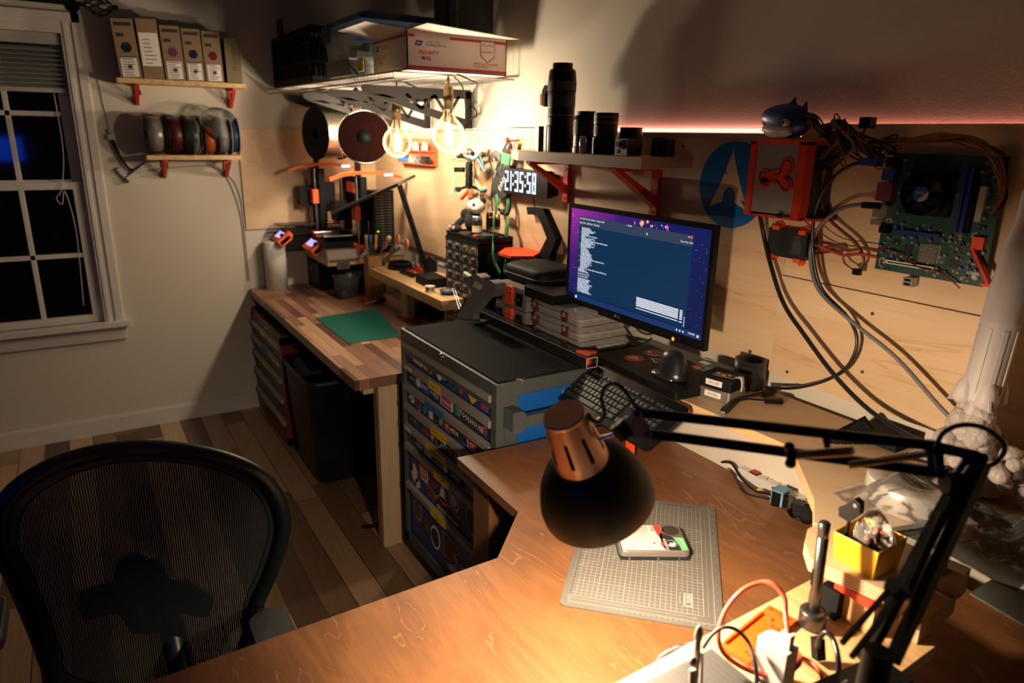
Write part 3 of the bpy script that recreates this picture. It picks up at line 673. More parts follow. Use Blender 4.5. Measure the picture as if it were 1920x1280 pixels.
tag(b.obj('corner_bracket', bev=.002), 'small orange triangular printed bracket at the end of the acrylic channel', 'bracket')
gg = thing('glue_gun', 'grey hot glue gun standing nose down on the cabinet top', 'glue gun', (1.99, -.38, TZ))
GG = mat('glue_gun_grey', (0.11, 0.12, 0.115), .5)
def G(px, py, y=-.38): return Yp(px, py, y)
def slab(pts, th, m, y=-.38, b=None):
    b = b or MB(); p = [G(*q, y-th/2) for q in pts]; return plate(p, th, m, (0, 1, 0)) if b is None else _app(b, p, th, m)
def _app(b, p, th, m, n=(0, 1, 0)):
    n = V(n); N = len(p); v = list(p)+[q+n*th for q in p]
    b.add(v, [list(range(N)), list(range(2*N-1, N-1, -1))], m); b.add(v, [(i, i+N, (i+1) % N+N, (i+1) % N) for i in range(N)], m); return b
b = slab([(874, 520), (892, 513), (902, 521), (903, 528), (918, 525), (928, 532), (930, 542), (922, 556), (905, 560), (890, 552), (872, 530)], .040, GG)
b.obj('barrel', gg, bev=.008, seg=3)
b = slab([(884, 548), (916, 556), (905, 567), (886, 592), (890, 606), (862, 607), (857, 590), (871, 571)], .026, GG)
b.obj('grip', gg, bev=.009, seg=4)
b = slab([(855, 588), (862, 590), (872, 576), (889, 552), (884, 549), (866, 572)], .02, BLACK); b.obj('trigger', gg, bev=.003)
b = MB(); b.cyl(G(872, 513), G(887, 524), .010, PAPER); b.obj('glue_stick', gg, label='white glue stick end')
b = slab([(868, 601), (892, 603), (886, 608), (864, 607)], .05, GG); b.obj('nozzle_guard', gg)
b = slab([(890, 527), (904, 534), (899, 543), (886, 536)], .047, mat('white_rating_label', (.5, .48, .44), .6)); b.obj('rating_label', gg)
b = MB(); b.wire([G(860, 590), G(850, 592), G(842, 598), G(838, 603)], .005, BLACK, 8); b.obj('cord_sleeve', gg)
b = MB()
for a, c in (((848, 540), (864, 588)), ((852, 540), (868, 586))): b.cyl(G(*a, -.33), G(*c, -.36), .0015, STEEL)
b.obj('wire_stand', gg)
ls = thing('wall_shelf', 'plywood shelf on two orange brackets holding the camera lenses', 'shelf', (2.28, -.1, 1.52))
b = MB(); b.prism([(1.78, -.001), (1.80, -.135), (1.96, -.203), (2.615, -.203), (2.615, -.001)], .033, PLY, TRN((0, 0, 1.522)), side=stripes('shelf_ply_edge', '#6e5a4c', '#c3a482', 190, 'z', .6, .4))
b.obj('shelf_board', ls)
def tri_bracket(parent, x, zt, zb, yt, w=.03, m=ORANGE, name='bracket', up=(0, 0, 1)):
    b = MB(); M = frame_of((x-w/2, 0, 0), (0, 1, 0), (1, 0, 0))
    b.prism([(-.001, zt), (yt, zt), (yt, zt-.012), (-.001, zt-.012)], w, m, M)
    b.prism([(-.001, zt-.012), (-.018, zt-.012), (-.018, zb), (-.001, zb)], w, m, M)
    b.prism([(-.018, zb+.030), (-.018, zb+.062), (yt+.030, zt-.012), (yt+.005, zt-.012)], w, m, M)
    for z in (zb+.014, zt-.03): b.cyl((x, -.018, z), (x, -.0195, z), .006, DSTEEL, n=10)
    return b.obj(name, parent, bev=.0015)
tri_bracket(ls, 1.998, 1.5215, 1.372, -.185, .028, RED)
tri_bracket(ls, 2.475, 1.5215, 1.368, -.19, .032, RED)
ZL = 1.5555
RIB = stripes('ribbed_rubber', (0.006, 0.006, 0.006), (0.02, 0.02, 0.02), 420, 'z', .6)
def lens(x, y, prof, label, extra=None):
    t = thing('camera_lens', label, 'camera lens', (x, y, ZL), group='camera lenses on the shelf')
    b = MB(); b.lathe([(0.0, ZL)]+[(r, ZL+z) for r, z in prof]+[(0, ZL+prof[-1][1])], BLACK, TRN((x, y, 0)), 32, smooth=False); b.obj('barrel', t)
    return t
BP = 2.12
def ring(b, x, y, r, z0, z1, m): b.lathe([(r, ZL+z0), (r+.0008, ZL+z0), (r+.0008, ZL+z1), (r, ZL+z1)], m, TRN((x, y, 0)), 32, smooth=False)
x, y = 2.093, -.115
t = lens(x, y, [(.0505, .001), (.0505, .085), (.047, .088), (.047, .115), (.046, .118), (.046, .145), (.0465, .147), (.0465, .19), (.048, .192), (.048, .235), (.0475, .24), (.045, .262), (.042, .268), (.034, .270), (.034, .288)], 'very tall black telephoto lens standing at the left of the shelf')
b = MB(); ring(b, x, y, .0465, .150, .185, RIB); ring(b, x, y, .048, .20, .23, RIB); ring(b, x, y, .046, .120, .122, GREY); b.obj('focus_ring', t)
b = MB(); b.prism([(-.045, .222), (-.085, .222), (-.10, .205), (-.10, .155), (-.082, .150), (-.082, .195), (-.072, .205), (-.045, .205)], .03, BLACK, frame_of((x, y+.015, ZL), (1, 0, 0), (0, -1, 0))).box(x-.112, y-.015, ZL+.155, x-.1, y+.015, ZL+.195, mat('orange_foot_plate', (.5, .12, .03), .4, .3)); b.obj('tripod_foot', t, bev=.003)
x, y = 2.236, -.115
t = lens(x, y, [(.042, .001), (.042, .018), (.040, .02), (.040, .055), (.0405, .057), (.0405, .105), (.037, .118), (.030, .120), (.030, .132)], 'middle sized black lens right of the tallest lens')
b = MB(); ring(b, x, y, .0405, .06, .10, RIB); ring(b, x, y, .042, .012, .014, RED); ring(b, x, y, .040, .034, .036, GREY); b.obj('focus_ring', t)
x, y = 2.352, -.125
t = lens(x, y, [(.040, .001), (.040, .05), (.037, .055), (.037, .088), (.0385, .090), (.0385, .125)], 'black lens with a red ring standing behind the small action camera')
b = MB(); ring(b, x, y, .037, .058, .084, RIB); ring(b, x, y, .0385, .095, .097, RED); ring(b, x, y, .0385, .112, .114, GREY); b.obj('focus_ring', t)
x, y = 2.445, -.10
t = lens(x, y, [(.036, .001), (.036, .06), (.034, .065), (.034, .082)], 'short black lens standing behind the grey action camera')
b = MB(); ring(b, x, y, .036, .02, .05, RIB); b.obj('focus_ring', t)
b = MB(); b.box(2.030, -.175, ZL, 2.046, -.150, ZL+.085, mat('silver_grip', (.5, .48, .45), .3, .6)); tag(b.obj('hand_grip', bev=.004), 'short silver edged cylinder grip in front of the tallest lens', 'grip')
b = MB(); b.lathe([(0, ZL), (.011, ZL), (.011, ZL+.045), (.008, ZL+.048), (.008, ZL+.055), (0, ZL+.055)], mat('silver_cap', (.45, .44, .42), .3, .7), TRN((2.306, -.178, 0)), 16)
tag(b.obj('battery_tube'), 'small silver cylinder standing between the second and third lens', 'battery')
t = thing('action_camera', 'small grey action camera with black round lens on the shelf', 'action camera', (2.50, -.16, ZL))
GC = mat('camera_grey', (.36, .34, .30), .45); x0, z0, yf = 2.478, ZL+.001, -.188
b = MB(); b.box(x0, yf, z0, x0+.058, yf+.03, z0+.048, DGREY); b.obj('body', t, bev=.003)
b = MB(); b.box(x0+.001, yf-.0015, z0+.001, x0+.056, yf, z0+.047, GC); b.box(x0+.006, yf-.002, z0+.024, x0+.018, yf-.0015, z0+.040, BLACK); b.cyl((x0+.012, yf-.0015, z0+.012), (x0+.012, yf-.003, z0+.012), .006, DGREY); b.text('HERO', .007, face_y(x0+.032, yf-.0022, z0+.004), INK); b.obj('front_plate', t)
b = MB(); b.cyl((x0+.037, yf-.001, z0+.032), (x0+.037, yf-.010, z0+.032), .0135, BLACK, n=24).cyl((x0+.037, yf-.010, z0+.032), (x0+.037, yf-.0105, z0+.032), .008, GLASS); b.obj('lens', t)
t = thing('action_camera', 'black action camera in a frame at the right end of the shelf', 'action camera', (2.585, -.08, ZL))
x0, yf = 2.565, -.125
b = MB(); b.box(x0, yf, z0, x0+.066, yf+.035, z0+.050, BLACK); b.obj('body', t, bev=.006, seg=3)
b = MB(); b.box(x0+.012, yf-.004, z0+.014, x0+.042, yf, z0+.044, BLACKM); b.obj('lens', t, bev=.003)
b = MB(); b.box(x0+.010, yf+.002, z0+.050, x0+.045, yf+.02, z0+.053, BLACKM); b.obj('shutter_button', t, bev=.001)
ck = thing('matrix_clock', 'black wall clock with bluish white pixel digits', 'clock', (1.75, -.05, 1.37))
cx0, cx1, cz0, cz1, cy = 1.612, 1.887, 1.378, 1.478, -.052
b = MB(); b.box(cx0, cy, cz0, cx1, -.001, cz1, BLACK); b.obj('case', ck, bev=.0015)
b = MB(); b.prism([(0, 0), (0, .1), (0.052, .088), (.052, .012)], .045, BLACK, frame_of((cx1, cy, cz0), (0, 1, 0), (1, 0, 0))); b.obj('side_cap', ck)
FONT = {'0': '757', '1': '', }
D5 = {'2': ['111', '001', '001', '111', '100', '100', '111'], '1': ['1', '1', '1', '1', '1', '1', '1'], '3': ['111', '001', '001', '111', '001', '001', '111'],
      '5': ['111', '100', '100', '111', '001', '001', '111'], '8': ['111', '101', '101', '111', '101', '101', '111'], ':': ['0', '1', '0', '0', '1', '0', '0']}
PIX = glow('clock_pixel', (0.62, 0.72, 1.0), 2.2)
b = MB(); col = 0.6; pw, ph = (cx1-cx0)/29.5, (cz1-cz0-.012)/7.6
for ch in '21:35:58':
    g = D5[ch]
    if ch == '1': col += 0.6
    for r, row in enumerate(g):
        for c, v in enumerate(row):
            if v == '1':
                xx = cx0+.003+(col+c)*pw; zz = cz1-.009-(r+1)*ph
                b.box(xx+.0007, cy-.0008, zz+.0008, xx+pw-.0007, cy-.0001, zz+ph-.0008, PIX)
    col += len(g[0])+(1.0 if ch not in '1:' else .8)
b.obj('pixel_display', ck)
b = MB(); b.wire([(1.80, -.03, cz0), (1.795, -.02, 1.35), (1.785, -.01, 1.32), (1.787, -.01, 1.30)], .002, BLACK, 6); b.obj('power_lead', ck)
hx = thing('hexagon_holder', 'black half hexagon wall holder with an orange ledge right of the green strap', 'wall holder', (1.86, -.05, 1.12))
def yq(px, py, y): q = Yp(px, py, y); return (q.x, q.z)
out = [yq(*p, -.035) for p in ((985, 388), (1016, 392), (1041, 448), (1022, 497), (988, 494), (984, 484), (1007, 478), (1023, 446), (1006, 403), (987, 402))]
b = MB(); b.prism([(p[0], p[1]) for p in out], .03, BLACKM, frame_of((0, .0, 0), (1, 0, 0), (0, -1, 0)) @ TRN((0, 0, -0.0)) )
b.obj('frame', hx, bev=.002)
b = MB(); zl = 1.157
P = [Zp(*p, zl) for p in ((934, 474), (950, 462), (1005, 466), (1017, 470), (1000, 480), (958, 480))]
b.prism([(p.x, p.y) for p in P], .010, ORANGE, TRN((0, 0, zl-.010)))
b.prism([(-.015, 0), (.02, 0), (.012, -.035)], .02, ORANGE, face_y(1.86, -.06, zl-.010)); b.obj('ledge', hx, label='orange ledge', bev=.001)
b = MB(); b.wire([(1.858, -.02, 1.115), (1.862, -.02, 1.09), (1.87, -.03, 1.06)], .0028, BLACK, 6); tag(b.obj('hanging_cable'), 'short black cable hanging below the hexagon holder to the case', 'cable')
t = thing('logo_disc', 'round blue wall disc with a pale pointed arch emblem left of the grey power box', 'wall sign', (2.775, 0, 1.37))
LB = mat('logo_blue', (0.002, 0.12, 0.38), .45, noise=.05)
cx, cz, R = 2.776, 1.485, .118
b = MB(); b.prism(circ(R, 64), .009, LB, face_y(cx, 0, cz)); b.obj('disc', t, bev=.001)
b = MB(); mk = [(0, .095), (.012, .06), (.035, .005), (.058, -.042), (.040, -.034), (.055, -.052), (.068, -.066), (.040, -.054), (.022, -.046), (.021, -.022), (.010, -.008), (0, -.005), (-.010, -.008), (-.021, -.022), (-.022, -.046), (-.040, -.054), (-.070, -.066), (-.040, -.008), (-.022, .034), (-.012, .024), (-.020, .042)]
b.prism(mk, .0006, PLY, face_y(cx-.004, -.009, cz)); b.obj('emblem', t, label='pale wood arch emblem')
pb = thing('power_box', 'grey steel box in an orange frame with a small red bone shape', 'power supply', (3.0, -.07, 1.42))
x0, x1, z0, z1, yb = 2.932, 3.078, 1.432, 1.602, -.115
PG = mat('psu_grey_steel', (0.27, 0.28, 0.26), .5)
MESHM = mat('black_mesh', (.01, .011, .012), .4)
b = MB(); b.box(x0+.004, yb+.004, z0+.002, x1-.004, -.002, z1-.002, PG, side=BLACK); b.obj('case', pb)
b = MB()
for xx0, xx1 in ((x0-.010, x0+.006), (x1-.016, x1+.006)): b.box(xx0, yb-.004, z0-.006, xx1, yb+.03, z1+.004, RED)
b.box(x0-.010, yb-.004, z1-.003, x1+.006, -.001, z1+.008, RED).box(x1+.006, yb+.02, z0-.008, x1+.03, -.001, z0-.002, RED).box(x0-.01, yb, z0-.008, x1+.006, -.001, z0-.002, RED)
b.obj('frame', pb, bev=.0015, label='orange printed frame')
b = MB(); b.box(x1-.004, yb+.010, z0+.004, x1+.002, -.004, z1-.006, MESHM)
for i in range(18): b.box(x1+.002, yb+.012, z0+.008+i*.0088, x1+.004, -.006, z0+.0115+i*.0088, DGREY)
b.obj('side_grille', pb)
BR = mat('bone_red', (.70, .05, .02), .35)
b = MB(); M = face_y((x0+x1)/2-.004, yb+.004, (z0+z1)/2+.004) @ Matrix.Rotation(.18, 4, 'Z') @ Matrix.Scale(1.2, 4)
def blob(c): return [p for p in c]
for (u, v, r) in ((-.026, .006, .014), (-.026, -.008, .012), (.030, .018, .016), (.026, -.018, .015)): b.prism(circ(r, 18, u, v), .004, BR, M)
b.prism([(-.026, -.010), (.028, -.014), (.028, .014), (-.026, .012)], .0039, BR, M)
b.wire([M @ V((u, v, .0045)) for u, v in ((-.018, .012), (-.032, .014), (-.036, .002), (-.030, -.010), (-.018, -.012), (-.014, -.006), (-.004, -.004), (.006, -.007), (.014, -.018), (.026, -.028), (.036, -.018), (.030, -.006), (.024, -.002), (.034, .004), (.042, .018), (.032, .030), (.018, .022), (.014, .008), (.0, .006))], .0013, INK, 5, 4)
b.obj('bone_badge', pb, label='red bone shaped badge with black outline')
sd = thing('solid_state_drive', 'small black drive in orange clips below the grey power box', 'drive', (2.985, -.02, 1.31))
x0, x1, z0, z1, y0 = 2.932, 3.048, 1.316, 1.388, -.024
b = MB(); b.box(x0, y0, z0, x1, -.001, z1, mat('drive_black', (.018, .02, .02), .4)); b.text('Kingston', .013, face_y(x0+.015, y0-.0006, z1-.022), DGREY, sx=1.3)
b.prism([(0, 0), (.03, 0), (.034, .02), (.026, .035), (.03, .05), (.008, .048), (.004, .03), (.008, .015)], .0006, DGREY, face_y(x0+.072, y0, z0+.012)); b.obj('case', sd, bev=.0015)
b = MB()
for (u, v) in ((x0+.022, z1+.006), (x1-.014, z1+.002), (x0+.012, z0-.006), (x1-.02, z0-.008)):
    b.prism(circ(.010, 14), .009, ORANGE, face_y(u, 0, v)).cyl((u, -.009, v), (u, -.011, v), .004, STEEL, n=10).box(u-.010, y0-.003, v-(.010 if v > 1.35 else 0), u+.010, 0, v+(0 if v > 1.35 else .010), ORANGE)
b.obj('clip', sd, label='orange printed clips')
b = MB(); b.box(x1, y0+.003, z0+.01, x1+.018, -.006, z0+.062, BLACK); b.obj('connector', sd)
mbd = thing('motherboard', 'bare green circuit board with black cooler fan screwed to the wall', 'circuit board', (3.36, -.02, 1.325))
ux, uz = 3.2345, 1.328; bw, bh = .232, .258; yf = -.022
PCB = mat('green_circuit_board', (0.012, 0.055, 0.04), .4, noise=.7, nscale=120)
b = MB(); b.box(ux, yf, uz, ux+bw, yf+.0016, uz+bh, PCB)
for u, v in ((.015, .02), (.215, .02), (.015, .245), (.215, .245), (.015, .11), (.20, .10)): b.cyl((ux+u, yf+.0016, uz+v), (ux+u, -.0005, uz+v), .004, GOLD).cyl((ux+u, yf-.0006, uz+v), (ux+u, yf, uz+v), .008, mat('solder_ring', (.45, .45, .42), .4, .6)).cyl((ux+u, yf-.003, uz+v), (ux+u, yf, uz+v), .004, STEEL, n=10)
b.obj('board', mbd)
def comp(name, items, lab=None):
    b = MB()
    for (u0, v0, u1, v1, h, m) in items: b.box(ux+u0, yf-h, uz+v0, ux+u1, yf, uz+v1, m)
    b.obj(name, mbd, label=lab)
SLV = mat('port_metal', (.4, .42, .42), .35, .7); DBLUE = mat('memory_slot_blue', (.012, .018, .20), .4); PINK = mat('port_maroon', (.16, .05, .10), .45)
comp('rear_ports', [(-.012, .155, .022, .195, .024, PINK), (-.008, .20, .02, .225, .02, BLUEP), (-.014, .118, .018, .145, .022, SLV), (-.020, .10, .004, .112, .014, SLV), (.006, .085, .026, .10, .02, BLACK), (.0, .228, .022, .25, .026, BLACK)], 'metal, maroon and blue sockets')
comp('memory_slots', [(.158, .105, .166, .235, .012, DBLUE), (.170, .105, .178, .235, .012, DBLUE), (.182, .105, .188, .235, .012, BLACK)])
comp('expansion_slot', [(.035, .088, .135, .096, .012, DBLUE)])
comp('expansion_slot', [(.03, .018, .135, .026, .011, PAPER), (.033, .0205, .132, .0235, .0112, BLACK)])
comp('power_socket', [(.196, .13, .208, .20, .014, mat('off_white_socket', (.4, .38, .33), .5)), (.20, .075, .222, .10, .012, ORANGE)])
hs = MB()
for i in range(10):
    for j in range(8): hs.box(ux+.100+i*.0036, yf-.012, uz+.034+j*.0048, ux+.1022+i*.0036, yf-.002, uz+.0370+j*.0048, mat('heatsink_alloy', (.5, .47, .40), .35, .7))
hs.box(ux+.099, yf-.002, uz+.033, ux+.137, yf, uz+.073, SLV); hs.obj('heat_sink', mbd)
b = MB(); random.seed(11)
small = [mat('chip_black', (.01, .01, .012), .4), mat('capacitor_can', (.42, .42, .45), .3, .8), mat('cap_violet', (.10, .12, .30), .4), mat('yellow_header', (.35, .28, .03), .5), mat('smd_tan', (.30, .22, .12), .5), mat('chip_grey', (.08, .08, .09), .5)]
for k in range(380):
    u, v = random.uniform(.005, bw-.008), random.uniform(.004, bh-.008)
    if (.045 < u < .15 and .11 < v < .25) or (.155 < u < .19 and v > .1) or (.09 < u < .14 and .03 < v < .075) or (u < .03 and v > .08): continue
    s = random.choice((.0015, .002, .003, .0045)); m = random.choice(small)
    if m is small[1] or m is small[2]: b.cyl((ux+u, yf, uz+v), (ux+u, yf-.008, uz+v), .0035, m, n=10)
    else: b.box(ux+u, yf-random.uniform(.001, .004), uz+v, ux+u+s*random.uniform(1, 2.2), yf, uz+v+s, m)
for u, v, w_, h_ in ((.06, .045, .018, .018), (.035, .06, .014, .012), (.16, .03, .02, .016), (.055, .30, 0, 0)):
    if w_: b.box(ux+u, yf-.002, uz+v, ux+u+w_, yf, uz+v+h_, small[0])
b.cyl((ux+.075, yf, uz+.077), (ux+.075, yf-.006, uz+.077), .011, mat('coin_cell', (.25, .32, .55), .2, .9), n=24)
b.obj('components', mbd)
fc = V((ux+.098, yf, uz+.178))
b = MB(); b.box(fc.x-.046, yf-.012, fc.z-.046, fc.x+.046, yf-.001, fc.z+.046, BLACKM)
for k in range(44):
    a = 2*PI*k/44; d = V((math.cos(a), 0, math.sin(a))); a2 = a+.35; e = V((math.cos(a2), 0, math.sin(a2)))
    b.bar(fc+d*.018+V((0, -.02, 0)), fc+e*.046+V((0, -.02, 0)), .0012, .022, DGREY, up=(0, 1, 0))
b.obj('cooler', mbd)
b = MB(); b.lathe([(.041, 0), (.045, 0), (.045, .014), (.041, .014), (.041, 0)], BLACK, frame_of(fc+V((0, -.030, 0)), (1, 0, 0), (0, -1, 0)), 32, smooth=False)
for k in range(7):
    a = 2*PI*k/7
    b.add([fc+V((math.cos(a)*.014, -.034, math.sin(a)*.014)), fc+V((math.cos(a+.35)*.014, -.042, math.sin(a+.35)*.014)), fc+V((math.cos(a+.75)*.040, -.042, math.sin(a+.75)*.040)), fc+V((math.cos(a+.3)*.040, -.034, math.sin(a+.3)*.040))], [(0, 1, 2, 3), (3, 2, 1, 0)], BLACKM)
b.cyl(fc+V((0, -.03, 0)), fc+V((0, -.044, 0)), .0175, BLACKM, n=24)
b.prism(circ(.0160, 24), .0006, mat('hub_blue', (.01, .10, .38), .4), frame_of(fc+V((0, -.044, 0)), (1, 0, 0), (0, -1, 0)))
b.prism([(.0158*math.cos(t), .0158*math.sin(t)) for t in [(-PI*0.62+PI*.75*i/10) for i in range(11)]], .0008, mat('hub_silver', (.45, .45, .48), .4), frame_of(fc+V((0, -.044, 0)), (1, 0, 0), (0, -1, 0)))
b.text('intel', .010, frame_of(fc+V((-.011, -.0449, 0.0)), (1, 0, 0), (0, -1, 0)), PAPER); b.obj('fan', mbd, label='black fan with a blue and silver hub sticker')
b = MB(); b.box(ux+.074, -.03, uz-.026, ux+.094, -.006, uz-.006, SLV).box(ux+.077, -.0305, uz-.023, ux+.091, -.03, uz-.018, BLACK).box(ux+.077, -.0305, uz-.014, ux+.091, -.03, uz-.009, BLACK); tag(b.obj('usb_socket', bev=.001), 'loose metal double socket on the wall under the circuit board', 'socket')
b = MB(); b.bar((ux+.205, -.03, uz+.075), (ux+.248, -.034, uz+.012), .006, .016, RED, up=(0, 1, 0)).bar((ux+.235, -.030, uz+.008), (ux+.262, -.030, uz+.010), .006, .022, RED, up=(0, 1, 0)); tag(b.obj('drive_cable'), 'flat red data cable bent over the lower right corner of the board', 'cable')
def cable(pts, r, m, lab, name='cable', cat='cable', k=6, n=8, group=None):
    b = MB(); b.wire(pts, r, m, n, k); o = b.obj(name); return tag(o, lab, cat, group)
def yy(px, py, y=-.05): return Yp(px, py, y)
LM = [BLACK, mat('wire_yellow', (.22, .18, .01), .5), mat('wire_red', (.18, .015, .01), .5), BLACK, BLACK, mat('wire_orange', (.25, .06, .01), .5)]
random.seed(5)
b = MB()
for k in range(26):
    j = lambda s: random.gauss(0, s); m = LM[k % 6]
    p = [yy(1512+j(3), 215+j(4), -.11), yy(1530+j(4), 232+j(6), -.10), yy(1555+j(5), 262+j(7), -.07), yy(1585+j(5), 268+j(8), -.06), yy(1620+j(6), 272+j(8), -.05), yy(1680+j(6), 268+j(7), -.05), yy(1760+j(6), 262+j(6), -.05), yy(1830+j(6), 268+j(6), -.05), yy(1872+j(6), 300+j(6), -.045), yy(1880+j(4), 360+j(6), -.045), yy(1862+j(3), 400+j(5), -.045)]
    if k % 3 == 0: p = p[:6]+[yy(1665+j(4), 290, -.045)]
    b.wire(p, .0019, m, 5, 5)
tag(b.obj('cable_loom'), 'thick bundle of black, yellow and red wires running over the circuit board', 'cable bundle')
b = MB(); random.seed(9)
for k in range(16):
    j = lambda s: random.gauss(0, s); m = LM[(k+1) % 6]
    p = [yy(1530+j(3), 300+j(6), -.06), yy(1560+j(6), 290+j(12), -.07), yy(1590+j(8), 270+j(14), -.08), yy(1560+j(10), 240+j(9), -.09), yy(1575+j(8), 228+j(6), -.08), yy(1600+j(10), 255+j(12), -.07), yy(1640+j(10), 290+j(10), -.05), yy(1660+j(4), 300+j(6), -.045)]
    b.wire(p, .0018, m, 5, 5)
tag(b.obj('cable_knot'), 'tangled knot of black and yellow wires right of the grey power box', 'cable bundle')
b = MB(); q = yy(1625, 230, -.045); b.box(q.x-.012, -.055, q.z-.012, q.x+.014, -.030, q.z+.012, BLACK); b.wire([q+V((0, 0, -.01)), yy(1615, 255), yy(1600, 270)], .003, LM[2], 6)
tag(b.obj('power_plug', bev=.001), 'black square connector sticking up above the wire bundle', 'plug')
b = MB()
for k, m in enumerate((LM[5], LM[1], LM[2], BLACK)):
    o = k*2.2
    b.wire([yy(1545+o, 318, -.05), yy(1538+o, 350, -.04), yy(1541+o, 395, -.035), yy(1560+o, 420, -.03), yy(1600+o, 455, -.03), yy(1618+o*.5, 488, -.03), yy(1605, 510+o*.4, -.03)], .0014, m, 5)
    b.wire([yy(1520, 470+o, -.02), yy(1555, 466+o, -.02), yy(1578, 466+o, -.03), yy(1582+o*.3, 492, -.03), yy(1603, 506+o*.4, -.03)], .0014, m, 5)
q = yy(1608, 510, -.03); b.box(q.x-.009, -.038, q.z-.006, q.x+.009, -.026, q.z+.008, BLACK)
tag(b.obj('lead_loop'), 'loop of orange and black leads with a small black plug beside the drive', 'cable')
cable([yy(1524, 458, -.02), yy(1550, 466, -.03), yy(1580, 478, -.03), yy(1610, 476, -.035), yy(1645, 482, -.03)], .004, mat('sata_red', (.42, .04, .02), .5), 'flat red cable from the drive to the circuit board')
cable([yy(1462, 405, -.125), yy(1480, 402, -.12), yy(1500, 408, -.10), yy(1530, 430, -.04), yy(1570, 455, -.03), yy(1620, 464, -.03), yy(1680, 472, -.03), yy(1720, 500, -.035), yy(1765, 512, -.035), yy(1800, 540, -.035)], .0014, LM[2], 'thin dark red wire crossing the front of the circuit board')
b = MB(); q = yy(1464, 404, -.12); b.box(q.x-.007, -.127, q.z-.004, q.x+.005, -.117, q.z+.005, BLACK); tag(b.obj('wire_plug'), 'tiny black plug lying at the bottom edge of the power box', 'plug')
sh = thing('toy_shark', 'blue toy shark head with a white jaw sitting on the power box', 'toy', (2.99, -.09, 1.61))
SB = mat('shark_blue', (.006, .03, .16), .35); SW = mat('shark_white', (.55, .52, .48), .4)
def SP(px, py): return Yp(px, py, -.10)
c0 = SP(1466, 232)
S = 1/760.0
def spt(t):  # centre line and radii from snout to back
    return None
b = MB(); rs_ = []
prof = [(1428, 222, 2, 3), (1432, 220, 12, 9), (1442, 222, 20, 16), (1458, 224, 27, 22), (1478, 226, 31, 26), (1496, 228, 30, 26), (1508, 230, 20, 20), (1516, 232, 10, 10)]
for px, py, rz, ry in prof:
    c = SP(px, py); rs_.append([V((c.x, c.y+math.cos(a)*ry*S*1.0, c.z+math.sin(a)*rz*S)) for a in [2*PI*i/20 for i in range(20)]])
b.rings(rs_, SB)
b.obj('head', sh, sub=1)
b = MB(); rs_ = []
for px, py, rz, ry in ((1436, 240, 4, 8), (1444, 243, 12, 18), (1458, 246, 14, 25), (1476, 246, 13, 29), (1496, 244, 8, 26)):
    c = SP(px, py); rs_.append([V((c.x, c.y-.004+math.cos(a)*ry*S*1.08, c.z+math.sin(a)*rz*S)) for a in [2*PI*i/16 for i in range(16)]])
b.rings(rs_, SW); b.obj('jaw', sh, sub=1, label='white lower jaw')
b = MB(); b.wire([SP(1437, 252)+V((0, -.018, .009)), SP(1455, 256)+V((0, -.029, .009)), SP(1476, 254)+V((0, -.030, .010))], .0016, REDINK, 6); b.obj('mouth', sh)
e = Yp(1474, 230, -.133); b = MB(); b.ball(e, .0098, mat('eye_yellow_ring', (.5, .42, .2), .3)).ball(e+V((0, -.004, 0)), .0078, PAPER).ball(e+V((-.0008, -.0085, 0)), .0048, INK); b.obj('eye', sh)
b = MB()
for a in (((1462, 212), (1493, 180), (1494, 216)), ((1498, 214), (1514, 187), (1513, 222))):
    p = [SP(*q) for q in a]; v = [p[0]+V((0, .004, 0)), p[1]+V((0, .0, 0)), p[2]+V((0, .004, 0)), p[0]+V((0, -.012, -.004)), p[2]+V((0, -.012, -.004))]
    b.add(v, [(0, 1, 2), (3, 4, 1), (0, 3, 1), (2, 1, 4), (0, 2, 4, 3)], SB)
b.obj('fin', sh, bev=.001)
CB = mat('cable_black', (.010, .011, .012), .35)
BRD = stripes('braided_sleeve', (.02, .02, .022), (.32, .31, .33), 700, 'z', .5, .6)
cable([yy(1425, 402, -.06), yy(1432, 440, -.035), yy(1446, 500, -.04), yy(1470, 570, -.05), yy(1510, 630, -.06), yy(1562, 700, -.07), yy(1620, 760, -.08), yy(1680, 803, -.10), yy(1740, 835, -.12)], .0058, CB, 'thick black cable hanging in an arc from the left of the power box')
cable([yy(1640, 385, -.05), yy(1610, 384, -.05), yy(1580, 390, -.05), yy(1545, 415, -.05), yy(1524, 450, -.05), yy(1521, 500, -.05), yy(1540, 550, -.05), yy(1600, 605, -.05), yy(1680, 670, -.05), yy(1760, 760, -.06), yy(1800, 800, -.06)], .0048, BRD, 'grey braided cable running from the board socket down to the right')
cable([yy(1636, 303, -.06), yy(1600, 308, -.06), yy(1565, 330, -.07), yy(1540, 365, -.075), yy(1526, 410, -.07), yy(1524, 470, -.06), yy(1540, 540, -.045), yy(1590, 595, -.035), yy(1607, 640, -.035), yy(1590, 685, -.035), yy(1550, 712, -.035), yy(1490, 727, -.035), yy(1435, 726, -.04)], .0042, CB, 'black monitor cable looping down from the board and back to the ledge')
b = MB(); q = yy(1645, 385, -.04); b.cyl(yy(1650, 386, -.05), yy(1618, 384, -.05), .0075, BLACKM); tag(b.obj('usb_plug'), 'black plug of the braided cable at the board socket', 'plug')
b = MB(); p1, p2 = yy(1650, 305, -.06), yy(1618, 302, -.06); b.bar(p1, p2, .028, .016, BLUEP); tag(b.obj('video_plug', bev=.002), 'dark blue video plug at the upper left edge of the board', 'plug')
YM = -.215
tl, bl, tr, br = Yp(1063, 382, YM), Yp(1065, 570, YM), Yp(1338, 420, YM), Yp(1326, 660, YM)
mx0, mx1 = (tl.x+bl.x)/2, (tr.x+br.x)/2; mz0, mz1 = (bl.z+br.z)/2, (tl.z+tr.z)/2
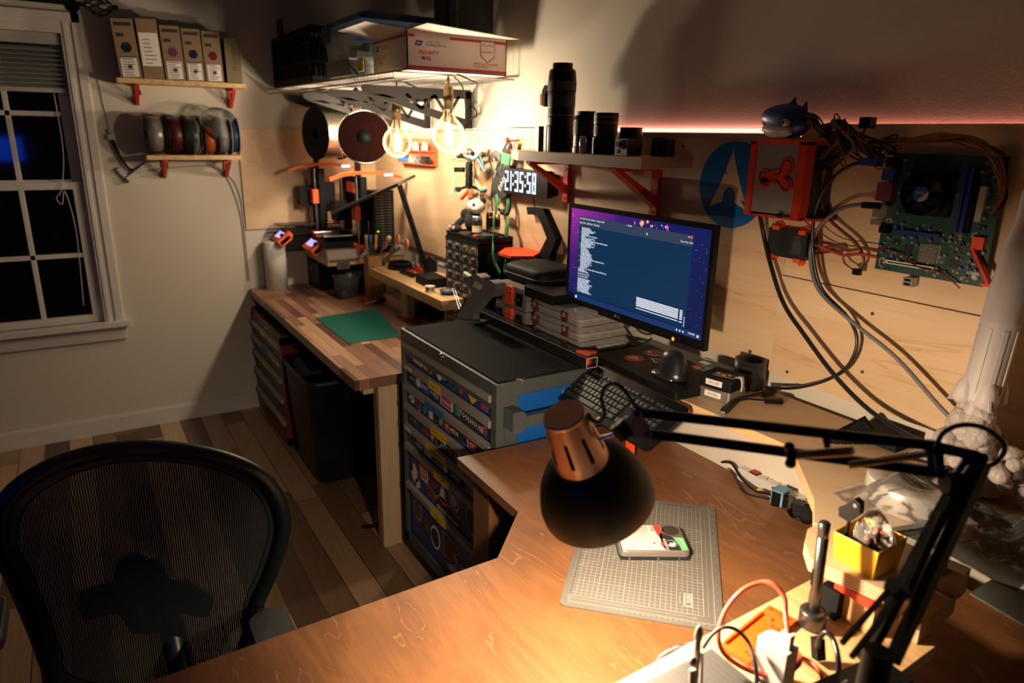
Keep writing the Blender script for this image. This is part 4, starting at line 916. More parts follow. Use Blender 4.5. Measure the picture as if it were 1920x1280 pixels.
mo = thing('monitor', 'black flat monitor showing a dark blue terminal window', 'monitor', ((mx0+mx1)/2, YM, mz0))
b = MB(); b.box(mx0, YM+.002, mz0, mx1, YM+.016, mz1, BLACK).box(mx0+.05, YM+.016, mz0+.04, mx1-.05, YM+.042, mz1-.04, BLACKM); b.obj('case', mo, bev=.002)
bz = .0125; bzb = .026
b = MB()
b.box(mx0, YM-.002, mz0, mx0+bz, YM+.002, mz1, BLACK).box(mx1-bz, YM-.002, mz0, mx1, YM+.002, mz1, BLACK).box(mx0+bz, YM-.002, mz1-bz, mx1-bz, YM+.002, mz1, BLACK).box(mx0+bz, YM-.002, mz0, mx1-bz, YM+.002, mz0+bzb, BLACK)
b.obj('bezel', mo, bev=.0006)
sx0, sx1, sz0, sz1 = mx0+bz, mx1-bz, mz0+bzb, mz1-bz
SW_, SH_ = sx1-sx0, sz1-sz0
m = bpy.data.materials.new('screen_wallpaper'); m.use_nodes = True; nt = m.node_tree; pb_ = nt.nodes['Principled BSDF']; pb_.inputs['Base Color'].default_value = (.005, .005, .005, 1); pb_.inputs['Roughness'].default_value = .4; pb_.inputs['Specular IOR Level'].default_value = .15
tc = nt.nodes.new('ShaderNodeTexCoord'); sp = nt.nodes.new('ShaderNodeSeparateXYZ'); nt.links.new(tc.outputs['Generated'], sp.inputs[0])
m1 = nt.nodes.new('ShaderNodeMath'); m1.operation = 'MULTIPLY_ADD'; m1.inputs[1].default_value = 0.55; nt.links.new(sp.outputs[0], m1.inputs[0])
m2 = nt.nodes.new('ShaderNodeMath'); m2.operation = 'MULTIPLY_ADD'; m2.inputs[1].default_value = -0.42; m2.inputs[2].default_value = 0.42; nt.links.new(sp.outputs[2], m2.inputs[0]); nt.links.new(m2.outputs[0], m1.inputs[2])
vo = nt.nodes.new('ShaderNodeTexVoronoi'); vo.inputs['Scale'].default_value = 60; nt.links.new(tc.outputs['Object'], vo.inputs['Vector'])
m3 = nt.nodes.new('ShaderNodeMath'); m3.operation = 'MULTIPLY_ADD'; m3.inputs[1].default_value = 0.02; nt.links.new(vo.outputs['Color'], m3.inputs[0]); nt.links.new(m1.outputs[0], m3.inputs[2])
cr = nt.nodes.new('ShaderNodeValToRGB'); e = cr.color_ramp.elements
e[0].position = 0.0; e[0].color = (.42, .03, .36, 1); e[1].position = 1; e[1].color = (.002, .010, .06, 1)
for p, c in ((.10, (.22, .02, .28, 1)), (.25, (.045, .010, .16, 1)), (.42, (.006, .012, .10, 1))): k = e.new(p); k.color = c
nt.links.new(m3.outputs[0], cr.inputs[0]); nt.links.new(cr.outputs[0], pb_.inputs['Emission Color']); pb_.inputs['Emission Strength'].default_value = 1.0
b = MB(); b.box(sx0, YM+.0005, sz0, sx1, YM+.002, sz1, m); scr = b.obj('screen', mo, label='lit screen')
def P2(u, v): return (sx0+u*SW_, sz1-v*SH_)
def quad(b, u0, v0, u1, v1, m, d=.0002): 
    a = P2(u0, v1); c = P2(u1, v0); b.box(a[0], YM+.0005-d, a[1], c[0], YM+.0005-d+.0001, c[1], m)
T_BG = glow('terminal_blue', (.0005, .026, .075), 1.0); T_HD = glow('terminal_header', (.030, .048, .092), 1.0); T_BAR = glow('taskbar_blue', (.004, .032, .12), 1.0)
T_W = glow('screen_white', (.72, .78, .88), 1.7); T_G = glow('screen_green', (.03, .55, .30), 1.0); T_Y = glow('screen_yellow', (.8, .6, .05), 1.0); T_R = glow('screen_red', (.8, .08, .08), 1.0)
T_O = glow('screen_orange', (.9, .45, .15), 1.0); T_M = glow('screen_magenta', (.75, .08, .5), 1.0)
b = MB(); quad(b, .075, .075, .895, .93, T_BG); quad(b, .075, .075, .895, .175, T_HD, .0003)
quad(b, 0, .945, 1, 1, T_BAR)
b.obj('terminal_window', scr)
b = MB()
def stext(u, v, s, txt, m, sx=1.0, al='LEFT', d=.0006): q = P2(u, v); b.text(txt, s, face_y(q[0], YM+.0005-d, q[1]), m, al, sx=sx)
stext(.08, .105, .007, 'File  Edit  View  Bookmarks  Settings  Help', T_W); stext(.08, .150, .0075, 'New Tab   Split View   Duplicate', T_W); stext(.47, .095, .008, '~ : bash', T_W, al='CENTER')
stext(.82, .15, .0065, 'Copy  Paste  Find', T_W)
random.seed(21)
lines = []
wd = ['Checking', 'for', 'packages', 'source', 'files', 'Retrieving', 'build', 'depends', 'Validating', 'with', 'md5sums', 'starting', 'prepare', 'Removing', 'existing', 'directory', 'install', 'Making', 'Creating', 'package', 'compress', 'library', 'loading', 'runtime']
lens_ = [24, 22, 40, 30, 22, 14, 34, 12, 32, 24, 62, 30, 34, 28, 34, 26, 14, 20, 24, 22, 22, 24, 24, 26, 26, 60, 24, 26, 30, 26, 20, 26, 20, 62, 18, 22, 30, 0, 26, 0, 26, 0, 34, 32, 30, 30, 34, 30, 28, 30, 30, 28, 34, 34]
vv = .19
for i, L in enumerate(lens_):
    s = ''
    while len(s) < L-4: s += random.choice(wd)+' '
    if L:
        g = random.random() < .4 and i < 34
        if g: stext(.082, vv+.011, .0072, '==>', T_G if i != 11 else T_Y, .9)
        stext(.098 if i < 34 else .082, vv+.011, .0072, s[:L]+('...' if i % 3 == 0 else ''), T_W, .72)
    vv += .0133
b.obj('terminal_text', scr)
b = MB()
for k in range(6): quad(b, .56, .775+k*.0165, .845, .783+k*.0165, T_W, .0005); quad(b, .855, .775+k*.0165, .872, .783+k*.0165, T_W, .0005)
quad(b, .56, .884, .845, .890, T_W, .0005); quad(b, .855, .884, .872, .892, T_W, .0005)
quad(b, .884, .83, .886, .925, T_W, .0005)
b.obj('progress_bars', scr)
b = MB(); random.seed(3)
def dia(u, v, r, m):
    q = P2(u, v); b.prism([(-r, 0), (0, -r), (r, 0), (0, r)], .0001, m, face_y(q[0], YM+.0002, q[1]))
dia(.56, .045, .010, T_O); dia(.60, .02, .006, T_O); dia(.73, .042, .008, T_M)
for k in range(16): dia(random.uniform(.5, .78), random.uniform(.015, .07), random.uniform(.001, .003), random.choice([T_M, T_O, T_W]))
for k in range(26): dia(random.uniform(.005, .07), random.uniform(.03, .9), random.uniform(.0004, .0012), random.choice([T_M, T_W]))
for k in range(26): dia(random.uniform(.905, .99), random.uniform(.1, .9), random.uniform(.0003, .0007), T_W)
for u, m_ in ((.012, T_W), (.032, T_O), (.052, T_W), (.074, T_W)): q = P2(u, .972); b.prism(circ(.0042, 14), .0001, m_, face_y(q[0], YM, q[1]))
q = P2(.074, .972); b.prism(rrect(.013, .014, .001), .0001, T_BAR, face_y(q[0], YM-.0001, q[1])); b.prism(rrect(.007, .008, .001), .0001, T_W, face_y(q[0], YM-.0002, q[1]))
for u in (.845, .865, .885): q = P2(u, .972); b.prism(circ(.0026, 10), .0001, T_W, face_y(q[0], YM, q[1]))
q = P2(.915, .975); b.text('9:35 PM', .0075, face_y(q[0], YM-.0001, q[1]), T_W); q = P2(.975, .972); b.prism(circ(.0036, 10), .0001, T_W, face_y(q[0], YM, q[1]))
q = P2(.87, .090); b.prism([(-.003, 0), (0, -.003), (.003, 0)], .0001, T_W, face_y(q[0], YM, q[1])); q = P2(.886, .092); b.prism(circ(.0042, 14), .0001, T_R, face_y(q[0], YM, q[1]))
q = P2(.60, .12); b.prism([(0, 0), (.004, -.006), (.001, -.007), (0, -.010)], .0001, T_W, face_y(q[0], YM, q[1]))
b.obj('screen_icons', scr)
b = MB(); q = ((mx0+mx1)/2-.04, mz0+.012); b.prism(circ(.005, 16), .0003, GREY, face_y(q[0]-.012, YM-.002, q[1]+.003)); b.text('LG', .012, face_y(q[0]-.004, YM-.0024, q[1]-.0015), GREY)
for k in range(5): b.prism(circ(.0012, 8), .0003, GREY, face_y(mx1-.09-k*.022, YM-.002, mz0+.013))
b.obj('logo', mo)
b = MB(); q = Yp(1263, 635, YM); b.prism(circ(.0055, 18), .0005, glow('orange_power_dot', (1.0, .28, .03), 1.6), face_y(q.x, YM-.0022, q.z)); b.obj('power_light', mo, label='orange power light')
b = MB(); b.box((mx0+mx1)/2-.05, YM+.042, 1.16, (mx0+mx1)/2+.05, YM+.055, 1.26, BLACKM).box((mx0+mx1)/2-.03, YM+.055, 1.18, (mx0+mx1)/2+.03, -.001, 1.24, BLACKM); b.obj('wall_mount', mo, bev=.002)
def cab(pts, r, m, lab, name='cable', n=8):
    b = MB(); b.wire(pts, r, m, n); return tag(b.obj(name), lab, 'cable')
cab([Yp(1160, 600, -.10), Yp(1156, 622, -.09), Yp(1148, 645, -.08), Yp(1140, 660, -.07)], .0022, CB, 'thin black cable dropping behind the left part of the monitor')
cab([Yp(1170, 610, -.14), Yp(1183, 628, -.12), Yp(1196, 638, -.10), Yp(1212, 640, -.08), Yp(1222, 634, -.06)], .0035, CB, 'black cable sagging under the middle of the monitor')
ZR = .9455
A = Zp(1112, 662, ZR+.022); Bq = Zp(1268, 737, ZR+.022); Cq = Zp(1330, 692, ZR+.022)
ux_ = (Bq-A); ux_.z = 0; LW = min(ux_.length, .40); ux_.normalize(); uy_ = V((-ux_.y, ux_.x, 0)); LD = .225
lp = thing('laptop', 'closed black laptop with round and square stickers on its lid', 'laptop', (Bq.x-.2, Bq.y+.1, ZR))
M = frame_of((Bq.x-ux_.x*LW, Bq.y-ux_.y*LW, ZR+.0005), ux_, (0, 0, 1))
LBK = mat('laptop_rubber', (.004, .0045, .005), .5, noise=.15, spec=.2)
b = MB(); b.prism(rrect(LW, LD, .010, 4, LW/2, LD/2), .012, LBK, M); b.obj('base', lp, bev=.001)
b = MB(); b.prism(rrect(LW, LD, .010, 4, LW/2, LD/2), .0085, LBK, M @ TRN((0, 0, .0125))); b.obj('lid', lp, bev=.001)
MT = M @ TRN((0, 0, .0211))
def onl(px, py):   # photo point on the lid, in lid coordinates
    q = M.inverted() @ Zp(px, py, ZR+.0216); return q.x, q.y
b = MB()
u, v = onl(1189, 671); b.prism(circ(.031, 32, u, v), .0003, STK['r'], MT)
for p in ([(-.020, -.013), (.020, .001), (.019, .006), (-.021, -.008)], [(-.006, .016), (.0, .018), (.010, -.004), (.005, -.006)], [(-.020, -.010), (-.017, -.013), (.0, .015), (-.006, .017)]): b.prism([(u+x, v+y) for x, y in p], .0005, PAPER, MT)
u, v = onl(1227, 661); b.prism(circ(.030, 32, u, v), .0003, PAPER, MT); b.prism(circ(.0285, 32, u, v), .0004, STK['k'], MT); b.prism(circ(.024, 32, u, v), .0005, STK['r'], MT); b.prism(circ(.016, 12, u, v+.004, 1, .5), .0007, STK['n'], MT); b.prism(circ(.008, 5, u-.012, v-.008), .0007, PAPER, MT)
u, v = onl(1232, 676); b.prism([(u-.030, v-.002), (u+.010, v-.018), (u+.028, v+.012), (u-.006, v+.018)], .0003, PAPER, MT); b.prism([(u-.024, v-.001), (u+.008, v-.013), (u+.022, v+.010), (u-.005, v+.014)], .0005, STK['r'], MT); b.prism(circ(.008, 9, u+.006, v-.002), .0007, STK['k'], MT)
u, v = onl(1322, 680); b.prism([(u-.016, v-.012), (u+.016, v-.012), (u+.016, v+.012), (u-.016, v+.012)], .0003, PAPER, MT)
b.obj('sticker', lp, label='red and white stickers')
b = MB(); u, v = onl(1306, 688)
b.prism([(u-.016, v-.013), (u+.016, v-.013), (u+.016, v+.013), (u-.016, v+.013)], .0003, mat('sticker_peach', (.5, .28, .18), .5), MT); b.prism([(u-.013, v-.010), (u+.013, v-.010), (u+.013, v+.010), (u-.013, v+.010)], .0005, mat('sticker_peach2', (.42, .16, .09), .5), MT)
u, v = onl(1335, 693); b.prism(circ(.030, 28, u-.006, v), .0003, PAPER, MT); b.prism(circ(.028, 28, u-.006, v), .0005, STK['k'], MT); b.prism(circ(.020, 28, u-.006, v), .0007, STK['t'], MT)
b.obj('sticker', lp, label='peach square and round teal stickers')
b = MB(); u, v = LW-.115, .010; b.text('ThinkPad', .016, MT @ TRN((u, v, .0003)), DGREY); b.obj('lettering', lp)
ms = thing('computer_mouse', 'black upright mouse sitting on the closed laptop', 'mouse', (2.83, -.22, ZR+.022))
q0 = Zp(1262, 706, ZR+.024); zt = ZR+.0225
b = MB(); rs_ = []
secs = [(0, .040, .034, 0), (.006, .043, .037, 0), (.020, .040, .034, .004), (.038, .036, .030, .008), (.054, .032, .026, .012), (.066, .026, .021, .016), (.071, .012, .012, .018)]
for z, rx, ry, sh_ in secs:
    rs_.append([q0+V((math.cos(a)*rx*1.25*(1.1 if math.cos(a) < 0 else .9)+sh_*-.6, math.sin(a)*ry+sh_*.6, z-.001)) for a in [2*PI*i/20 for i in range(20)]])
b.rings(rs_, mat('mouse_black', (.009, .010, .014), .3)); b.obj('shell', ms)
b = MB(); rs_ = []
for z, s in ((0, 1), (.006, .98), (.010, .7)): rs_.append([q0+V((-.018+math.cos(a)*.052*s, -.014+math.sin(a)*.030*s, z)) for a in [2*PI*i/20 for i in range(20)]])
b.rings(rs_, mat('mouse_gloss', (.014, .014, .016), .15, coat=.5)); b.obj('thumb_rest', ms)
b = MB(); b.tube([q0+V((.026, -.014, .030)), q0+V((.022, -.004, .050)), q0+V((.010, .010, .060))], .0014, GREY, 6); b.obj('seam', ms)
TL, TR, BR_ = Zp(1107, 677, .950), Zp(1296, 767, .951), Zp(1219, 848, .868)
kx = (TR-TL); kw = kx.length; kx.normalize()
kn0 = (BR_-TR); kn0 = kn0-kx*kn0.dot(kx); kd = kn0.length; kyv = -kn0.normalized(); kz = kx.cross(kyv)
if kz.z < 0: kz = -kz
MK = frame_of(TR-kx*kw+kn0, kx, kz)     # origin: front left corner, local y towards the back
kb = thing('keyboard', 'glossy black keyboard leaning against the ledge', 'keyboard', tuple(MK.translation))
KG = mat('piano_black', (.004, .004, .005), .18, spec=.3); KEY = mat('key_black', (.011, .012, .013), .42, spec=.35)
b = MB(); b.prism(rrect(kw, kd, .016, 5, kw/2, kd/2), .012, KG, MK @ TRN((0, 0, -.012))); b.obj('body', kb, bev=.003, seg=3)
rows_k = [(.90, .50, [.0]+[1]*0, ''), ]
kpw = (kw-.05)/22.6
def keyrow(v, h, seq):
    x = .022
    for w_, ch in seq:
        if ch is not None:
            cx_, cy_ = x+w_*kpw/2, v
            M = MK @ TRN((cx_, cy_, 0))
            ww, hh = w_*kpw-.0022, h-.0022
            vs = [(-ww/2, -hh/2, 0), (ww/2, -hh/2, 0), (ww/2, hh/2, 0), (-ww/2, hh/2, 0), (-ww/2+.0016, -hh/2+.0016, .0045), (ww/2-.0016, -hh/2+.0016, .0045), (ww/2-.0016, hh/2-.0012, .0045), (-ww/2+.0016, hh/2-.0012, .0045)]
            kbm.add(vs, [(4, 5, 6, 7), (0, 1, 5, 4), (1, 2, 6, 5), (2, 3, 7, 6), (3, 0, 4, 7)], KEY, M=M)
            if ch: legend.append((cx_-ww*.22, cy_-hh*.05, ch))
        x += w_*kpw
kbm = MB(); legend = []
one = lambda s: [(1, c) for c in s]
kh = (kd-.045)/6.1; v0 = .022+kh/2
tail = lambda a, b_: [(.35, None)]+a+[(.35, None)]+b_
F_ = [(1, 'esc'), (.6, None)]+[(1, 'F%d' % i) for i in (1, 2, 3, 4)]+[(.4, None)]+[(1, 'F%d' % i) for i in (5, 6, 7, 8)]+[(.4, None)]+[(1, 'F%d' % i) for i in (9, 10, 11, 12)]
keyrow(v0, kh, [(1.5, 'ctrl'), (1.1, 'fn'), (1.2, 'alt'), (5.6, ''), (1.2, 'alt'), (1.1, ''), (1.1, ''), (1.5, 'ctrl'), (.5, None)]+one('<v>')+[(.4, None), (2, '0'), (1, '.'), (1, 'E')])
keyrow(v0+kh, kh, [(2.2, 'shift')]+one('ZXCVBNM,./')+[(2.1, 'shift'), (.5, None), (1, None), (1, '^'), (1, None), (.4, None)]+one('123')+[(1, '')])
keyrow(v0+2*kh, kh, [(1.7, 'caps')]+one("ASDFGHJKL;'")+[(1.6, 'enter'), (.5, None), (3, None), (.4, None)]+one('456')+[(1, '+')])
keyrow(v0+3*kh, kh, [(1.4, 'tab')]+one('QWERTYUIOP[]')+[(.9, ''), (.5, None)]+[(1, 'del'), (1, 'end'), (1, 'pg'), (.4, None)]+one('789')+[(1, '+')])
keyrow(v0+4*kh, kh, one('`1234567890-=')+[(1.3, 'back'), (.5, None)]+[(1, 'ins'), (1, 'hm'), (1, 'pg'), (.4, None)]+[(1, 'nu'), (1, '/'), (1, '*'), (1, '-')])
keyrow(v0+5*kh+.003, kh*.72, F_+[(.1, None), (.5, None), (1, ''), (1, ''), (1, ''), (.4, None), (1, ''), (1, ''), (1, ''), (1, '')])
kbm.obj('keys', kb)
b = MB()
for x_, y_, ch in legend: b.text(ch, .0058 if len(ch) == 1 else .0042, MK @ TRN((x_, y_, .0048)), PAPER)
b.prism(circ(.0045, 10, kw*.515, .0105), .0002, PAPER, MK @ TRN((0, 0, .0002))); b.prism(circ(.0028, 10, kw*.515, .0105), .0003, KG, MK @ TRN((0, 0, .0002))); b.text('Logitech', .005, MK @ TRN((kw*.5, .003, .0003)), PAPER)
b.obj('key_legends', kb)
b = MB()
for u in (.2, .7):
    q = MK @ V((kw*u, .04, -.012)); q.z -= .0005; MB().prism([(-.012, -.006), (.012, -.006), (.012, .006), (-.012, .006)], max(.01, q.z-.7606), ORANGE, TRN((q.x, q.y+.02, .7603))).obj('foot', kb, label='orange printed foot')
def pibox(z, h, m, lab, txt, gname):
    a = Zp(1309, 743 if z < ZR+.01 else 712, z if z > ZR+.01 else ZR); 
    a = Zp(1309, 741, ZR); c = Zp(1367, 759, ZR)
    x = (c-a).normalized(); w_ = (c-a).length
    M = frame_of(a+V((0, 0, z-ZR+.0005)), x, (0, 0, 1)); d = .085
    t = thing('computer_case', lab, 'mini computer', tuple(M.translation), group=None)
    b = MB(); b.prism(rrect(w_, d, .006, 3, w_/2, d/2), h, m, M); b.obj('case', t, bev=.0015)
    F = M @ frame_of((w_*.46, -.0003, h*.5), (1, 0, 0), (0, -1, 0))
    b = MB(); b.prism([(-.024, -.008), (.024, -.008), (.024, .008), (-.024, .008)], .0004, PAPER, F); b.text(txt, .0085, F @ TRN((0, -.003, .0006)), INK, 'CENTER'); b.obj('name_label', t)
    return t, M, w_, d
pibox(ZR, .030, mat('silver_aluminium', (.42, .40, .37), .35, .85), 'silver little computer case labelled 4GB under the black one', 'PI4 4GB', 0)
t, M, w_, d = pibox(ZR+.031, .032, BLACKM, 'black little computer case stacked on the silver one beside the cup', 'PI4 2GB', 0)
b = MB(); MP = M @ TRN((.028, .012, .0325)) @ Matrix.Rotation(.15, 4, 'Z')
bb = MB(); bb.box(0, 0, 0, .060, .030, .0015, mat('small_board_olive', (.10, .10, .05), .45, noise=.4, nscale=200), MP)
for (u, v, s) in ((.006, .014, .010), (.022, .008, .012), (.038, .016, .006), (.044, .004, .008)): bb.box(u, v, .0015, u+s, v+s, .0035, random.choice([STK['o'], BLACK, mat('chip_black', (.01, .01, .01)), SLV]), MP)
tag(bb.obj('circuit_board'), 'small olive circuit board lying on the black computer case', 'circuit board')
bb = MB(); W0 = [MP @ V((.060, .003+.0, .003)), MP @ V((.074, .002, .005)), MP @ V((.080, .0, -.008)), MP @ V((.081, -.002, -.030))]
W1 = [p+(MP.to_3x3() @ V((0, .022, 0))) for p in W0]
c0_, c1_ = catmull(W0, 6), catmull(W1, 6)
RBN = stripes('ribbon_white', (.42, .40, .40), (.75, .73, .70), 700, 'y', .5, .25)
bb.add(c0_+c1_, [(i, i+1, len(c0_)+i+1, len(c0_)+i) for i in range(len(c0_)-1)], RBN, True)
tag(bb.obj('ribbon_cable', solid=.0005), 'white flat ribbon cable hanging over the side of the stacked cases', 'cable')
q = Zp(1402, 724, ZR)
b = MB(); b.lathe([(0, 0), (.043, 0), (.043, .080), (.0405, .080), (.0405, .004), (0, .004)], mat('cup_black', (.014, .015, .016), .32, stretch=(1, 1, 60), noise=.2), TRN((q.x, q.y, ZR+.0005)), 40, smooth=True)
tag(b.obj('round_cup'), 'open black cylindrical cup next to the small computer cases', 'cup')
b = MB(); zz = ZR+.008
b.wire([Zp(1357, 764, zz), Zp(1374, 752, zz), Zp(1395, 744, zz), Zp(1425, 737, zz), Zp(1437, 734, zz)], .0035, BLACK, 8)
b.bar(Zp(1356, 772, zz), Zp(1372, 757, zz), .016, .010, BLACK).bar(Zp(1433, 738, zz+.002), Zp(1452, 731, zz+.002), .015, .013, BLACK)
b.box(-.001, -.006, -.003, .0, .006, .003, GREY, frame_of(Zp(1355.5, 773, zz), Zp(1372, 757, zz)-Zp(1356, 772, zz), (0, 0, 1)))
tag(b.obj('video_adapter', bev=.001), 'short black video adapter lead in front of the round cup', 'adapter')
b = MB(); b.wire([Zp(1384, 752, zz), Zp(1400, 748, zz), Zp(1420, 749, zz), Zp(1436, 750, zz)], .0025, BLACK, 8).bar(Zp(1434, 750, zz), Zp(1467, 752, zz), .016, .012, BLACK)
tag(b.obj('usb_adapter', bev=.001), 'black adapter with a flat rectangular plug right of the cup', 'adapter')
fk = thing('small_keyboard', 'small black keyboard lying tilted on the ledge below the hanging cables', 'keyboard', (3.25, -.07, ZR))
a_, b_, c_ = Zp(1545, 818, ZR+.012), Zp(1622, 779, ZR+.05), Zp(1650, 800, ZR+.03)
d_ = a_+(c_-b_)
b = MB(); n_ = (b_-a_).cross(c_-b_).normalized(); n_ = n_ if n_.z > 0 else -n_
MF = frame_of(a_, b_-a_, n_); fw = (b_-a_).length; fd = .075
sgn = 1 if (MF.inverted() @ c_).y > 0 else -1
b.box(0, 0 if sgn > 0 else -fd, -.008, fw, fd if sgn > 0 else 0, 0, BLACK, MF); b.obj('body', fk, bev=.001)
b = MB()
for i in range(11):
    for j in range(5):
        b.cbox((.01+(i+.5)*(fw-.02)/11, sgn*(.006+(j+.5)*(fd-.012)/5), .0015), ((fw-.02)/11-.0015, (fd-.012)/5-.0015, .003), KEY, MF)
b.obj('keys', fk)
b = MB(); b.box(a_.x+.02, -.10, ZR+.0005, a_.x+.12, -.01, ZR+.028, BLACKM); tag(b.obj('gadget_case', bev=.003), 'black gadget case propping up the small tilted keyboard', 'case')
b = MB(); pts = [Zp(x, y, ZR+.006) for x, y in ((1640, 815), (1665, 805), (1682, 815), (1690, 832), (1670, 840), (1655, 828))]; b.wire(pts, .003, BLACK, 6); tag(b.obj('cable_coil'), 'small coiled black lead right of the small keyboard', 'cable')
rk = thing('rocket_model', 'tall white printed rocket on a column of translucent smoke', 'rocket model', (3.52, -.09, ZR))
RW = mat('white_print', (.50, .45, .44), .55, noise=.04)
YR = -.115
def RP(px, py): return Yp(px, py, YR)
tip, foot = RP(1925, 430), RP(1836, 748)
ax = (tip-foot).normalized(); Lr = (tip-foot).length
MR = frame_of(foot, (1, 0, 0), ax)
b = MB(); b.lathe([(0, 0), (.034, 0), (.034, .006), (.033, .01), (.033, .155), (.034, .158), (.034, .165), (.033, .168), (.033, .22), (.030, .245), (.030, .30), (.029, .31), (.022, .345), (.022, .40), (.012, .43), (.010, .46), (.003, .49), (.003, .55), (0, .555)], RW, MR, 32)
for k in range(8):
    a = 2*PI*k/8; b.box(-.004, .0325, .02, .004, .0345, .15, RW, MR @ Matrix.Rotation(a, 4, 'Z'))
b.obj('body', rk)
b = MB()
for k in range(4):
    a = PI/4+k*PI/2; T = MR @ Matrix.Rotation(a, 4, 'Z')
    b.prism([(.030, -.006), (.030, .040), (.038, .030), (.056, -.006)], .004, RW, T @ frame_of((0, .002, 0), (1, 0, 0), (0, -1, 0)))
    b.lathe([(.012, -.008), (.020, .0), (.016, .03), (.004, .05)], RW, T @ TRN((.028, 0, 0)), 14)
b.obj('fin', rk, label='four fins at the base')
b = MB()
for u, v in ((0, 0), (.018, 0), (-.018, 0), (0, .018), (0, -.018)): b.lathe([(.006, .002), (.008, -.010), (.012, -.026)], RW, MR @ TRN((u, v, 0)), 14)
b.obj('nozzle', rk)
SMO = clearmat('smoke_print', (.62, .54, .50), .62, .3, bumps=60)
random.seed(17); b = MB(); base = RP(1800, 900); base.z = ZR+.02
for k in range(64):
    t_ = k/63; c = foot+(V((foot.x-.015, YR, ZR+.02))-foot)*t_
    w_ = .022+.035*t_**1.6
    for jj in range(2):
        o = V((random.uniform(-1, 1)*w_, random.uniform(-1, 1)*w_*.9, random.uniform(-.01, .01)))
        p = c+V((0, 0, -.02))+o; r = random.uniform(.012, .022)*(1+.5*t_)
        p.z = max(p.z, ZR+r+.001); b.ball(p, r, SMO, n=10, k=7, sc=(1, 1, 1.1))
b.obj('smoke_column', rk, label='translucent printed smoke')
b = MB(); random.seed(4); cc = Zp(1868, 905, ZR+.02)
for k in range(46):
    p = cc+V((random.gauss(0, .035), random.gauss(0, .03), abs(random.gauss(.02, .018)))); r = random.uniform(.012, .024); p.z = max(p.z, ZR+r+.001); b.ball(p, r, SMO, n=10, k=7)
b.obj('smoke_cloud', rk, label='round puff of printed smoke')
mt = thing('cutting_mat', 'grey gridded cutting mat lying under the hard disk and desk lamp', 'cutting mat', (3.2, -.6, .76))
mc = [Zp(1048, 1136, .763), Zp(1350, 1186, .763), Zp(1344.6, 950.5, .763), Zp(1109, 919, .763)]
ex = ((mc[1]-mc[0])+(mc[2]-mc[3])).normalized(); ctr = sum(mc, V((0, 0, 0)))/4
MM = frame_of(ctr-ex*.15-V((-ex.y, ex.x, 0))*.225, ex, (0, 0, 1)); MM.translation.z = .7604
MG = mat('mat_grey', (.105, .10, .09), .62, noise=.06)
MLN = mat('mat_line', (.42, .38, .32), .6)
b = MB(); b.prism(rrect(.30, .45, .010, 4, .15, .225), .003, MG, MM); b.obj('sheet', mt)
b = MB(); z_ = .0031
def ln(x0, y0, x1, y1, w_=.0004):
    d = V((x1-x0, y1-y0, 0)); L = d.length; b.add([(0, -w_/2, 0), (L, -w_/2, 0), (L, w_/2, 0), (0, w_/2, 0)], [(0, 1, 2, 3)], MLN, M=MM @ frame_of((x0, y0, z_), d, (0, 0, 1)))
gx0, gx1, gy0, gy1 = .015, .285, .015, .435
for a in ((gx0, gy0, gx1, gy0), (gx1, gy0, gx1, gy1), (gx1, gy1, gx0, gy1), (gx0, gy1, gx0, gy0)): ln(*a, .0009)
ix1, iy0 = .265, .035
for i in range(26): x_ = gx0+i*.01; ln(x_, iy0, x_, gy1, .001 if i % 5 == 0 else .0006)
for j in range(41): y_ = iy0+j*.01; ln(gx0, y_, ix1, y_, .001 if j % 5 == 0 else .0006)
ln(gx0+.0, iy0+.10, ix1, iy0+.255, .0005); ln(gx0+.0, iy0+.255, ix1, iy0+.10, .0005); ln(gx0, iy0+.16, ix1, iy0+.30, .0005)
for i in range(108):
    x_ = gx0+i*.0025; ln(x_, gy0, x_, gy0+(.004 if i % 4 == 0 else .002), .0003)
for j in range(168):
    y_ = gy0+j*.0025; ln(gx1, y_, gx1-(.004 if j % 4 == 0 else .002), y_, .0003)
ln(gx0+.003, gy0+.011, ix1-.01, gy0+.011, .0003)
for i in range(80): x_ = gx0+.003+i*.0032; ln(x_, gy0+.011, x_, gy0+.011+(.004 if i % 8 == 0 else .002), .0003)
ln(gx1-.011, iy0, gx1-.011, gy1-.005, .0003)
for i in range(125): y_ = iy0+i*.0032; ln(gx1-.011, y_, gx1-.011-(.004 if i % 8 == 0 else .002), y_, .0003)
for i in range(28): b.text(str(i), .0052 if i % 5 == 0 else .0042, MM @ TRN((gx0+i*.01, gy0-.006, z_)), MLN, 'CENTER')
for j in range(1, 43): b.text(str(j), .0048 if j % 5 == 0 else .004, MM @ frame_of((gx0-.0025, gy0+j*.01, z_), (0, 1, 0), (0, 0, 1)), MLN, 'CENTER')
for j in range(1, 17): b.text(str(j), .0055, MM @ TRN((gx1+.0065, iy0+j*.0254, z_)), MLN, 'CENTER')
for j in range(42): b.text(str(j), .0038, MM @ frame_of((gx0+j*.0063, gy1+.006, z_), (1, 0, 0), (0, 0, 1)), MLN, 'CENTER')
b.text('inch', .0055, MM @ TRN((ix1-.022, gy0+.008, z_)), MLN)
LG2 = mat('mat_logo_pale', (.48, .45, .40), .6)
b.prism([(.228, .056), (.245, .056), (.245, .096), (.228, .096)], .0003, LG2, MM @ TRN((0, 0, z_))); b.prism([(.2305, .0585), (.2425, .0585), (.2425, .0935), (.2305, .0935)], .0003, MG, MM @ TRN((0, 0, z_+.0002)))
b.text('VESTA', .0118, MM @ frame_of((.2325, .0925, z_+.0006), (0, -1, 0), (0, 0, 1)), LG2, sx=.82, bold=.0003)
b.prism([(.216, .056), (.2275, .056), (.2275, .096), (.216, .096)], .0003, MG, MM @ TRN((0, 0, z_)))
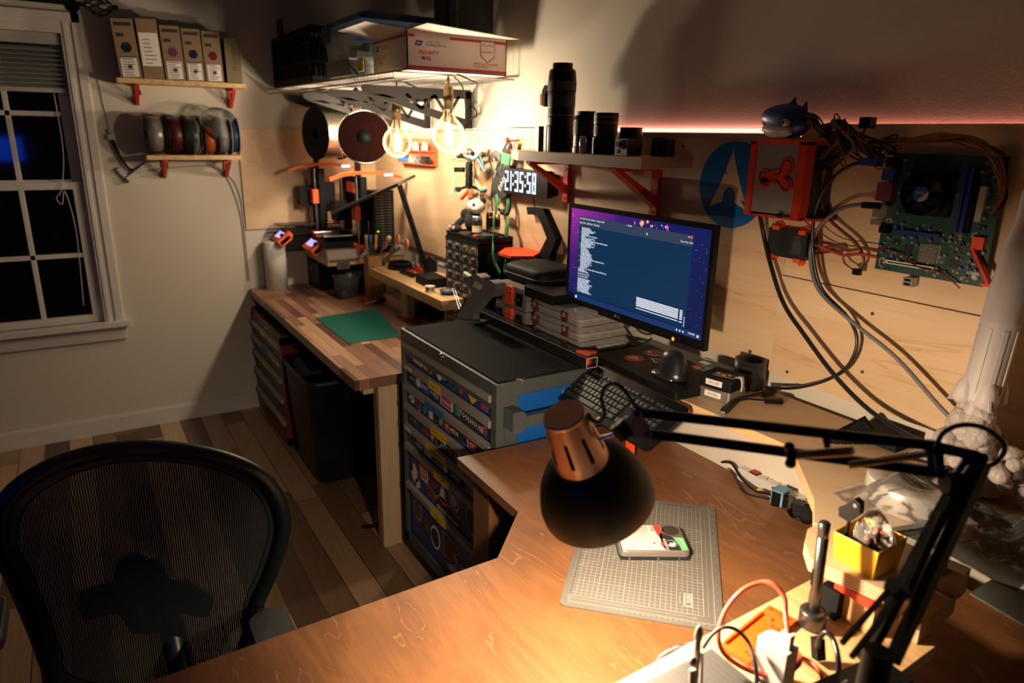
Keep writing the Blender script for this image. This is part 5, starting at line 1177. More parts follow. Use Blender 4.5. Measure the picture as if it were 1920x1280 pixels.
b.text('A3 Cutting Mat', .0062, MM @ frame_of((.2195, .0955, z_+.0004), (0, -1, 0), (0, 0, 1)), LG2, sx=.9)
b.obj('printed_grid', mt)
hd = thing('hard_disk', 'silver hard disk with a white, black and green label on the grey mat', 'hard disk', (3.2, -.62, .7635))
ZH = .7636
F1, F2 = Zp(1163, 1050, ZH), Zp(1293, 1051, ZH); hx_ = (F2-F1).normalized()
MH = frame_of(((F1+F2)/2)-hx_*.0735, hx_, (0, 0, 1)); MH.translation.z = ZH
ALU = mat('cast_aluminium', (.48, .45, .41), .35, .85, noise=.08)
b = MB(); b.box(.002, .001, 0, .145, .1005, .009, mat('disk_black_base', (.010, .011, .013), .4), MH); b.box(-.001, .004, .001, .148, .098, .004, PCB, MH)
for u in (.02, .08, .125): b.cyl(MH @ V((u, .001, .0045)), MH @ V((u, -.0003, .0045)), .0022, STEEL, n=10)
b.obj('base', hd)
b = MB(); b.prism(rrect(.147, .1016, .011, 5, .0735, .0508), .0105, ALU, MH @ TRN((0, 0, .0092))); b.prism(rrect(.142, .097, .010, 5, .0735, .0508), .0035, ALU, MH @ TRN((0, 0, .0196))); b.obj('cover', hd, bev=.0012)
b = MB(); ML = MH @ TRN((0, 0, .0232))
HW = mat('disk_label_white', (.72, .68, .62), .5); HG = mat('disk_label_green', (.16, .55, .22), .5); HR = mat('disk_label_red', (.62, .06, .04), .5)
b.prism([(.005, .003), (.102, .003), (.1, .02), (.092, .06), (.086, .098), (.008, .098), (.005, .095)], .0002, HW, ML)
b.prism([(.086, .098), (.088, .072), (.094, .040), (.103, .020), (.098, .055), (.100, .068), (.108, .080), (.103, .098)], .0003, HR, ML)
b.prism([(.096, .003), (.129, .003), (.126, .030), (.120, .052), (.112, .058), (.104, .062), (.098, .068), (.094, .060), (.093, .040), (.090, .022)], .0003, INK, ML)
b.prism([(.129, .003), (.143, .003), (.143, .050), (.120, .052), (.126, .030)], .0003, HG, ML)
b.prism([(.0, .0), (.001, 0), (.001, .001)], .0001, HW, ML)
b.prism(circ(.0185, 28, .122, .078), .0003, mat('disk_hub_plate', (.16, .13, .10), .35, .8), ML); b.lathe([(.0185, .0003), (.0195, .0006), (.0205, .0003)], ALU, ML @ TRN((.122, .078, 0)), 28)
tx = lambda s, u, v, t_, m, bo=0: b.text(t_, s, ML @ frame_of((u, v, .0006), (0, -1, 0), (0, 0, 1)), m, bold=bo)
tx(.0085, .097, .045, 'IRONWOLF', PAPER, .0002); tx(.0070, .135, .042, 'SEAGATE', PAPER, .0001)
b.prism([(.0925, .032), (.097, .032), (.097, .018), (.0925, .018)], .0003, HR, ML @ TRN((0, 0, .0003)))
b.lathe([(.0125, .0004), (.0125, .0007), (.0118, .0007), (.0118, .0004)], PAPER, ML @ TRN((.112, .027, 0)), 24); b.prism([(.104, .020), (.115, .014), (.122, .026), (.118, .034), (.116, .028), (.110, .030)], .0007, PAPER, ML)
b.lathe([(.0035, .0004), (.0035, .0008), (.0022, .0008)], PAPER, ML @ TRN((.1355, .046, 0)), 12)
tx(.008, .079, .092, '10TB', INK, .0001)
random.seed(31)
for k in range(7): tx(.0032, .070-k*.0042, .093, ''.join(random.choice('ABCDEFGHKLMNPRSTVWXYZ 0123456789:') for _ in range(random.randint(12, 26))), INK)
tx(.0075, .038, .092, 'CE  R  O  UL', INK); tx(.0085, .074, .030, 'R', INK, .0003)
for k in range(6): tx(.003, .034-k*.0045, .093-.012*(k % 2), ''.join(random.choice('ABCDEFGHKLMNPRSTVWXYZ 0123456789') for _ in range(random.randint(10, 22))), INK)
tx(.006, .026, .028, '5PN  B', INK)
b.obj('label_sheet', hd)
ps = thing('power_strip', 'white power strip with a red switch lying at the foot of the white board', 'power strip', (3.17, -.21, .76))
S0, S1 = Zp(1390, 902, .7605), Zp(1542, 985, .7605); sd_ = (S1-S0).normalized(); sl = (S1-S0).length
MS = frame_of(S0, sd_, (0, 0, 1))
b = MB(); b.box(-.015, .0, 0, sl+.03, .045, .034, WHITEP, MS); b.obj('housing', ps, bev=.004, seg=3)
b = MB(); b.box(.018, .002, .0345, .042, .022, .036, BLACK, MS); b.box(.020, .004, .036, .040, .020, .039, mat('red_rocker', (.30, .01, .01), .3), MS); b.obj('switch', ps, label='dark red rocker switch')
b = MB()
for k in range(5):
    x_ = .068+k*.038; b.prism(rrect(.030, .034, .004, 3, x_, .0225), .0012, mat('socket_face', (.6, .58, .54), .5), MS @ TRN((0, 0, .034)))
    for dx in (-.006, .006): b.box(x_+dx-.001, .020, .0352, x_+dx+.001, .030, .0355, INK, MS)
    b.prism(circ(.0025, 8, x_, .012), .0003, INK, MS @ TRN((0, 0, .0352)))
b.obj('socket', ps)
b = MB(); b.bar(Zp(1446, 930, .80), Zp(1476, 934, .80), .032, .034, BLACK); tag(b.obj('power_plug', bev=.004), 'black plug wrapped in light blue tape on the white power strip', 'plug')
b = MB(); q = Zp(1466, 924, .815); b.bar(Zp(1452, 925, .802), Zp(1474, 934, .802), .0345, .0365, mat('light_blue_tape', (.12, .30, .42), .6)); b.text('CLOCK', .010, frame_of(Zp(1455, 928, .8215), (.9, .3, 0), (0, 0, 1)), INK); tag(b.obj('tape_flag'), 'light blue tape flag wrapped round the black plug', 'tape')
b = MB(); b.bar(Zp(1484, 948, .79), Zp(1508, 955, .79), .026, .03, BLACK).cyl(Zp(1512, 972, .765), Zp(1512, 962, .80), .016, BLACK); b.wire([Zp(1478, 956, .79), Zp(1486, 968, .77), Zp(1510, 975, .768), Zp(1535, 978, .768)], .004, BLACK); tag(b.obj('power_adapter', bev=.003), 'pair of round black plugs at the right end of the power strip', 'plug')
cab([Zp(1350, 866, .765), Zp(1372, 868, .790), Zp(1390, 895, .775), Zp(1415, 918, .78), Zp(1436, 924, .795), Zp(1450, 929, .80)], .0042, CB, 'thick black cable arching from the desk edge to the taped plug')
cab([Zp(1350, 868, .763), Zp(1372, 882, .764), Zp(1385, 905, .764), Zp(1400, 925, .764), Zp(1440, 935, .775)], .0022, CB, 'thin black cable lying on the desk beside the power strip')
b = MB(); b.cyl(Zp(1422, 919, .785), Zp(1432, 923, .79), .0055, YELLOW); tag(b.obj('yellow_band'), 'short yellow band round the black cable at the power strip', 'cable tie')
ZB = .8806
P = [Zp(*p, .970) for p in ((1543, 978), (1514, 992), (1509, 1014), (1519, 1046), (1672, 1112))]
t = thing('plywood_ledge', 'thick pale plywood ledge with a clipped corner under the yellow bin', 'shelf', (3.6, -.57, .76))
pl = [(p.x, p.y) for p in P]
x_end = 3.90; d5 = (P[4]-P[3]).normalized()
pl = pl[:5]+[(P[4].x+.002, P[4].y+.155), (pl[0][0]+.05, pl[0][1]+.06)]
b = MB(); b.prism(pl, .024, PLY, TRN((0, 0, .9465)), side=stripes('ply_layers_thick', '#8a6a4a', '#e0c096', 210, 'z', .6, .35)); b.obj('board', t, bev=.0008)
b = MB(); a, c = Zp(1566, 1088, .9465), Zp(1640, 1132, .9465)
M = frame_of(V((a.x, a.y, .933)), c-a, (0, 0, 1)); b.box(0, -.0, 0, (c-a).length, .05, .013, RED, M); b.obj('bracket', t, bev=.001, label='red printed bracket')
b = MB(); M2 = frame_of(V((a.x, a.y, ZB+.0004)), c-a, (0, 0, 1)); b.box(.004, .012, 0, (c-a).length-.004, .028, .933-ZB-.0006, PINE, M2); b.obj('support_panel', t)
b = MB(); q1, q2 = Zp(1697, 1136, .917), Zp(1727, 1170, .917); dx = (q2-q1); dx.z = 0; dx.normalize()
dy = V((-dx.y, dx.x, 0))
pl2 = [q2-dx*.17, q2, q2+dy*.13, q2+dy*.13-dx*.17]
pl2 = [(p.x, p.y) for p in pl2]
b.prism([(q2.x-.03, q2.y-.004), (q2.x, q2.y), (q2.x-.010, q2.y+.125), (q2.x-.10, q2.y+.13), (q2.x-.10, q2.y+.09), (q2.x-.03, q2.y+.09)], .036, PLY, TRN((0, 0, ZB+.0003)), side=MATS['ply_layers_thick']); tag(b.obj('plywood_block'), 'thick plywood block below the small cardboard box at the right', 'board')
b = MB(); w1, w2 = Zp(1728, 1090, .918), Zp(1798, 1122, .918)
CBX = mat('pale_cardboard', (.50, .36, .22), .7, noise=.05)
b.box(0, 0, 0, (w2-w1).length, .03, .043, CBX, frame_of(w1, w2-w1, (0, 0, 1))); tag(b.obj('cardboard_box', bev=.002), 'small pale cardboard box standing on the plywood block', 'box')
b = MB(); pts = [Zp(*p, .7616) for p in ((1818, 1113), (1858, 1088), (1990, 1130), (1965, 1200))]; b.prism([(p.x, p.y) for p in pts], .004, mat('grey_green_sheet', (.10, .11, .09), .6), TRN((0, 0, .7604))); tag(b.obj('paper_sheet'), 'pale grey green sheet on the desk at the right edge', 'sheet')
yb_ = thing('yellow_bin', 'open yellow plastic bin standing on the plywood ledge', 'bin', (3.62, -.6, .9525))
A0 = Zp(1636, 1087, .971); ex = (A0-Zp(1562, 1043, .971)).normalized(); ey = V((-ex.y, ex.x, 0)); bwid = (A0-Zp(1562, 1043, .971)).length; bdep = .062; bh_ = .050
MBN = frame_of(A0-ex*bwid, ex, (0, 0, 1)); MBN.translation.z = .9708
b = MB(); fl = .004; n4 = [(0, 0), (bwid, 0), (bwid, bdep), (0, bdep)]; o_ = [(-fl, -fl), (bwid+fl, -fl), (bwid+fl, bdep+fl), (-fl, bdep+fl)]
w_ = .0022; i_ = [(w_, w_), (bwid-w_, w_), (bwid-w_, bdep-w_), (w_, bdep-w_)]; io = [(-fl+w_, -fl+w_), (bwid+fl-w_, -fl+w_), (bwid+fl-w_, bdep+fl-w_), (-fl+w_, bdep+fl-w_)]
hts = [bh_*.92, bh_, bh_*1.15, bh_*1.1]
v = [(x, y, 0) for x, y in n4]+[(x, y, h) for (x, y), h in zip(o_, hts)]+[(x, y, h) for (x, y), h in zip(io, hts)]+[(x, y, .003) for x, y in i_]
f = [(3, 2, 1, 0)]+[(k, (k+1) % 4, 4+(k+1) % 4, 4+k) for k in range(4)]+[(4+k, 4+(k+1) % 4, 8+(k+1) % 4, 8+k) for k in range(4)]+[(8+k, 8+(k+1) % 4, 12+(k+1) % 4, 12+k) for k in range(4)]+[(12, 13, 14, 15)]
YB = mat('yellow_bin_plastic', (.62, .36, .012), .38, noise=.05)
b.add(v, f, YB, M=MBN); b.obj('shell', yb_, bev=.001)
pb2 = MB(); random.seed(2)
for k in range(26):
    p = MBN @ V((random.uniform(.035, bwid-.02), random.uniform(.012, bdep-.012), random.uniform(.010, .058)))
    pb2.cyl(p, p+V((random.uniform(-1, 1), random.uniform(-1, 1), random.uniform(-1, 1))).normalized()*.012, .004, random.choice([BLUEP, BLACK, mat('rusty_orange', (.35, .10, .03), .5), DGREY, BLUEP]), n=10)
tag(pb2.obj('loose_parts'), 'blue, black and brown little components inside the yellow bin', 'components', kind='stuff')
FILM = clearmat('plastic_film', (.55, .52, .5), .12, .08, bumps=45)
def crumple(c, sx, sy, sz, seed, m=FILM, n=18, top=None):
    random.seed(seed); b = MB(); ph = [random.uniform(0, 6.28) for _ in range(9)]
    def fn(u, v):
        a = 2*PI*u; t = -PI/2+PI*v
        r = 1+.16*math.sin(3*a+ph[0]+4*v)+.12*math.sin(5*a+ph[1]-7*v)+.10*math.sin(9*v+ph[2]+2*a)+.05*math.sin(13*a+ph[3])
        z = math.sin(t)
        return V(c)+V((math.cos(a)*math.cos(t)*sx*r, math.sin(a)*math.cos(t)*sy*r, max(-.96, z)*sz))
    b.grid(fn, n*2, n, m); return b
cpt = MBN @ V((bwid*.56, bdep*.5, .052))
tag(crumple(cpt, .026, .020, .042, 6).obj('plastic_bag'), 'crumpled clear bag of small parts standing in the yellow bin', 'plastic bag')
b = MB(); p0 = MBN @ V((.008, .012, .004)); p1 = MBN @ V((.006, .016, .082))
b.cyl(p0, p1, .0028, BLACK); b.prism([(-.014, -.006), (.004, -.008), (.018, .012), (.016, .030), (.006, .034), (-.006, .018), (-.016, .008)], .012, BLACK, face_y(p1.x+.006, p1.y-.006, p1.z-.002)); b.cyl(V((p1.x+.016, p1.y-.018, p1.z+.022)), V((p1.x+.016, p1.y-.020, p1.z+.022)), .003, STEEL)
tag(b.obj('spring_clamp', bev=.001), 'small black clamp on a rod standing up from the yellow bin', 'clamp')
RL = mat('tape_roll_silver', (.50, .47, .43), .28, .3, noise=.1)
c_r = Zp(1715, 935, ZR+.01); tr_ = thing('tape_roll', 'large silver roll wrapped in a clear bag behind the yellow bin', 'roll', (c_r.x, c_r.y, ZR))
b = MB(); b.lathe([(.040, ZR+.001), (.085, ZR+.001), (.088, ZR+.006), (.088, ZR+.048), (.085, ZR+.052), (.042, ZR+.052), (.040, ZR+.048), (.040, ZR+.001)], RL, TRN((c_r.x, c_r.y, 0)), 48); b.obj('roll', tr_)
b = MB(); q = Zp(1745, 965, ZR+.054); b.prism([(-.007, -.020), (.007, -.020), (.007, .020), (-.007, .020)], .0005, PAPER, frame_of((q.x, q.y, ZR+.0535), (.94, .34, 0), (0, 0, 1)))
for k in range(9): b.box(-.003, -.016+k*.0034, .0006, .005, -.016+k*.0034+.0012*(1+k % 2), .0008, INK, frame_of((q.x, q.y, ZR+.0535), (.94, .34, 0), (0, 0, 1)))
b.obj('barcode_label', tr_)
def sheet(pts4, nu, nv, amp, m, seed, lab, name='plastic_bag', cat='plastic bag', zf=None, thick=None):
    random.seed(seed); ph = [random.uniform(0, 6.28) for _ in range(8)]; b = MB()
    a, c, d, e = [V(p) for p in pts4]
    def fn(u, v):
        p = a*(1-u)*(1-v)+c*u*(1-v)+d*u*v+e*(1-u)*v
        edge = min(1, 6*min(u, 1-u, v, 1-v)+.15)
        h = amp*edge*(.6+.35*math.sin(9*u+ph[0]+5*v)+.3*math.sin(14*v+ph[1]-6*u)+.18*math.sin(23*u+17*v+ph[2])+.12*math.sin(41*u-31*v+ph[3]))
        return p+V((0, 0, max(h, 0)+(zf(u, v) if zf else 0)))
    b.grid(fn, nu, nv, m); return tag(b.obj(name), lab, cat)
zb_ = ZR+.056
sheet([Zp(1548, 925, ZR+.004), Zp(1650, 1000, ZR+.006), Zp(1835, 985, zb_), Zp(1700, 868, zb_-.02)], 60, 40, .012, clearmat('plastic_film_gloss', (.5, .47, .44), .10, .06, bumps=30), 8, 'clear plastic bag spread over the silver roll behind the yellow bin', zf=lambda u, v: .050*math.exp(-((u-.55)**2+(v-.5)**2)/.09))
STAT = clearmat('antistatic_film', (.025, .03, .03), .86, .22, bumps=22)
sheet([Zp(1690, 1000, ZR+.012), Zp(1905, 1110, ZR+.012), Zp(2010, 1010, ZR+.05), Zp(1800, 930, ZR+.05)], 60, 36, .020, STAT, 12, 'grey shiny antistatic bag lying at the right end of the ledge')
pn = thing('screwdriver_stand', 'dark metal electric screwdriver standing in a round base', 'screwdriver', tuple(Zp(1520, 1180, ZB)))
GM = mat('gunmetal', (.10, .095, .09), .3, .85)
pbse = Zp(1521, 1172, ZB); 
b = MB(); b.lathe([(0, 0), (.0185, 0), (.0205, .003), (.0205, .026), (.0185, .029), (.006, .029), (.006, .022), (0, .022)], GM, TRN(pbse), 36); b.obj('base', pn)
top = Dp(1547, 978, ((pbse-CAM).dot(_F))-.045)
btm = pbse+V((0, 0, .024)); axv = (top-btm)
b = MB(); Mx = frame_of(btm, (1, 0, 0), axv); Lq = axv.length; b.lathe([(0, 0), (.0060, 0), (.0085, .004), (.0085, Lq*.84), (.0078, Lq*.843), (.0085, Lq*.846), (.0085, Lq-.002), (.0070, Lq), (0, Lq)], GM, Mx, 24); b.obj('driver', pn)
b = MB(); v_ = (CAM-btm).normalized(); s_ = (axv.normalized().cross(v_)).normalized(); side = (-s_*.9+v_*.35).normalized()
b.bar(btm+axv*.30+s_*(-.0078) if False else btm+axv*.30+side*.0080, btm+axv*.47+side*.0080, .004, .003, BLACK, up=tuple(side)); b.obj('button', pn)
b = MB(); q = Zp(1545, 1148, ZB); b.box(q.x-.01, q.y-.004, ZB+.0004, q.x+.022, q.y+.03, ZB+.05, BLACKM).box(q.x-.03, q.y+.0, ZB+.0004, q.x-.01, q.y+.02, ZB+.022, BLACKM); tag(b.obj('foam_block', bev=.002), 'black foam block standing behind the electric screwdriver', 'foam block')
ot = [Zp(*p, ZB+.006) for p in ((1352, 1205), (1443, 1133), (1497, 1160), (1398, 1247))]
ex = (ot[1]-ot[0]+ot[2]-ot[3]).normalized(); ow = ((ot[1]-ot[0]).length+(ot[2]-ot[3]).length)/2; od = ((ot[3]-ot[0]).length+(ot[2]-ot[1]).length)/2
cen = sum(ot, V((0, 0, 0)))/4; MO = frame_of(cen, ex, (0, 0, 1)) @ TRN((-ow/2, -od/2, 0)); MO.translation.z = ZB+.0003
sg = 1
OR2 = mat('bright_orange_print', (.72, .10, .008), .42, noise=.05)
b = MB(); b.box(0, 0, 0, ow, od, .004, OR2, MO); b.box(.012, od-.005, .004, ow*.80, od-.001, .008, OR2, MO); b.box(.010, 0, .004, ow*.96, .004, .008, OR2, MO)
b.box(ow-.022, .002, .004, ow-.017, od-.004, .009, OR2, MO).box(ow-.034, od*.55, .004, ow-.031, od*.8, .008, OR2, MO).box(ow-.034, od*.15, .004, ow-.031, od*.45, .008, OR2, MO).box(0, 0, .004, .004, od, .008, OR2, MO)
HL = mat('tray_hole_shadow', (.35, .03, .004), .6)
for (u, v) in ((.60, .18), (.60, .36), (.50, .18), (.50, .38), (.70, .20), (.70, .40), (.40, .20), (.40, .4), (.22, .2), (.14, .3), (.12, .15), (.30, .25), (.95, .2), (.95, .5), (.95, .85), (.9, .9)):
    b.prism([(u*ow-.0022, v*od-.0022), (u*ow+.0022, v*od-.0022), (u*ow+.0032, v*od), (u*ow+.0022, v*od+.0022), (u*ow-.0022, v*od+.0022)], .0003, HL, MO @ TRN((0, 0, .004)))
tag(b.obj('orange_tray', bev=.0006), 'bright orange perforated printed tray lying on the pale board', 'tray')
b = MB(); M = frame_of((3.575, -.86, ZB+.0003), (1, 0, 0), (0, 0, 1)); b.box(0, -.30, 0, .17, 0, .002, mat('small_mat_dark', (.035, .036, .034), .6), M)
for k in range(1, 17): b.box(k*.01, -.295, .002, k*.01+.0003, -.004, .0021, DGREY, M)
for k in range(1, 29): b.box(.004, -k*.01, .002, .166, -k*.01+.0003, .0021, DGREY, M)
tag(b.obj('small_mat'), 'dark gridded mat on the pale board in the bottom foreground', 'mat')
bp_ = thing('black_power_strip', 'black power strip with vertical slots on the pale board', 'power strip', (3.66, -.72, ZB))
dirp = V((.10, 1, 0)).normalized()
s0 = Zp(1500, 1240, ZB+.03); M = frame_of(V((s0.x+.03, s0.y-.06, ZB+.0004)), dirp, (0, 0, 1))
b = MB(); b.box(0, -.055, 0, .17, 0, .030, BLACK, M); b.obj('housing', bp_, bev=.003)
b = MB()
for k in range(3):
    for dv in (-.018, -.034): b.box(.03+k*.045, dv, .030, .042+k*.045, dv+.002, .0306, GREY, M)
b.obj('socket_slots', bp_)
chg = thing('wall_charger', 'white cube wall charger plugged into the black power strip', 'charger', tuple(Dp(1455, 1270, .60)))
CT = Dp(1455, 1238, 0.96)
Mc = frame_of(V((CT.x, CT.y, CT.z-.03)), (1, .04, 0), (0, 0, 1))
b = MB(); b.box(-.023, -.015, 0, .023, .015, .062, WHITEP, Mc); b.obj('body', chg, bev=.004, seg=3)
b = MB(); b.box(.004, -.006, .062, .019, .006, .084, WHITEP, Mc); b.obj('plug_shell', chg, bev=.0015)
b = MB(); b.box(-.014, -.014, -.012, .014, .014, 0, BLACK, Mc); b.obj('plug_adapter', chg)
dch = (CT-CAM).dot(_F)
RC = mat('coral_cable', (.80, .10, .05), .4)
def dd(px, py, k=1.0): return Dp(px, py, dch*k)
tpt = Mc @ V((.011, 0, .082))
cab([tpt, dd(1473, 1150, 1.0), dd(1470, 1118, 1.01), dd(1450, 1095, 1.02), dd(1425, 1092, 1.03), dd(1390, 1108, 1.03), dd(1360, 1145, 1.03), dd(1347, 1190, 1.02), dd(1358, 1225, 1.02), dd(1395, 1252, 1.01), dd(1440, 1266, 1.0), dd(1475, 1262, .99), dd(1500, 1240, 1.0), dd(1490, 1222, 1.06), dd(1440, 1222, 1.08), dd(1390, 1228, 1.08), dd(1368, 1255, 1.05), dd(1385, 1282, 1.02), dd(1430, 1300, 1.0)], .0036, RC, 'looping coral red charging cable plugged into the white charger')
cab([dd(1225, 1290, 1.08), dd(1270, 1262, 1.09), dd(1310, 1232, 1.10), dd(1350, 1212, 1.11), dd(1400, 1208, 1.11), dd(1440, 1213, 1.10)], .0034, RC, 'coral red cable running to the lower left corner of the tray')
cab([dd(1490, 1228, 1.02), dd(1520, 1240, 1.02), dd(1538, 1262, 1.0), dd(1545, 1290, 1.0)], .0030, RC, 'coral red cable curving down beside the black power strip')
cab([dd(1418, 1290, .97), dd(1417, 1250, .98), dd(1404, 1205, 1.0), dd(1380, 1180, 1.0), dd(1356, 1176, 1.0), dd(1335, 1190, 1.0), dd(1318, 1215, 1.0)], .0029, DGREY, 'dark grey cable arching in the bottom foreground left of the charger')
cab([Zp(1232, 1247, .775), Zp(1238, 1232, .79), Zp(1262, 1217, .80), Zp(1305, 1206, .80)], .0042, MATS['braided_sleeve'], 'braided grey cable coming over the edge of the pale board')
cab([dd(1570, 1295, 1.0), dd(1572, 1240, 1.0), dd(1563, 1200, 1.02), dd(1548, 1185, 1.03), dd(1535, 1200, 1.04), dd(1533, 1225, 1.05)], .004, CB, 'black cable standing up beside the lamp base')
b = MB(); b.bar(Dp(1533, 1195, dch*1.05), Dp(1535, 1235, dch*1.05), .014, .014, BLACK); tag(b.obj('power_plug', bev=.002), 'black plug standing in the black power strip next to the charger', 'plug')
b = MB(); BG = mat('beige_plastic', (.50, .44, .38), .5)
b.tube([dd(1300, 1300, .93), dd(1306, 1235, .93), dd(1309, 1195, .93)], lambda t: .0040+.0012*math.sin(PI*min(1, t*1.3-.2)) if t > .2 else .0036, BG, 10); b.ball(dd(1310, 1190, .93), .0056, BG, sc=(1, 1, 2.6)); b.tube([dd(1297, 1300, .92), dd(1299, 1255, .92)], .0046, BG, 10).ball(dd(1299, 1240, .92), .0048, BG, sc=(1, 1, 1.6)); b.tube([dd(1314, 1300, .94), dd(1316, 1222, .94)], .0022, BG, 8)
tag(b.obj('cable_clip_stand'), 'pale beige plastic prongs rising at the bottom edge in front', 'plastic stand')
BK = mat('lamp_black', (.010, .012, .013), .48, noise=.1, spec=.35)
COP = mat('brushed_copper', (.60, .37, .29), .36, 1.0, noise=.2, nscale=6, stretch=(1, 1, .05))
lampt = thing('desk_lamp', 'black and copper spring arm desk lamp reaching over the desk', 'desk lamp', (3.72, -.8, .76))
capc = Dp(1056, 776, .955); rimc = Dp(1121, 936, 1.055)
ax = (rimc-capc).normalized(); MLm = frame_of(capc, (_R.x, _R.y, _R.z), ax)   # z runs from the cap towards the opening
HLn = (rimc-capc).length
print('LAMP len', HLn, 'rim', rimc, 'axis', ax)
b = MB(); cl = HLn*.52
b.lathe([(0, 0), (.0285, 0), (.0305, .002), (.0305, .006)], COP, MLm, 40, smooth=False); b.lathe([(.0255, .010), (.0255, .05), (.032, cl-.006)], mat('cap_light_block', (.02, .012, .008), .6), MLm, 32)  # dark inner sleeve added to hold back bulb light behind the slots
rs_ = []
ns = 40
for j in range(9):
    t_ = j/8; r = .0305+(.0415-.0305)*t_; rs_.append([MLm @ V((r*math.cos(2*PI*i/ns), r*math.sin(2*PI*i/ns), .006+(cl-.006)*t_)) for i in range(ns)])
slots = {i for i in range(ns) if i % 5 == 1}
vv_ = [p for r in rs_ for p in r]; ff = []
for j in range(8):
    for i in range(ns):
        if i in slots and 2 <= j <= 5: continue
        ff.append((j*ns+i, j*ns+(i+1) % ns, (j+1)*ns+(i+1) % ns, (j+1)*ns+i))
b.add(vv_, ff, COP, True)
b.obj('cap', lampt, label='slotted copper cap')
INN = mat('lamp_inner_white', (.75, .72, .66), .5)
b = MB(); R0 = .088
prof = [(.0405, cl-.004), (.052, cl+.004), (.066, cl+.020), (.077, cl+.040), (.0845, cl+.063), (.0875, cl+.076), (.088, cl+.088)]
b.lathe(prof, BK, MLm, 56); b.lathe([(r-.0016, z+.0004) for r, z in prof[::-1]]+[(.018, cl-.004)], INN, MLm, 56); b.lathe([(.088, cl+.088), (.0864, cl+.0884)], BK, MLm, 56)
b.obj('shade', lampt)
bc = MLm @ V((0, 0, cl+.030))
b = MB(); b.ball(bc, .020, glow('lamp_bulb_glow', (1.0, .60, .3), 8.0)); b.cyl(MLm @ V((0, 0, cl-.04)), MLm @ V((0, 0, cl+.012)), .013, PAPER); bo = b.obj('bulb', lampt)
pl_ = point_light('desk_lamp_light', MLm @ V((0, 0, cl+.068)), LAMP_W, (1.0, .76, .52), .018)
jc = Dp(1150, 808, .985); 
pv = Dp(1206, 800, .960)
b = MB()
b.cyl(Dp(1110, 826, .985), Dp(1158, 812, .970), .0032, STEEL).cyl(Dp(1104, 832, .99), Dp(1112, 826, .985), .010, STEEL).ball(Dp(1166, 806, .965), .0135, BK).cyl(Dp(1156, 794, .962), Dp(1176, 818, .962), .012, BK)
b.bar(Dp(1152, 800, .955), Dp(1168, 796, .955), .006, .003, STEEL)
b.obj('swivel', lampt)
b = MB(); tri = [Dp(1172, 812, .955), Dp(1190, 772, .955), Dp(1200, 768, .955), Dp(1224, 812, .955), Dp(1222, 822, .955), Dp(1186, 820, .955)]
COPB = mat('joint_plate_bronze', (.50, .34, .27), .5, .2)
b = plate(tri, .003, COPB, _F)
tri2 = [p+_F*.014 for p in tri]; _app(b, tri2, .003, BK, _F)
for px, py in ((1194, 774), (1213, 814)):
    b.cyl(Dp(px, py, .950), Dp(px, py, .975), .0058, STEEL, n=6); b.cyl(Dp(px, py, .949), Dp(px, py, .950), .0035, BLUEP, n=12)
b.obj('joint_plate', lampt, label='bronze joint plate with two bolts')
EL = 0.86
def armbar(b, a, c, w_=.0125, m=BK): b.bar(a, c, w_, w_, m, up=tuple(_U))
b = MB(); armbar(b, Dp(1192, 772, .965), Dp(1762, 836, EL+.01)); b.obj('upper_arm', lampt, bev=.0015)
b = MB(); armbar(b, Dp(1212, 812, .965), Dp(1775, 887, EL+.01)); b.obj('lower_arm', lampt, bev=.0015)
def spring(a, c, r, turns, wr, m):
    a, c = V(a), V(c); d = c-a; M = frame_of(a, d.cross(V((0, 0, 1))), d); n = turns*10
    bb = MB(); bb.tube([M @ V((r*math.cos(2*PI*i/10), r*math.sin(2*PI*i/10), d.length*i/n)) for i in range(n+1)], wr, m, 4); return bb
SPR = mat('spring_steel', (.34, .28, .18), .4, .6)
spring(Dp(1492, 853, .895), Dp(1600, 846, .88), .0055, 30, .0011, SPR).obj('spring', lampt)
spring(Dp(1592, 872, .885), Dp(1740, 850, .868), .0045, 36, .0010, SPR).obj('spring', lampt)
b = MB(); b.cyl(Dp(1480, 838, .90), Dp(1484, 866, .90), .006, BK).ball(Dp(1482, 868, .90), .007, BK).ball(Dp(1480, 838, .90), .007, BK); b.obj('spring_post', lampt); b = MB(); b.cyl(Dp(1548, 822, .88), Dp(1552, 838, .88), .004, BK); b.obj('spring_post', lampt)
b = MB(); el = [Dp(1750, 838, EL), Dp(1762, 828, EL), Dp(1838, 846, EL), Dp(1850, 860, EL), Dp(1846, 872, EL), Dp(1802, 910, EL), Dp(1786, 905, EL), Dp(1800, 895, EL), Dp(1822, 864, EL), Dp(1812, 860, EL), Dp(1770, 852, EL), Dp(1772, 886, EL), Dp(1757, 886, EL)]
ELM = mat('elbow_plate_blue_black', (.008, .045, .22), .45)
b = plate(el, .003, ELM, _F)
_app(b, [p+_F*.016 for p in el], .003, ELM, _F)
for px, py in ((1758, 842), (1843, 858), (1796, 900)): b.cyl(Dp(px, py, EL-.003), Dp(px, py, EL+.022), .0065, BK, n=14)
b.obj('elbow_plate', lampt, label='triangular dark blue elbow plate')
b = MB(); BS = 0.775
b.cyl(Dp(1770, 905, EL+.005), Dp(1800, 905, EL+.005), .014, BK)
armbar(b, Dp(1845, 868, EL+.01), Dp(1672, 1240, BS+.02), .013); b.obj('lower_post', lampt, bev=.0015)
b = MB(); armbar(b, Dp(1795, 905, EL+.01), Dp(1618, 1238, BS+.02), .013); b.obj('lower_post', lampt, bev=.0015)
spring(Dp(1770, 960, .845), Dp(1700, 1120, .81), .0045, 40, .0010, mat('spring_dark', (.05, .045, .04), .4, .8)).obj('spring', lampt)
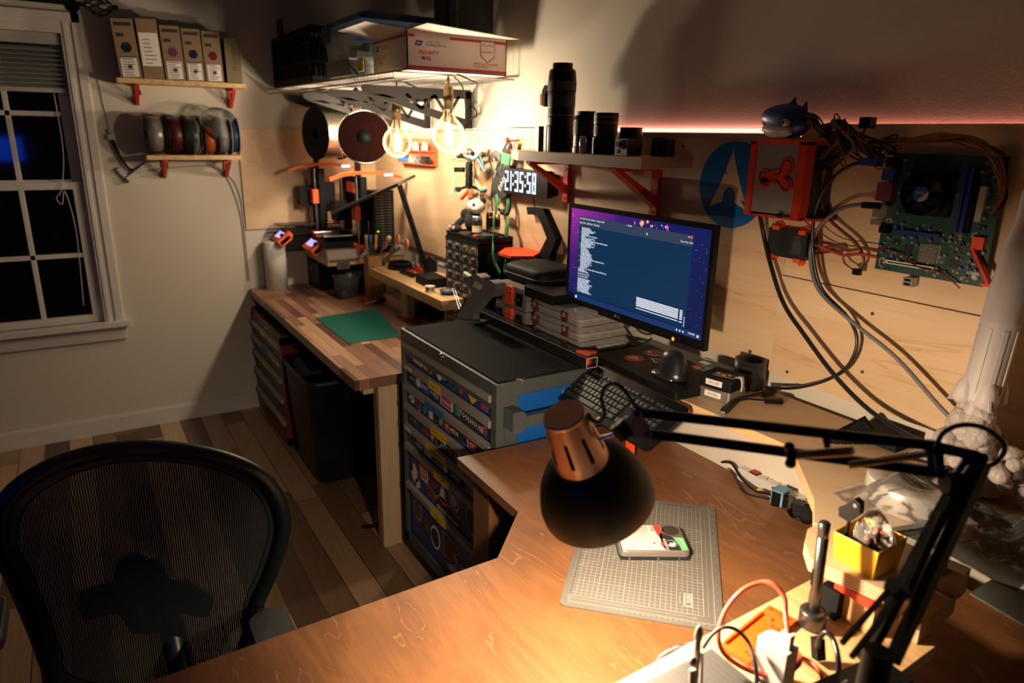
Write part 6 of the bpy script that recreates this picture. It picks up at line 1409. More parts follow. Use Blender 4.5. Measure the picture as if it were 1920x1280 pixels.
b = MB(); b.bar(Dp(1672, 1100, .80), Dp(1578, 1206, .76), .005, .005, BK, up=tuple(_U)); b.bar(Dp(1684, 1118, .80), Dp(1596, 1232, .76), .005, .005, BK, up=tuple(_U)); b.cyl(Dp(1672, 1098, .795), Dp(1690, 1112, .80), .010, BK); b.obj('tension_rod', lampt)
bs = Dp(1640, 1262, BS); bs2 = V((bs.x, bs.y, ZB+.031))
b = MB(); b.cyl(V((bs.x, bs.y, bs.z+.03)), V((bs.x+.005, bs.y-.02, .785)), .016, BK); b.box(bs.x-.03, bs.y-.05, .782, bs.x+.045, bs.y+.02, .80, BK); b.obj('clamp_base', lampt, bev=.002)
b = MB(); b.wire([Dp(1124, 792, .965), Dp(1134, 776, .955), Dp(1128, 745, .95), Dp(1138, 722, .95), Dp(1158, 720, .95), Dp(1176, 738, .95), Dp(1194, 764, .955), Dp(1215, 770, .955)], .0026, BK, 8); b.ball(Dp(1102, 782, .955), .006, BK); b.wire([Dp(1102, 782, .955), Dp(1114, 790, .955), Dp(1124, 792, .965)], .003, BK, 8)
b.obj('power_cord', lampt, label='black cord looping at the shade'); b = MB(); b.wire([Dp(1755, 838, EL-.01), Dp(1768, 812, EL-.01), Dp(1800, 797, EL-.01), Dp(1840, 800, EL-.01), Dp(1872, 820, EL-.005), Dp(1884, 842, EL), Dp(1868, 866, EL+.005), Dp(1846, 876, EL+.01)], .0032, BK, 8)
b.obj('power_cord', lampt, label='black cord looping at the elbow')
s2 = thing('side_monitor', 'blue lit monitor on the desk wing, seen only as a blue glint in the window', 'monitor', (3.85, -2.45, .76))
M = frame_of((3.75, -2.75, 1.12), (0.0, 1, 0), (-1, 0, 0.0))
M = TRN((3.80, -2.13, 1.40)) @ Matrix.Rotation(math.radians(0), 4, 'Z')
b = MB(); b.box(0, -.20, -.12, .03, .20, .12, BLACK, M); b.obj('case', s2, bev=.003)
b = MB(); b.box(-.001, -.19, -.10, 0, .19, .11, glow('side_screen_blue', (.01, .07, .9), 4.0), M); b.obj('screen', s2)
b = MB(); b.cyl(M @ V((.03, 0, -.1)), V((3.84, -2.16, .77)), .015, BLACK).cyl((3.84, -2.16, .7606), (3.84, -2.16, .775), .10, BLACK, n=24); b.obj('stand', s2)
BZ = .731
bn = thing('workbench', 'butcher block workbench along the left part of the back wall', 'workbench', (.95, -.4, 0))
b = MB(); b.box(0.014, -.795, BZ-.04, 1.80, -.012, BZ, BUTCH); b.obj('bench_top', bn, bev=.002)
b = MB(); b.box(1.735, -.70, 0, 1.775, -.66, BZ-.041, PINEV).box(1.776, -.705, 0, 1.80, -.62, BZ-.041, PINEV); b.obj('leg', bn, bev=.002)
b = MB(); b.box(1.735, -.14, 0, 1.79, -.05, BZ-.041, PINEV); b.obj('leg', bn)
b = MB(); b.box(.72, -.14, 0, .80, -.05, BZ-.041, PINEV); b.obj('leg', bn)
b = MB(); b.box(1.66, -.74, .645, 1.735, -.70, BZ-.041, PINEV); b.obj('corner_block', bn)
rc = thing('red_tool_chest', 'red tool chest with dark drawers under the left end of the bench', 'tool chest', (.36, -.5, 0))
RCH = mat('red_chest_steel', (.16, .012, .015), .38, noise=.1); DRW = mat('dark_green_drawer', (.010, .018, .017), .4)
b = MB(); rx0, rx1, ry = .03, .70, -.80
b.box(rx0, ry, .02, rx0+.03, -.25, .61, RCH).box(rx1-.03, ry, .02, rx1, -.25, .61, RCH).box(rx0+.03, ry+.02, .02, rx1-.03, -.25, .61, RCH).box(rx0, ry, .57, rx1, -.25, .625, RCH).box(rx0, ry, .02, rx1, ry+.03, .06, RCH)
b.obj('body', rc, bev=.004)
b = MB(); b.box(rx0+.01, ry+.01, .625, rx1-.01, -.26, .630, BLACKM); b.obj('top_mat', rc)
b = MB(); q = (.42, .60); b.prism([(-.075, -.018), (.075, -.018), (.075, .018), (-.075, .018)], .0006, BLACK, face_y(.56, ry, .595)); b.text('HUSKY', .024, face_y(.505, ry-.001, .586), GREY); b.cyl((.40, ry, .592), (.40, ry-.006, .592), .010, STEEL, n=14); b.obj('badge', rc)
zz_ = [.565, .475, .385, .275, .150]
for i, zt in enumerate(zz_):
    zb = zz_[i+1]+.004 if i < 4 else .065
    b = MB(); b.box(rx0+.034, ry+.002, zb, rx1-.034, ry+.02, zt, DRW); d = b.obj('drawer', rc)
    b = MB(); b.prism([(0, 0), (-.016, -.003), (-.016, -.022), (0, -.024)], rx1-rx0-.068, mat('pale_pull_strip', (.36, .33, .30), .4, .3), frame_of((rx0+.034, ry+.002, zt-.004), (0, 1, 0), (1, 0, 0))); b.obj('pull', d)
    if i < 3:
        b = MB(); cc_ = {0: YELLOW, 1: mat('blue_tape', (0.02, 0.16, 0.38), 0.6), 2: YELLOW}[i]; u = {0: .30, 1: .32, 2: .30}[i]; w2 = .10 if i != 1 else .16
        b.prism([(-w2/2, -.014), (w2/2, -.014), (w2/2, .012), (-w2/2, .012)], .0006, cc_, face_y(rx0+u+.02, ry-.0142, zt-.014)); b.obj('tape_label', d)
b = MB(); b.ball((.18, -.62, .655), .10, mat('brown_cloth', (.10, .07, .045), .9, noise=.4, nscale=20), sc=(1.1, 1.1, .24)); b.ball((.22, -.60, .660), .06, MATS['brown_cloth'], sc=(1.2, .8, .45)); tag(b.obj('work_gloves'), 'crumpled brown cloth gloves on top of the red tool chest', 'gloves')
b = MB(); cx_, cy_, = .98, -.63; rs_ = []
for s, z in ((.80, .002), (.82, .01), (1.0, .50), (1.03, .505), (1.03, .53), (.99, .53), (.97, .50), (.80, .02)): rs_.append([V((cx_+x*s, cy_+y*s, z)) for x, y in rrect(.46, .36, .06, 5)])
b.rings(rs_, mat('black_bin_plastic', (.003, .004, .004), .5, noise=.1), cap=True, smooth=True)
tag(b.obj('waste_bin'), 'tall black plastic waste bin under the bench beside the red tool chest', 'bin')
b = MB(); b.box(1.35, -.42, .004, 1.66, -.12, .38, BLACKM); b.box(1.36, -.421, .33, 1.40, -.42, .336, glow('tiny_blue_led', (.2, .25, 1), .8)); tag(b.obj('computer_tower', bev=.003), 'black box standing in the dark under the right end of the bench', 'computer')
b = MB(); b.wire([Zp(680, 987, .006), Zp(700, 985, .012), Zp(725, 973, .02), Zp(735, 965, .03)], .009, BLACKM, 8); tag(b.obj('floor_strap'), 'black strap lying on the floor at the foot of the bench leg', 'strap')
gm = thing('green_cutting_mat', 'dark green cutting mat lying on the butcher block bench', 'cutting mat', (1.1, -.5, BZ))
g4 = [Zp(592, 596, BZ+.002), Zp(654, 644, BZ+.002), Zp(752, 630, BZ+.002), Zp(706, 578, BZ+.002)]
b = MB(); b.prism([(p.x, p.y) for p in g4], .003, mat('mat_green', (.004, .13, .105), .45, noise=.18, nscale=8), TRN((0, 0, BZ+.0004))); b.obj('sheet', gm)
b = MB(); gr = mat('mat_green_line', (.02, .19, .15), .5)
def lerp4(u, v): return g4[0]*(1-u)*(1-v)+g4[1]*u*(1-v)+g4[2]*u*v+g4[3]*(1-u)*v
for k in range(1, 28):
    u = k/28; p, q_ = lerp4(u, .04), lerp4(u, .96); p.z = q_.z = BZ+.0038; b.bar(p, q_, .0006, .0003, gr)
for k in range(1, 20):
    u = k/20; p, q_ = lerp4(.04, u), lerp4(.96, u); p.z = q_.z = BZ+.0038; b.bar(p, q_, .0006, .0003, gr)
b.obj('printed_grid', gm)
b = MB(); TWL = mat('paper_towel', (.62, .59, .55), .9, noise=.05, bump=.5, nscale=120)
b.lathe([(.020, BZ+.001), (.060, BZ+.001), (.060, BZ+.272), (.056, BZ+.276), (.020, BZ+.276), (.020, BZ+.2)], TWL, TRN((.085, -.655, 0)), 36)
b.add([V((.085+.0605*math.cos(a), -.655+.0605*math.sin(a), z)) for z in (BZ+.0, BZ+.27) for a in (-1.9, -1.8, -1.7)], [(0, 1, 4, 3), (1, 2, 5, 4)], TWL)
tag(b.obj('paper_towel_roll'), 'white paper towel roll standing at the left end of the bench', 'paper towel')
tbz = .945
pt = thing('printer_shelf', 'raised wooden shelf on the bench carrying the two orange 3D printers', 'shelf', (.35, -.3, BZ))
b = MB(); b.box(.014, -.47, tbz-.035, .475, -.015, tbz, PINE); b.obj('board', pt, bev=.002)
b = MB(); b.box(.42, -.14, BZ+.0005, .47, -.09, tbz-.036, PINEV); b.obj('leg', pt)
b = MB(); b.box(.42, -.07, BZ+.0005, .47, -.02, tbz-.036, PINEV); b.obj('leg', pt)
b = MB(); b.box(.014, -.08, BZ+.0005, .07, -.02, tbz-.036, PINEV); b.obj('leg', pt)
b = MB(); b.box(.12, -.475, tbz+.0006, .49, -.03, tbz+.052, mat('concrete_paver', (.40, .37, .33), .85, noise=.12, nscale=70, bump=.4)); tag(b.obj('concrete_slab', bev=.004), 'pale concrete slab under the right 3D printer', 'slab')
b = MB(); b.box(.4765, -.46, tbz-.012, .482, -.30, tbz+.0, STEEL).box(.4765, -.42, tbz-.055, .484, -.35, tbz-.012, STEEL); tag(b.obj('metal_latch', bev=.002), 'shiny metal latch hanging on the right front edge of the printer shelf', 'latch')
bx = thing('component_box', 'black retail box with a printed picture under the printer shelf', 'box', (.42, -.35, BZ))
b = MB(); b.box(.03, -.455, BZ+.0005, .25, -.25, BZ+.165, BLACKM); b.obj('carton', bx, bev=.001)
b = MB(); PIC = mat('box_picture', (.03, .035, .045), .5, noise=1.0, nscale=25); b.box(.05, -.4558, BZ+.03, .20, -.455, BZ+.15, PIC); b.box(.20, -.4562, BZ+.05, .235, -.455, BZ+.15, mat('box_picture_blue', (.02, .06, .10), .5))
b.ball((.10, -.4555, BZ+.11), .024, GREY, sc=(1, .02, 1)); b.text('650W', .024, face_y(.13, -.4565, BZ+.045), GREY); b.obj('printed_front', bx)
b = MB(); b.box(.27, -.36, BZ+.0005, .40, -.12, BZ+.14, BLACK); b.box(.401, -.35, BZ+.09, .4015, -.24, BZ+.125, mat('metal_window', (.16, .19, .19), .3, .8)); tag(b.obj('card_reader', bev=.002), 'black case with a small metal window behind the clear tub', 'case')
tub = thing('clear_tub', 'small clear open tub holding dark scraps on the bench', 'tub', (.78, -.44, BZ))
TUBM = clearmat('tub_plastic', (.10, .11, .11), .35, .2)
b = MB(); rs_ = [[V((.475+x*s, -.375+y*s, BZ+z)) for x, y in rrect(.11, .13, .02, 4)] for s, z in ((.76, .001), (.78, .004), (1.0, .12), (1.05, .124), (1.0, .121))]; b.rings(rs_, TUBM, cap=False); b.obj('shell', tub)
b = MB(); b.ball((.475, -.375, BZ+.02), .04, mat('dark_scraps', (.03, .028, .025), .8, noise=.6), sc=(1, .8, .45)).ball((.49, -.39, BZ+.03), .012, ORANGE); b.obj('scraps', tub)
tk = thing('tool_block', 'upright wooden block holding screwdrivers, pliers and scissors', 'tool holder', (.93, -.40, BZ))
KX, KY = .60, -.29
def K(px, py, y=KY): return Yp(px, py, y)
b = MB(); OAK = mat('oak_block', (.36, .19, .07), .5, stretch=(14, 14, 1.5), noise=.22, nscale=6)
kb0, kb1 = .565, .635; ktop = .972
b.box(kb0, KY-.01, BZ+.012, kb1, KY+.07, ktop, OAK); b.obj('block', tk, bev=.002)
b = MB(); b.box(kb0-.015, KY-.035, BZ+.0005, kb1+.01, KY+.08, BZ+.012, RED); b.obj('base', tk, label='red printed foot')
def tool(pts_h, pts_s, r1, r2, mh, ms_, lab, cat='screwdriver', name='screwdriver', y=KY-.01):
    t = thing(name, lab, cat, tuple(K(*pts_s[1], y)), group=None)
    b = MB(); a, c = K(*pts_h[0], y), K(*pts_h[1], y); d = (c-a)
    b.lathe([(0, 0), (r1*.8, 0), (r1, .006), (r1*.85, d.length*.45), (r1, d.length*.8), (r1*.55, d.length), (0, d.length)], mh, frame_of(a, (0, 1, 0), d), 12); b.obj('handle', t)
    b = MB(); b.cyl(K(*pts_s[0], y), K(*pts_s[1], y), r2, ms_, n=8); b.obj('shaft', t)
SH = mat('blade_steel', (.22, .16, .10), .35, .9); CREAM = mat('cream_handle', (.45, .33, .20), .45); AMB = mat('amber_handle', (.50, .26, .08), .3); BLH = mat('blue_handle', (.01, .10, .28), .3)
tool(((686, 440), (688, 468)), ((688, 468), (689, 500)), .0085, .0014, CREAM, SH, 'cream handled screwdriver, leftmost in the wooden block')
tool(((694, 440), (696, 470)), ((696, 470), (696, 502)), .0095, .0014, BLH, SH, 'blue handled screwdriver in the wooden block')
tool(((705, 440), (704, 468)), ((704, 468), (700, 505)), .0085, .0014, AMB, SH, 'amber handled screwdriver in the wooden block')
tool(((730, 444), (718, 466)), ((718, 466), (707, 490)), .0125, .0022, CREAM, STEEL, 'large cream handled screwdriver leaning right in the wooden block')
sc_ = thing('scissors', 'scissors with orange and grey loops leaning out of the wooden block', 'scissors', tuple(K(706, 500)))
b = MB(); SG = mat('scissor_grey', (.22, .20, .19), .5); SO = mat('scissor_orange', (.70, .22, .14), .45)
for c, ang, w2, h2 in (((746, 449), 1.15, .024, .017), ((762, 459), 1.0, .026, .016)):
    p = K(*c); b.tube([p+V((w2*math.cos(a)*math.cos(ang)-h2*math.sin(a)*math.sin(ang), 0, w2*math.cos(a)*math.sin(ang)+h2*math.sin(a)*math.cos(ang))) for a in [2*PI*i/18 for i in range(18)]], .0045, SO, 8, True)
b.obj('finger_loop', sc_, label='orange finger loops')
b = MB(); b.bar(K(741, 458), K(728, 478), .014, .006, SG, up=(0, 1, 0)).bar(K(752, 463), K(731, 478), .012, .006, SG, up=(0, 1, 0)); b.ball(K(731, 476)+V((0, -.006, 0)), .006, ORANGE); b.obj('shank', sc_)
b = MB(); b.prism([(0, 0), (.012, .004), (.075, -.004), (.070, -.010), (.01, -.012)], .002, STEEL, frame_of(K(728, 477), K(704, 500)-K(728, 477), (0, -1, 0))); b.obj('blade', sc_)
pl_ = thing('pliers', 'red handled pliers standing open left of the wooden block', 'pliers', tuple(K(670, 495)))
b = MB(); b.tube(catmull([K(659, 453), K(658, 465), K(663, 480), K(665, 490)], 5), .0065, mat('plier_red', (.50, .02, .03), .35), 8); b.obj('handle', pl_)
b = MB(); b.tube(catmull([K(685, 455), K(681, 470), K(674, 478), K(672, 490)], 5), .0065, MATS['plier_red'], 8); b.obj('handle', pl_)
b = MB(); b.bar(K(668, 488), K(667, 502), .012, .010, BLACK, up=(0, 1, 0)); b.obj('jaw', pl_)
b = MB(); b.cyl(K(648, 462), K(649, 492), .0042, BLACK, n=8); tag(b.obj('marker_pen'), 'thin black marker standing left of the red pliers', 'pen')
b = MB(); b.cyl(Zp(688, 569, BZ+.012), Zp(706, 564, BZ+.012), .0075, STEEL).cyl(Zp(682, 570, BZ+.012), Zp(690, 569, BZ+.012), .004, STEEL).cyl(Zp(706, 564, BZ+.012), Zp(722, 560, BZ+.012), .011, BLACK); tag(b.obj('soldering_tip'), 'shiny metal connector with black grip lying at the foot of the wooden block', 'connector')
s2z = .925
ps_ = thing('low_bench_shelf', 'low pine shelf on the bench to the right of the wooden block', 'shelf', (1.2, -.2, BZ))
e0, e1 = Zp(716, 512, s2z), Zp(826, 565, s2z)
yf_ = (e0.y+e1.y)/2; xr = e1.x
b = MB(); b.prism([(.665, yf_), (xr, yf_), (xr, -.206), (1.362, -.206), (1.362, -.03), (.665, -.03)], .042, PINE, TRN((0, 0, s2z-.042))); b.obj('board', ps_, bev=.002)
b = MB(); b.box(1.02, yf_+.03, BZ+.0125, 1.10, yf_+.07, s2z-.043, PINEV); b.obj('leg', ps_)
b = MB(); b.box(.69, -.09, BZ+.0005, .75, -.04, s2z-.043, PINEV); b.obj('leg', ps_)
b = MB(); b.box(1.30, -.09, BZ+.0005, 1.36, -.04, s2z-.043, PINEV); b.obj('leg', ps_)
b = MB(); b.box(1.0, yf_+.015, BZ+.0005, 1.12, yf_+.085, BZ+.012, RED); b.obj('foot', ps_, label='red printed foot')
def T(px, py, z=s2z): return Zp(px, py, z)
def on(px, py): 
    p = Zp(px, py, s2z); p.y = min(-.04, max(p.y, yf_+.02)); return p
p = on(751, 503); b = MB(); b.tube([V((p.x+.07*math.cos(a), p.y+.055*math.sin(a), s2z+.011)) for a in [2*PI*i/28 for i in range(28)]], .010, BLACK, 8, True).tube([V((p.x+.066*math.cos(a), p.y+.052*math.sin(a), s2z+.028)) for a in [2*PI*i/28 for i in range(28)]], .008, BLACK, 8, True); tag(b.obj('cable_coil'), 'coiled thick black cable on the low pine shelf', 'cable')
p = on(785, 503); b = MB(); b.box(p.x-.07, p.y-.012, s2z+.001, p.x+.08, p.y+.02, s2z+.022, WHITEP).box(p.x-.06, p.y-.04, s2z+.001, p.x+.07, p.y-.016, s2z+.012, PAPER); tag(b.obj('white_bar', bev=.002), 'two white plastic bars behind the black coil on the low pine shelf', 'plastic bar')
p = on(757, 514); b = MB(); b.cyl((p.x-.02, p.y, s2z+.011), (p.x+.10, p.y+.01, s2z+.011), .0105, BLACK).cyl((p.x-.03, p.y-.0008, s2z+.011), (p.x-.019, p.y, s2z+.011), .0108, BLUEP); tag(b.obj('torch'), 'black pen torch with a blue end on the low pine shelf', 'torch')
p = on(788, 511); b = MB(); b.box(p.x-.05, p.y-.01, s2z+.001, p.x+.05, p.y+.03, s2z+.022, ORANGE).box(p.x-.03, p.y-.008, s2z+.022, p.x+.01, p.y+.028, s2z+.034, ORANGE).box(p.x-.09, p.y-.05, s2z+.001, p.x-.01, p.y-.03, s2z+.009, ORANGE); tag(b.obj('orange_clip', bev=.004), 'bright orange printed clip behind the black box on the low pine shelf', 'clip')
p = on(800, 532); b = MB(); M = face_z(p.x-.06, p.y-.03, s2z+.0006, -.05); b.box(0, 0, 0, .16, .095, .042, BLACKM, M); tag(b.obj('black_box', bev=.003), 'matte black box behind the solder spool', 'box')
p = on(808, 548); t = thing('solder_spool', 'small white rimmed spool of solder on the low pine shelf', 'spool', (p.x, p.y, s2z))
b = MB(); b.lathe([(.006, 0), (.024, 0), (.024, .003), (.018, .0035), (.018, .024), (.024, .0245), (.024, .0275), (.006, .0275), (.006, 0)], WHITEP, TRN((p.x-.01, p.y-.0, s2z+.0005)), 24); b.obj('rim', t)
b = MB(); b.lathe([(.0205, .005), (.0205, .023)], mat('solder_wire', (.35, .33, .30), .4, .7), TRN((p.x-.01, p.y, s2z+.0005)), 24); b.obj('solder_wire', t)
p = on(829, 552); b = MB(); b.lathe([(0, .001), (.03, .001), (.040, .018), (.038, .018), (.028, .004), (0, .004)], mat('blue_dish_plastic', (.02, .07, .25), .4), TRN((p.x, p.y+.03, s2z)), 24); b.ball((p.x, p.y+.03, s2z+.012), .028, mat('brass_wool', (.12, .12, .08), .7, noise=.5), sc=(1, 1, .4)); tag(b.obj('blue_dish'), 'small blue dish of metal shavings beside the solder spool', 'dish')
p = on(820, 505); b = MB(); b.box(p.x-.02, -.10, s2z+.001, p.x+.06, -.04, s2z+.075, BLACK); tag(b.obj('solder_station', bev=.004), 'black soldering station at the back of the low pine shelf', 'soldering station')
b = MB(); M = face_y(p.x-.03, -.125, s2z+.001); b.prism([(0, 0), (.045, 0), (.040, .08), (.025, .08)], .012, clearmat('stand_clear', (.3, .3, .32), .5), M); tag(b.obj('clear_stand'), 'clear wedge stand in front of the soldering station', 'stand')
b = MB(); b.wire([Zp(790, 503, s2z+.03), Yp(786, 488, -.18), Yp(792, 478, -.16), Yp(805, 482, -.16), Yp(818, 490, -.15)], .0035, BLACK, 8).cyl(Yp(806, 483, -.16), Yp(823, 495, -.15), .009, BLACK).cyl(Yp(823, 495, -.15), Yp(834, 500, -.15), .011, GREY)
b.wire([Yp(787, 490, -.18), Yp(795, 510, -.20), Yp(806, 535, -.24), Yp(815, 552, -.25), Yp(826, 574, -.27)], .0035, BLACK, 8); tag(b.obj('soldering_iron'), 'soldering iron with its thin black cord drooping over the shelf edge', 'soldering iron')
p = Zp(782, 592, BZ); b = MB(); b.lathe([(0, .001), (.036, .001), (.041, .10), (.039, .10), (.034, .004), (0, .004)], clearmat('cup_clear', (.12, .13, .15), .45), TRN((p.x, p.y, BZ)), 28); b.lathe([(.0415, .078), (.043, .079), (.043, .099), (.0405, .1)], mat('orange_rim', (.55, .08, .02), .5), TRN((p.x, p.y, BZ)), 28); tag(b.obj('plastic_cup'), 'clear plastic cup with an orange rim under the low pine shelf', 'cup')
p = Zp(808, 594, BZ); t = thing('tape_measure', 'dark blue case with a yellow stripe under the low pine shelf', 'tape measure', (p.x, p.y, BZ))
b = MB(); b.box(p.x-.035, p.y-.02, BZ+.0005, p.x+.075, p.y+.04, BZ+.10, mat('navy_case', (.008, .018, .06), .45)); b.obj('case', t, bev=.006)
b = MB(); b.prism(circ(.5, 24, 0, 0, .022, .092), .001, YELLOW, face_y(p.x-.012, p.y-.0202, BZ+.052)); b.prism(circ(.5, 24, 0, 0, .012, .07), .0015, MATS['navy_case'], face_y(p.x-.012, p.y-.0202, BZ+.052)); b.obj('yellow_stripe', t)
b = MB(); p = Zp(762, 577, BZ+.01); b.tube([p+V((.014*math.cos(a), 0, .016*math.sin(a)+.006)) for a in [2*PI*i/14 for i in range(14)]], .003, BLUEP, 6, True); tag(b.obj('blue_ring'), 'little blue plastic ring lying by the clear cup', 'ring')
PO = mat('printer_orange', (.90, .13, .03), .42, noise=.06); CHR = mat('smooth_rod', (.6, .6, .62), .2, 1.0); FRM = mat('printer_frame_black', (.007, .008, .011), .45, spec=.2)
def printer(x0, x1, yf, zb, lab, bedh=0.0, carr=.5, w=.0):
    """frame stands in the x-z plane at y=yf, bed runs towards -y"""
    t = thing('printer_3d', lab, '3D printer', ((x0+x1)/2, yf, zb)); W_ = x1-x0; H = .38
    y0 = yf-.20
    b = MB(); b.box(x0+W_*.25, yf+.01, zb+.14, x0+W_*.9, yf+.09, zb+.30, FRM); b.box(x0, yf-.004, zb, x0+.045, yf+.03, zb+H, FRM).box(x1-.045, yf-.004, zb, x1, yf+.03, zb+H, FRM).box(x0+.035, yf-.004, zb+H-.06, x1-.035, yf+.004, zb+H, FRM).box(x0+.035, yf-.004, zb, x1-.035, yf+.004, zb+.05, FRM)
    b.box(x0+.05, y0, zb+.012, x0+.08, yf+.15, zb+.040, FRM).box(x1-.08, y0, zb+.012, x1-.05, yf+.15, zb+.040, FRM).box(x0+.03, y0-.006, zb+.004, x1-.03, y0, zb+.05, FRM).box(x0+.03, yf+.15, zb+.004, x1-.03, yf+.156, zb+.05, FRM)
    b.obj('frame', t, bev=.001)
    b = MB()
    for x in (x0+.07, x1-.07): b.cyl((x, y0, zb+.066), (x, yf+.15, zb+.066), .009, CHR, n=12)
    for x in (x0+.018, x1-.018): b.cyl((x, yf-.022, zb+.01), (x, yf-.022, zb+H), .006, CHR, n=12)
    for x in (x0+.040, x1-.040): b.cyl((x, yf-.022, zb+.03), (x, yf-.022, zb+H-.02), .004, mat('lead_screw', (.25, .24, .23), .35, .9), n=8)
    zc = zb+.05+carr*.28
    for dz in (0, .045): b.cyl((x0+.03, yf-.030, zc+dz), (x1-.03, yf-.030, zc+dz), .005, CHR, n=10)
    b.obj('rods', t, label='polished steel rods')
    for x, s in ((x0+.022, 1), (x1-.022, -1)):
        b = MB(); b.box(x-.028, yf-.045, zc-.014, x+.028, yf-.012, zc+.062, PO); b.obj('axis_block', t, label='orange end block', bev=.003)
        b = MB(); b.box(x-.03, yf-.045, zb+.0, x+.03, yf-.006, zb+.018, PO).box(x-.022, yf-.052, zb+.018, x+.01, yf-.03, zb+.03, PO); b.obj('motor_mount', t, label='orange lower mount', bev=.003)
        b = MB(); b.box(x-.02, yf-.045, zb-.0+.0, x+.02, yf-.007, zb+.0, BLACK) if False else b.box(x-.018, yf+.006, zb+.005, x+.018, yf+.03, zb+.05, BLACK); b.obj('motor', t)
    xc = x0+W_*.30
    b = MB(); b.box(xc-.035, yf-.095, zc-.03, xc+.045, yf-.022, zc+.075, BLACK).box(xc-.028, yf-.098, zc+.008, xc+.02, yf-.075, zc+.052, DGREY); b.cyl((xc-.005, yf-.06, zc-.018), (xc-.005, yf-.06, zc-.04), .008, GOLD, .002); b.obj('print_head', t, bev=.003)
    b = MB(); b.cyl((xc-.042, yf-.05, zc+.03), (xc-.03, yf-.05, zc+.03), .024, PO, n=22).box(xc-.05, yf-.080, zc-.05, xc-.012, yf-.05, zc-.022, PO).box(xc-.02, yf-.07, zc+.060, xc+.03, yf-.03, zc+.072, PO); b.obj('head_cover', t, label='orange fan and duct', bev=.003)
    b = MB(); b.box(x0+.02, yf-.03 if w == 0 else y0-.04, zb+.068, x1-.02, yf+.16 if w == 0 else yf-.01, zb+.074, mat('spring_steel_sheet', (.05, .045, .04), .4, .5, noise=.3)).box(x0+.05, y0+.02, zb+.060, x1-.05, yf+.02, zb+.064, BLACK); b.obj('print_bed', t)
    if W_ > .25: MB().box(x0+W_*.25, yf-.006, zb+.29, x0+W_*.65, yf+.05, zb+.345, PO).obj('rear_cover', t, label='orange rear cover')
    b = MB(); zl_ = zb+.0; xl0, xl1 = x0+.0, x0+.19 if W_ > .3 else x0+.16
    M = frame_of(((xl0+xl1)/2, y0-.015, zb+.005), (1, 0, 0), (0, -.62, .78)); lw = xl1-xl0
    b.box(-lw/2, -.045, -.02, lw/2, .045, .012, PO, M).box(-lw/2+.0, -.04, -.03, -lw/2+.025, .03, .0, PO, M).box(lw/2-.025, -.04, -.03, lw/2, .03, 0, PO, M); lc = b.obj('display_housing', t, bev=.005, label='orange display housing')
    b = MB(); b.box(-lw/2+.018, -.022, .012, .036, .026, .0128, glow('lcd_lilac', (.50, .45, 1.0), 1.2), M); b.obj('display', lc)
    b = MB(); b.cyl(M @ V((lw/2-.026, 0, .012)), M @ V((lw/2-.026, 0, .026)), .009, BLACK); b.obj('knob', lc)
    b = MB(); zt = zb+H
    ya, yb2 = yf-.17, yf+.235
    arc = [(ya, zt-.018), (ya, zt-.002), (ya+.07, zt+.022), (ya+.15, zt+.030), (yb2-.16, zt+.030), (yb2-.08, zt+.024), (yb2, zt+.002), (yb2, zt-.012), (yb2-.09, zt+.010), (yb2-.16, zt+.014), (ya+.15, zt+.014), (ya+.07, zt+.004)]
    b.prism(arc, .03, PO, frame_of((x1-.03, 0, 0), (0, 1, 0), (1, 0, 0))); b.obj('top_arch', t, bev=.002, label='orange arched top rail')
    b = MB(); b.box(x1+.0003, yf+.13, zt+.006, x1+.0012, yf+.18, zt+.018, glow('print_light', (.9, .8, 1.0), 3.0)); b.obj('light_bar', t)
    b = MB(); b.bar((x1-.05, yf, zt), (x1-.05, yf, zt+.16), .012, .03, BLACK, up=(0, 1, 0)); b.obj('spool_holder', t)
    return t
P1x0, P1x1, P1y, P1z = .19, .50, -.27, tbz+.053
printer(P1x0, P1x1, P1y, P1z, 'right 3D printer with orange parts, standing on the concrete slab', carr=.42)
printer(.03, .185, -.40, tbz+.085, 'left 3D printer with orange parts, half hidden nearer the left wall', carr=.55, w=1)
b = MB(); b.box(.02, -.60, tbz+.0006, .115, -.05, tbz+.084, BLACKM); tag(b.obj('riser_block'), 'dark block raising the left 3D printer', 'block')
def spool(x, y, z, r, wd, mf, mw, lab, tilt=0.0, honey=True, group=None, name='filament_spool', mfl=None):
    t = thing(name, lab, 'filament spool', (x, y, z), group=group)
    M = frame_of((x, y, z), (0, 0, 1), (math.sin(tilt), -math.cos(tilt), 0))
    for s in (0, 1):
        b = MB(); z0 = -wd/2+s*(wd-.004)
        b.lathe([(r*.26, z0), (r, z0), (r, z0+.004), (r*.26, z0+.004), (r*.26, z0)], mfl or mf, M, 40, smooth=False); b.obj('flange', t)
    b = MB(); b.lathe([(r*.92, -wd/2+.004), (r*.93, 0), (r*.92, wd/2-.004)], mw, M, 40); b.obj('wound_filament', t)
    b = MB(); b.lathe([(r*.26, -wd/2), (r*.26, wd/2), (r*.22, wd/2), (r*.22, -wd/2)], mf, M, 24); b.obj('hub', t)
    return t, M
FOIL = mat('foil_gold_mesh', (.55, .50, .40), .28, .95, noise=.5, nscale=200, bump=.6)
cs = Xp(684, 257, .72)
DRED = mat('dark_red_spool', (.012, .003, .0025), .8, spec=.03, noise=.6, nscale=60)
t, M = spool(cs.x, cs.y, cs.z, .122, .08, BLACKM, BLACK, 'black spool with dark red disc above the right 3D printer', 1.15, mfl=DRED)
b = MB(); b.lathe([(.127, -.10), (.130, -.10), (.130, .035), (.127, .035), (.127, -.10)], FOIL, M, 44); b.lathe([(0, .0405), (.034, .0405), (.034, .043), (0, .043)], BLACKM, M, 24); b.obj('foil_sleeve', t, label='shiny mesh foil sleeve')
cs2 = Xp(614, 251, .30)
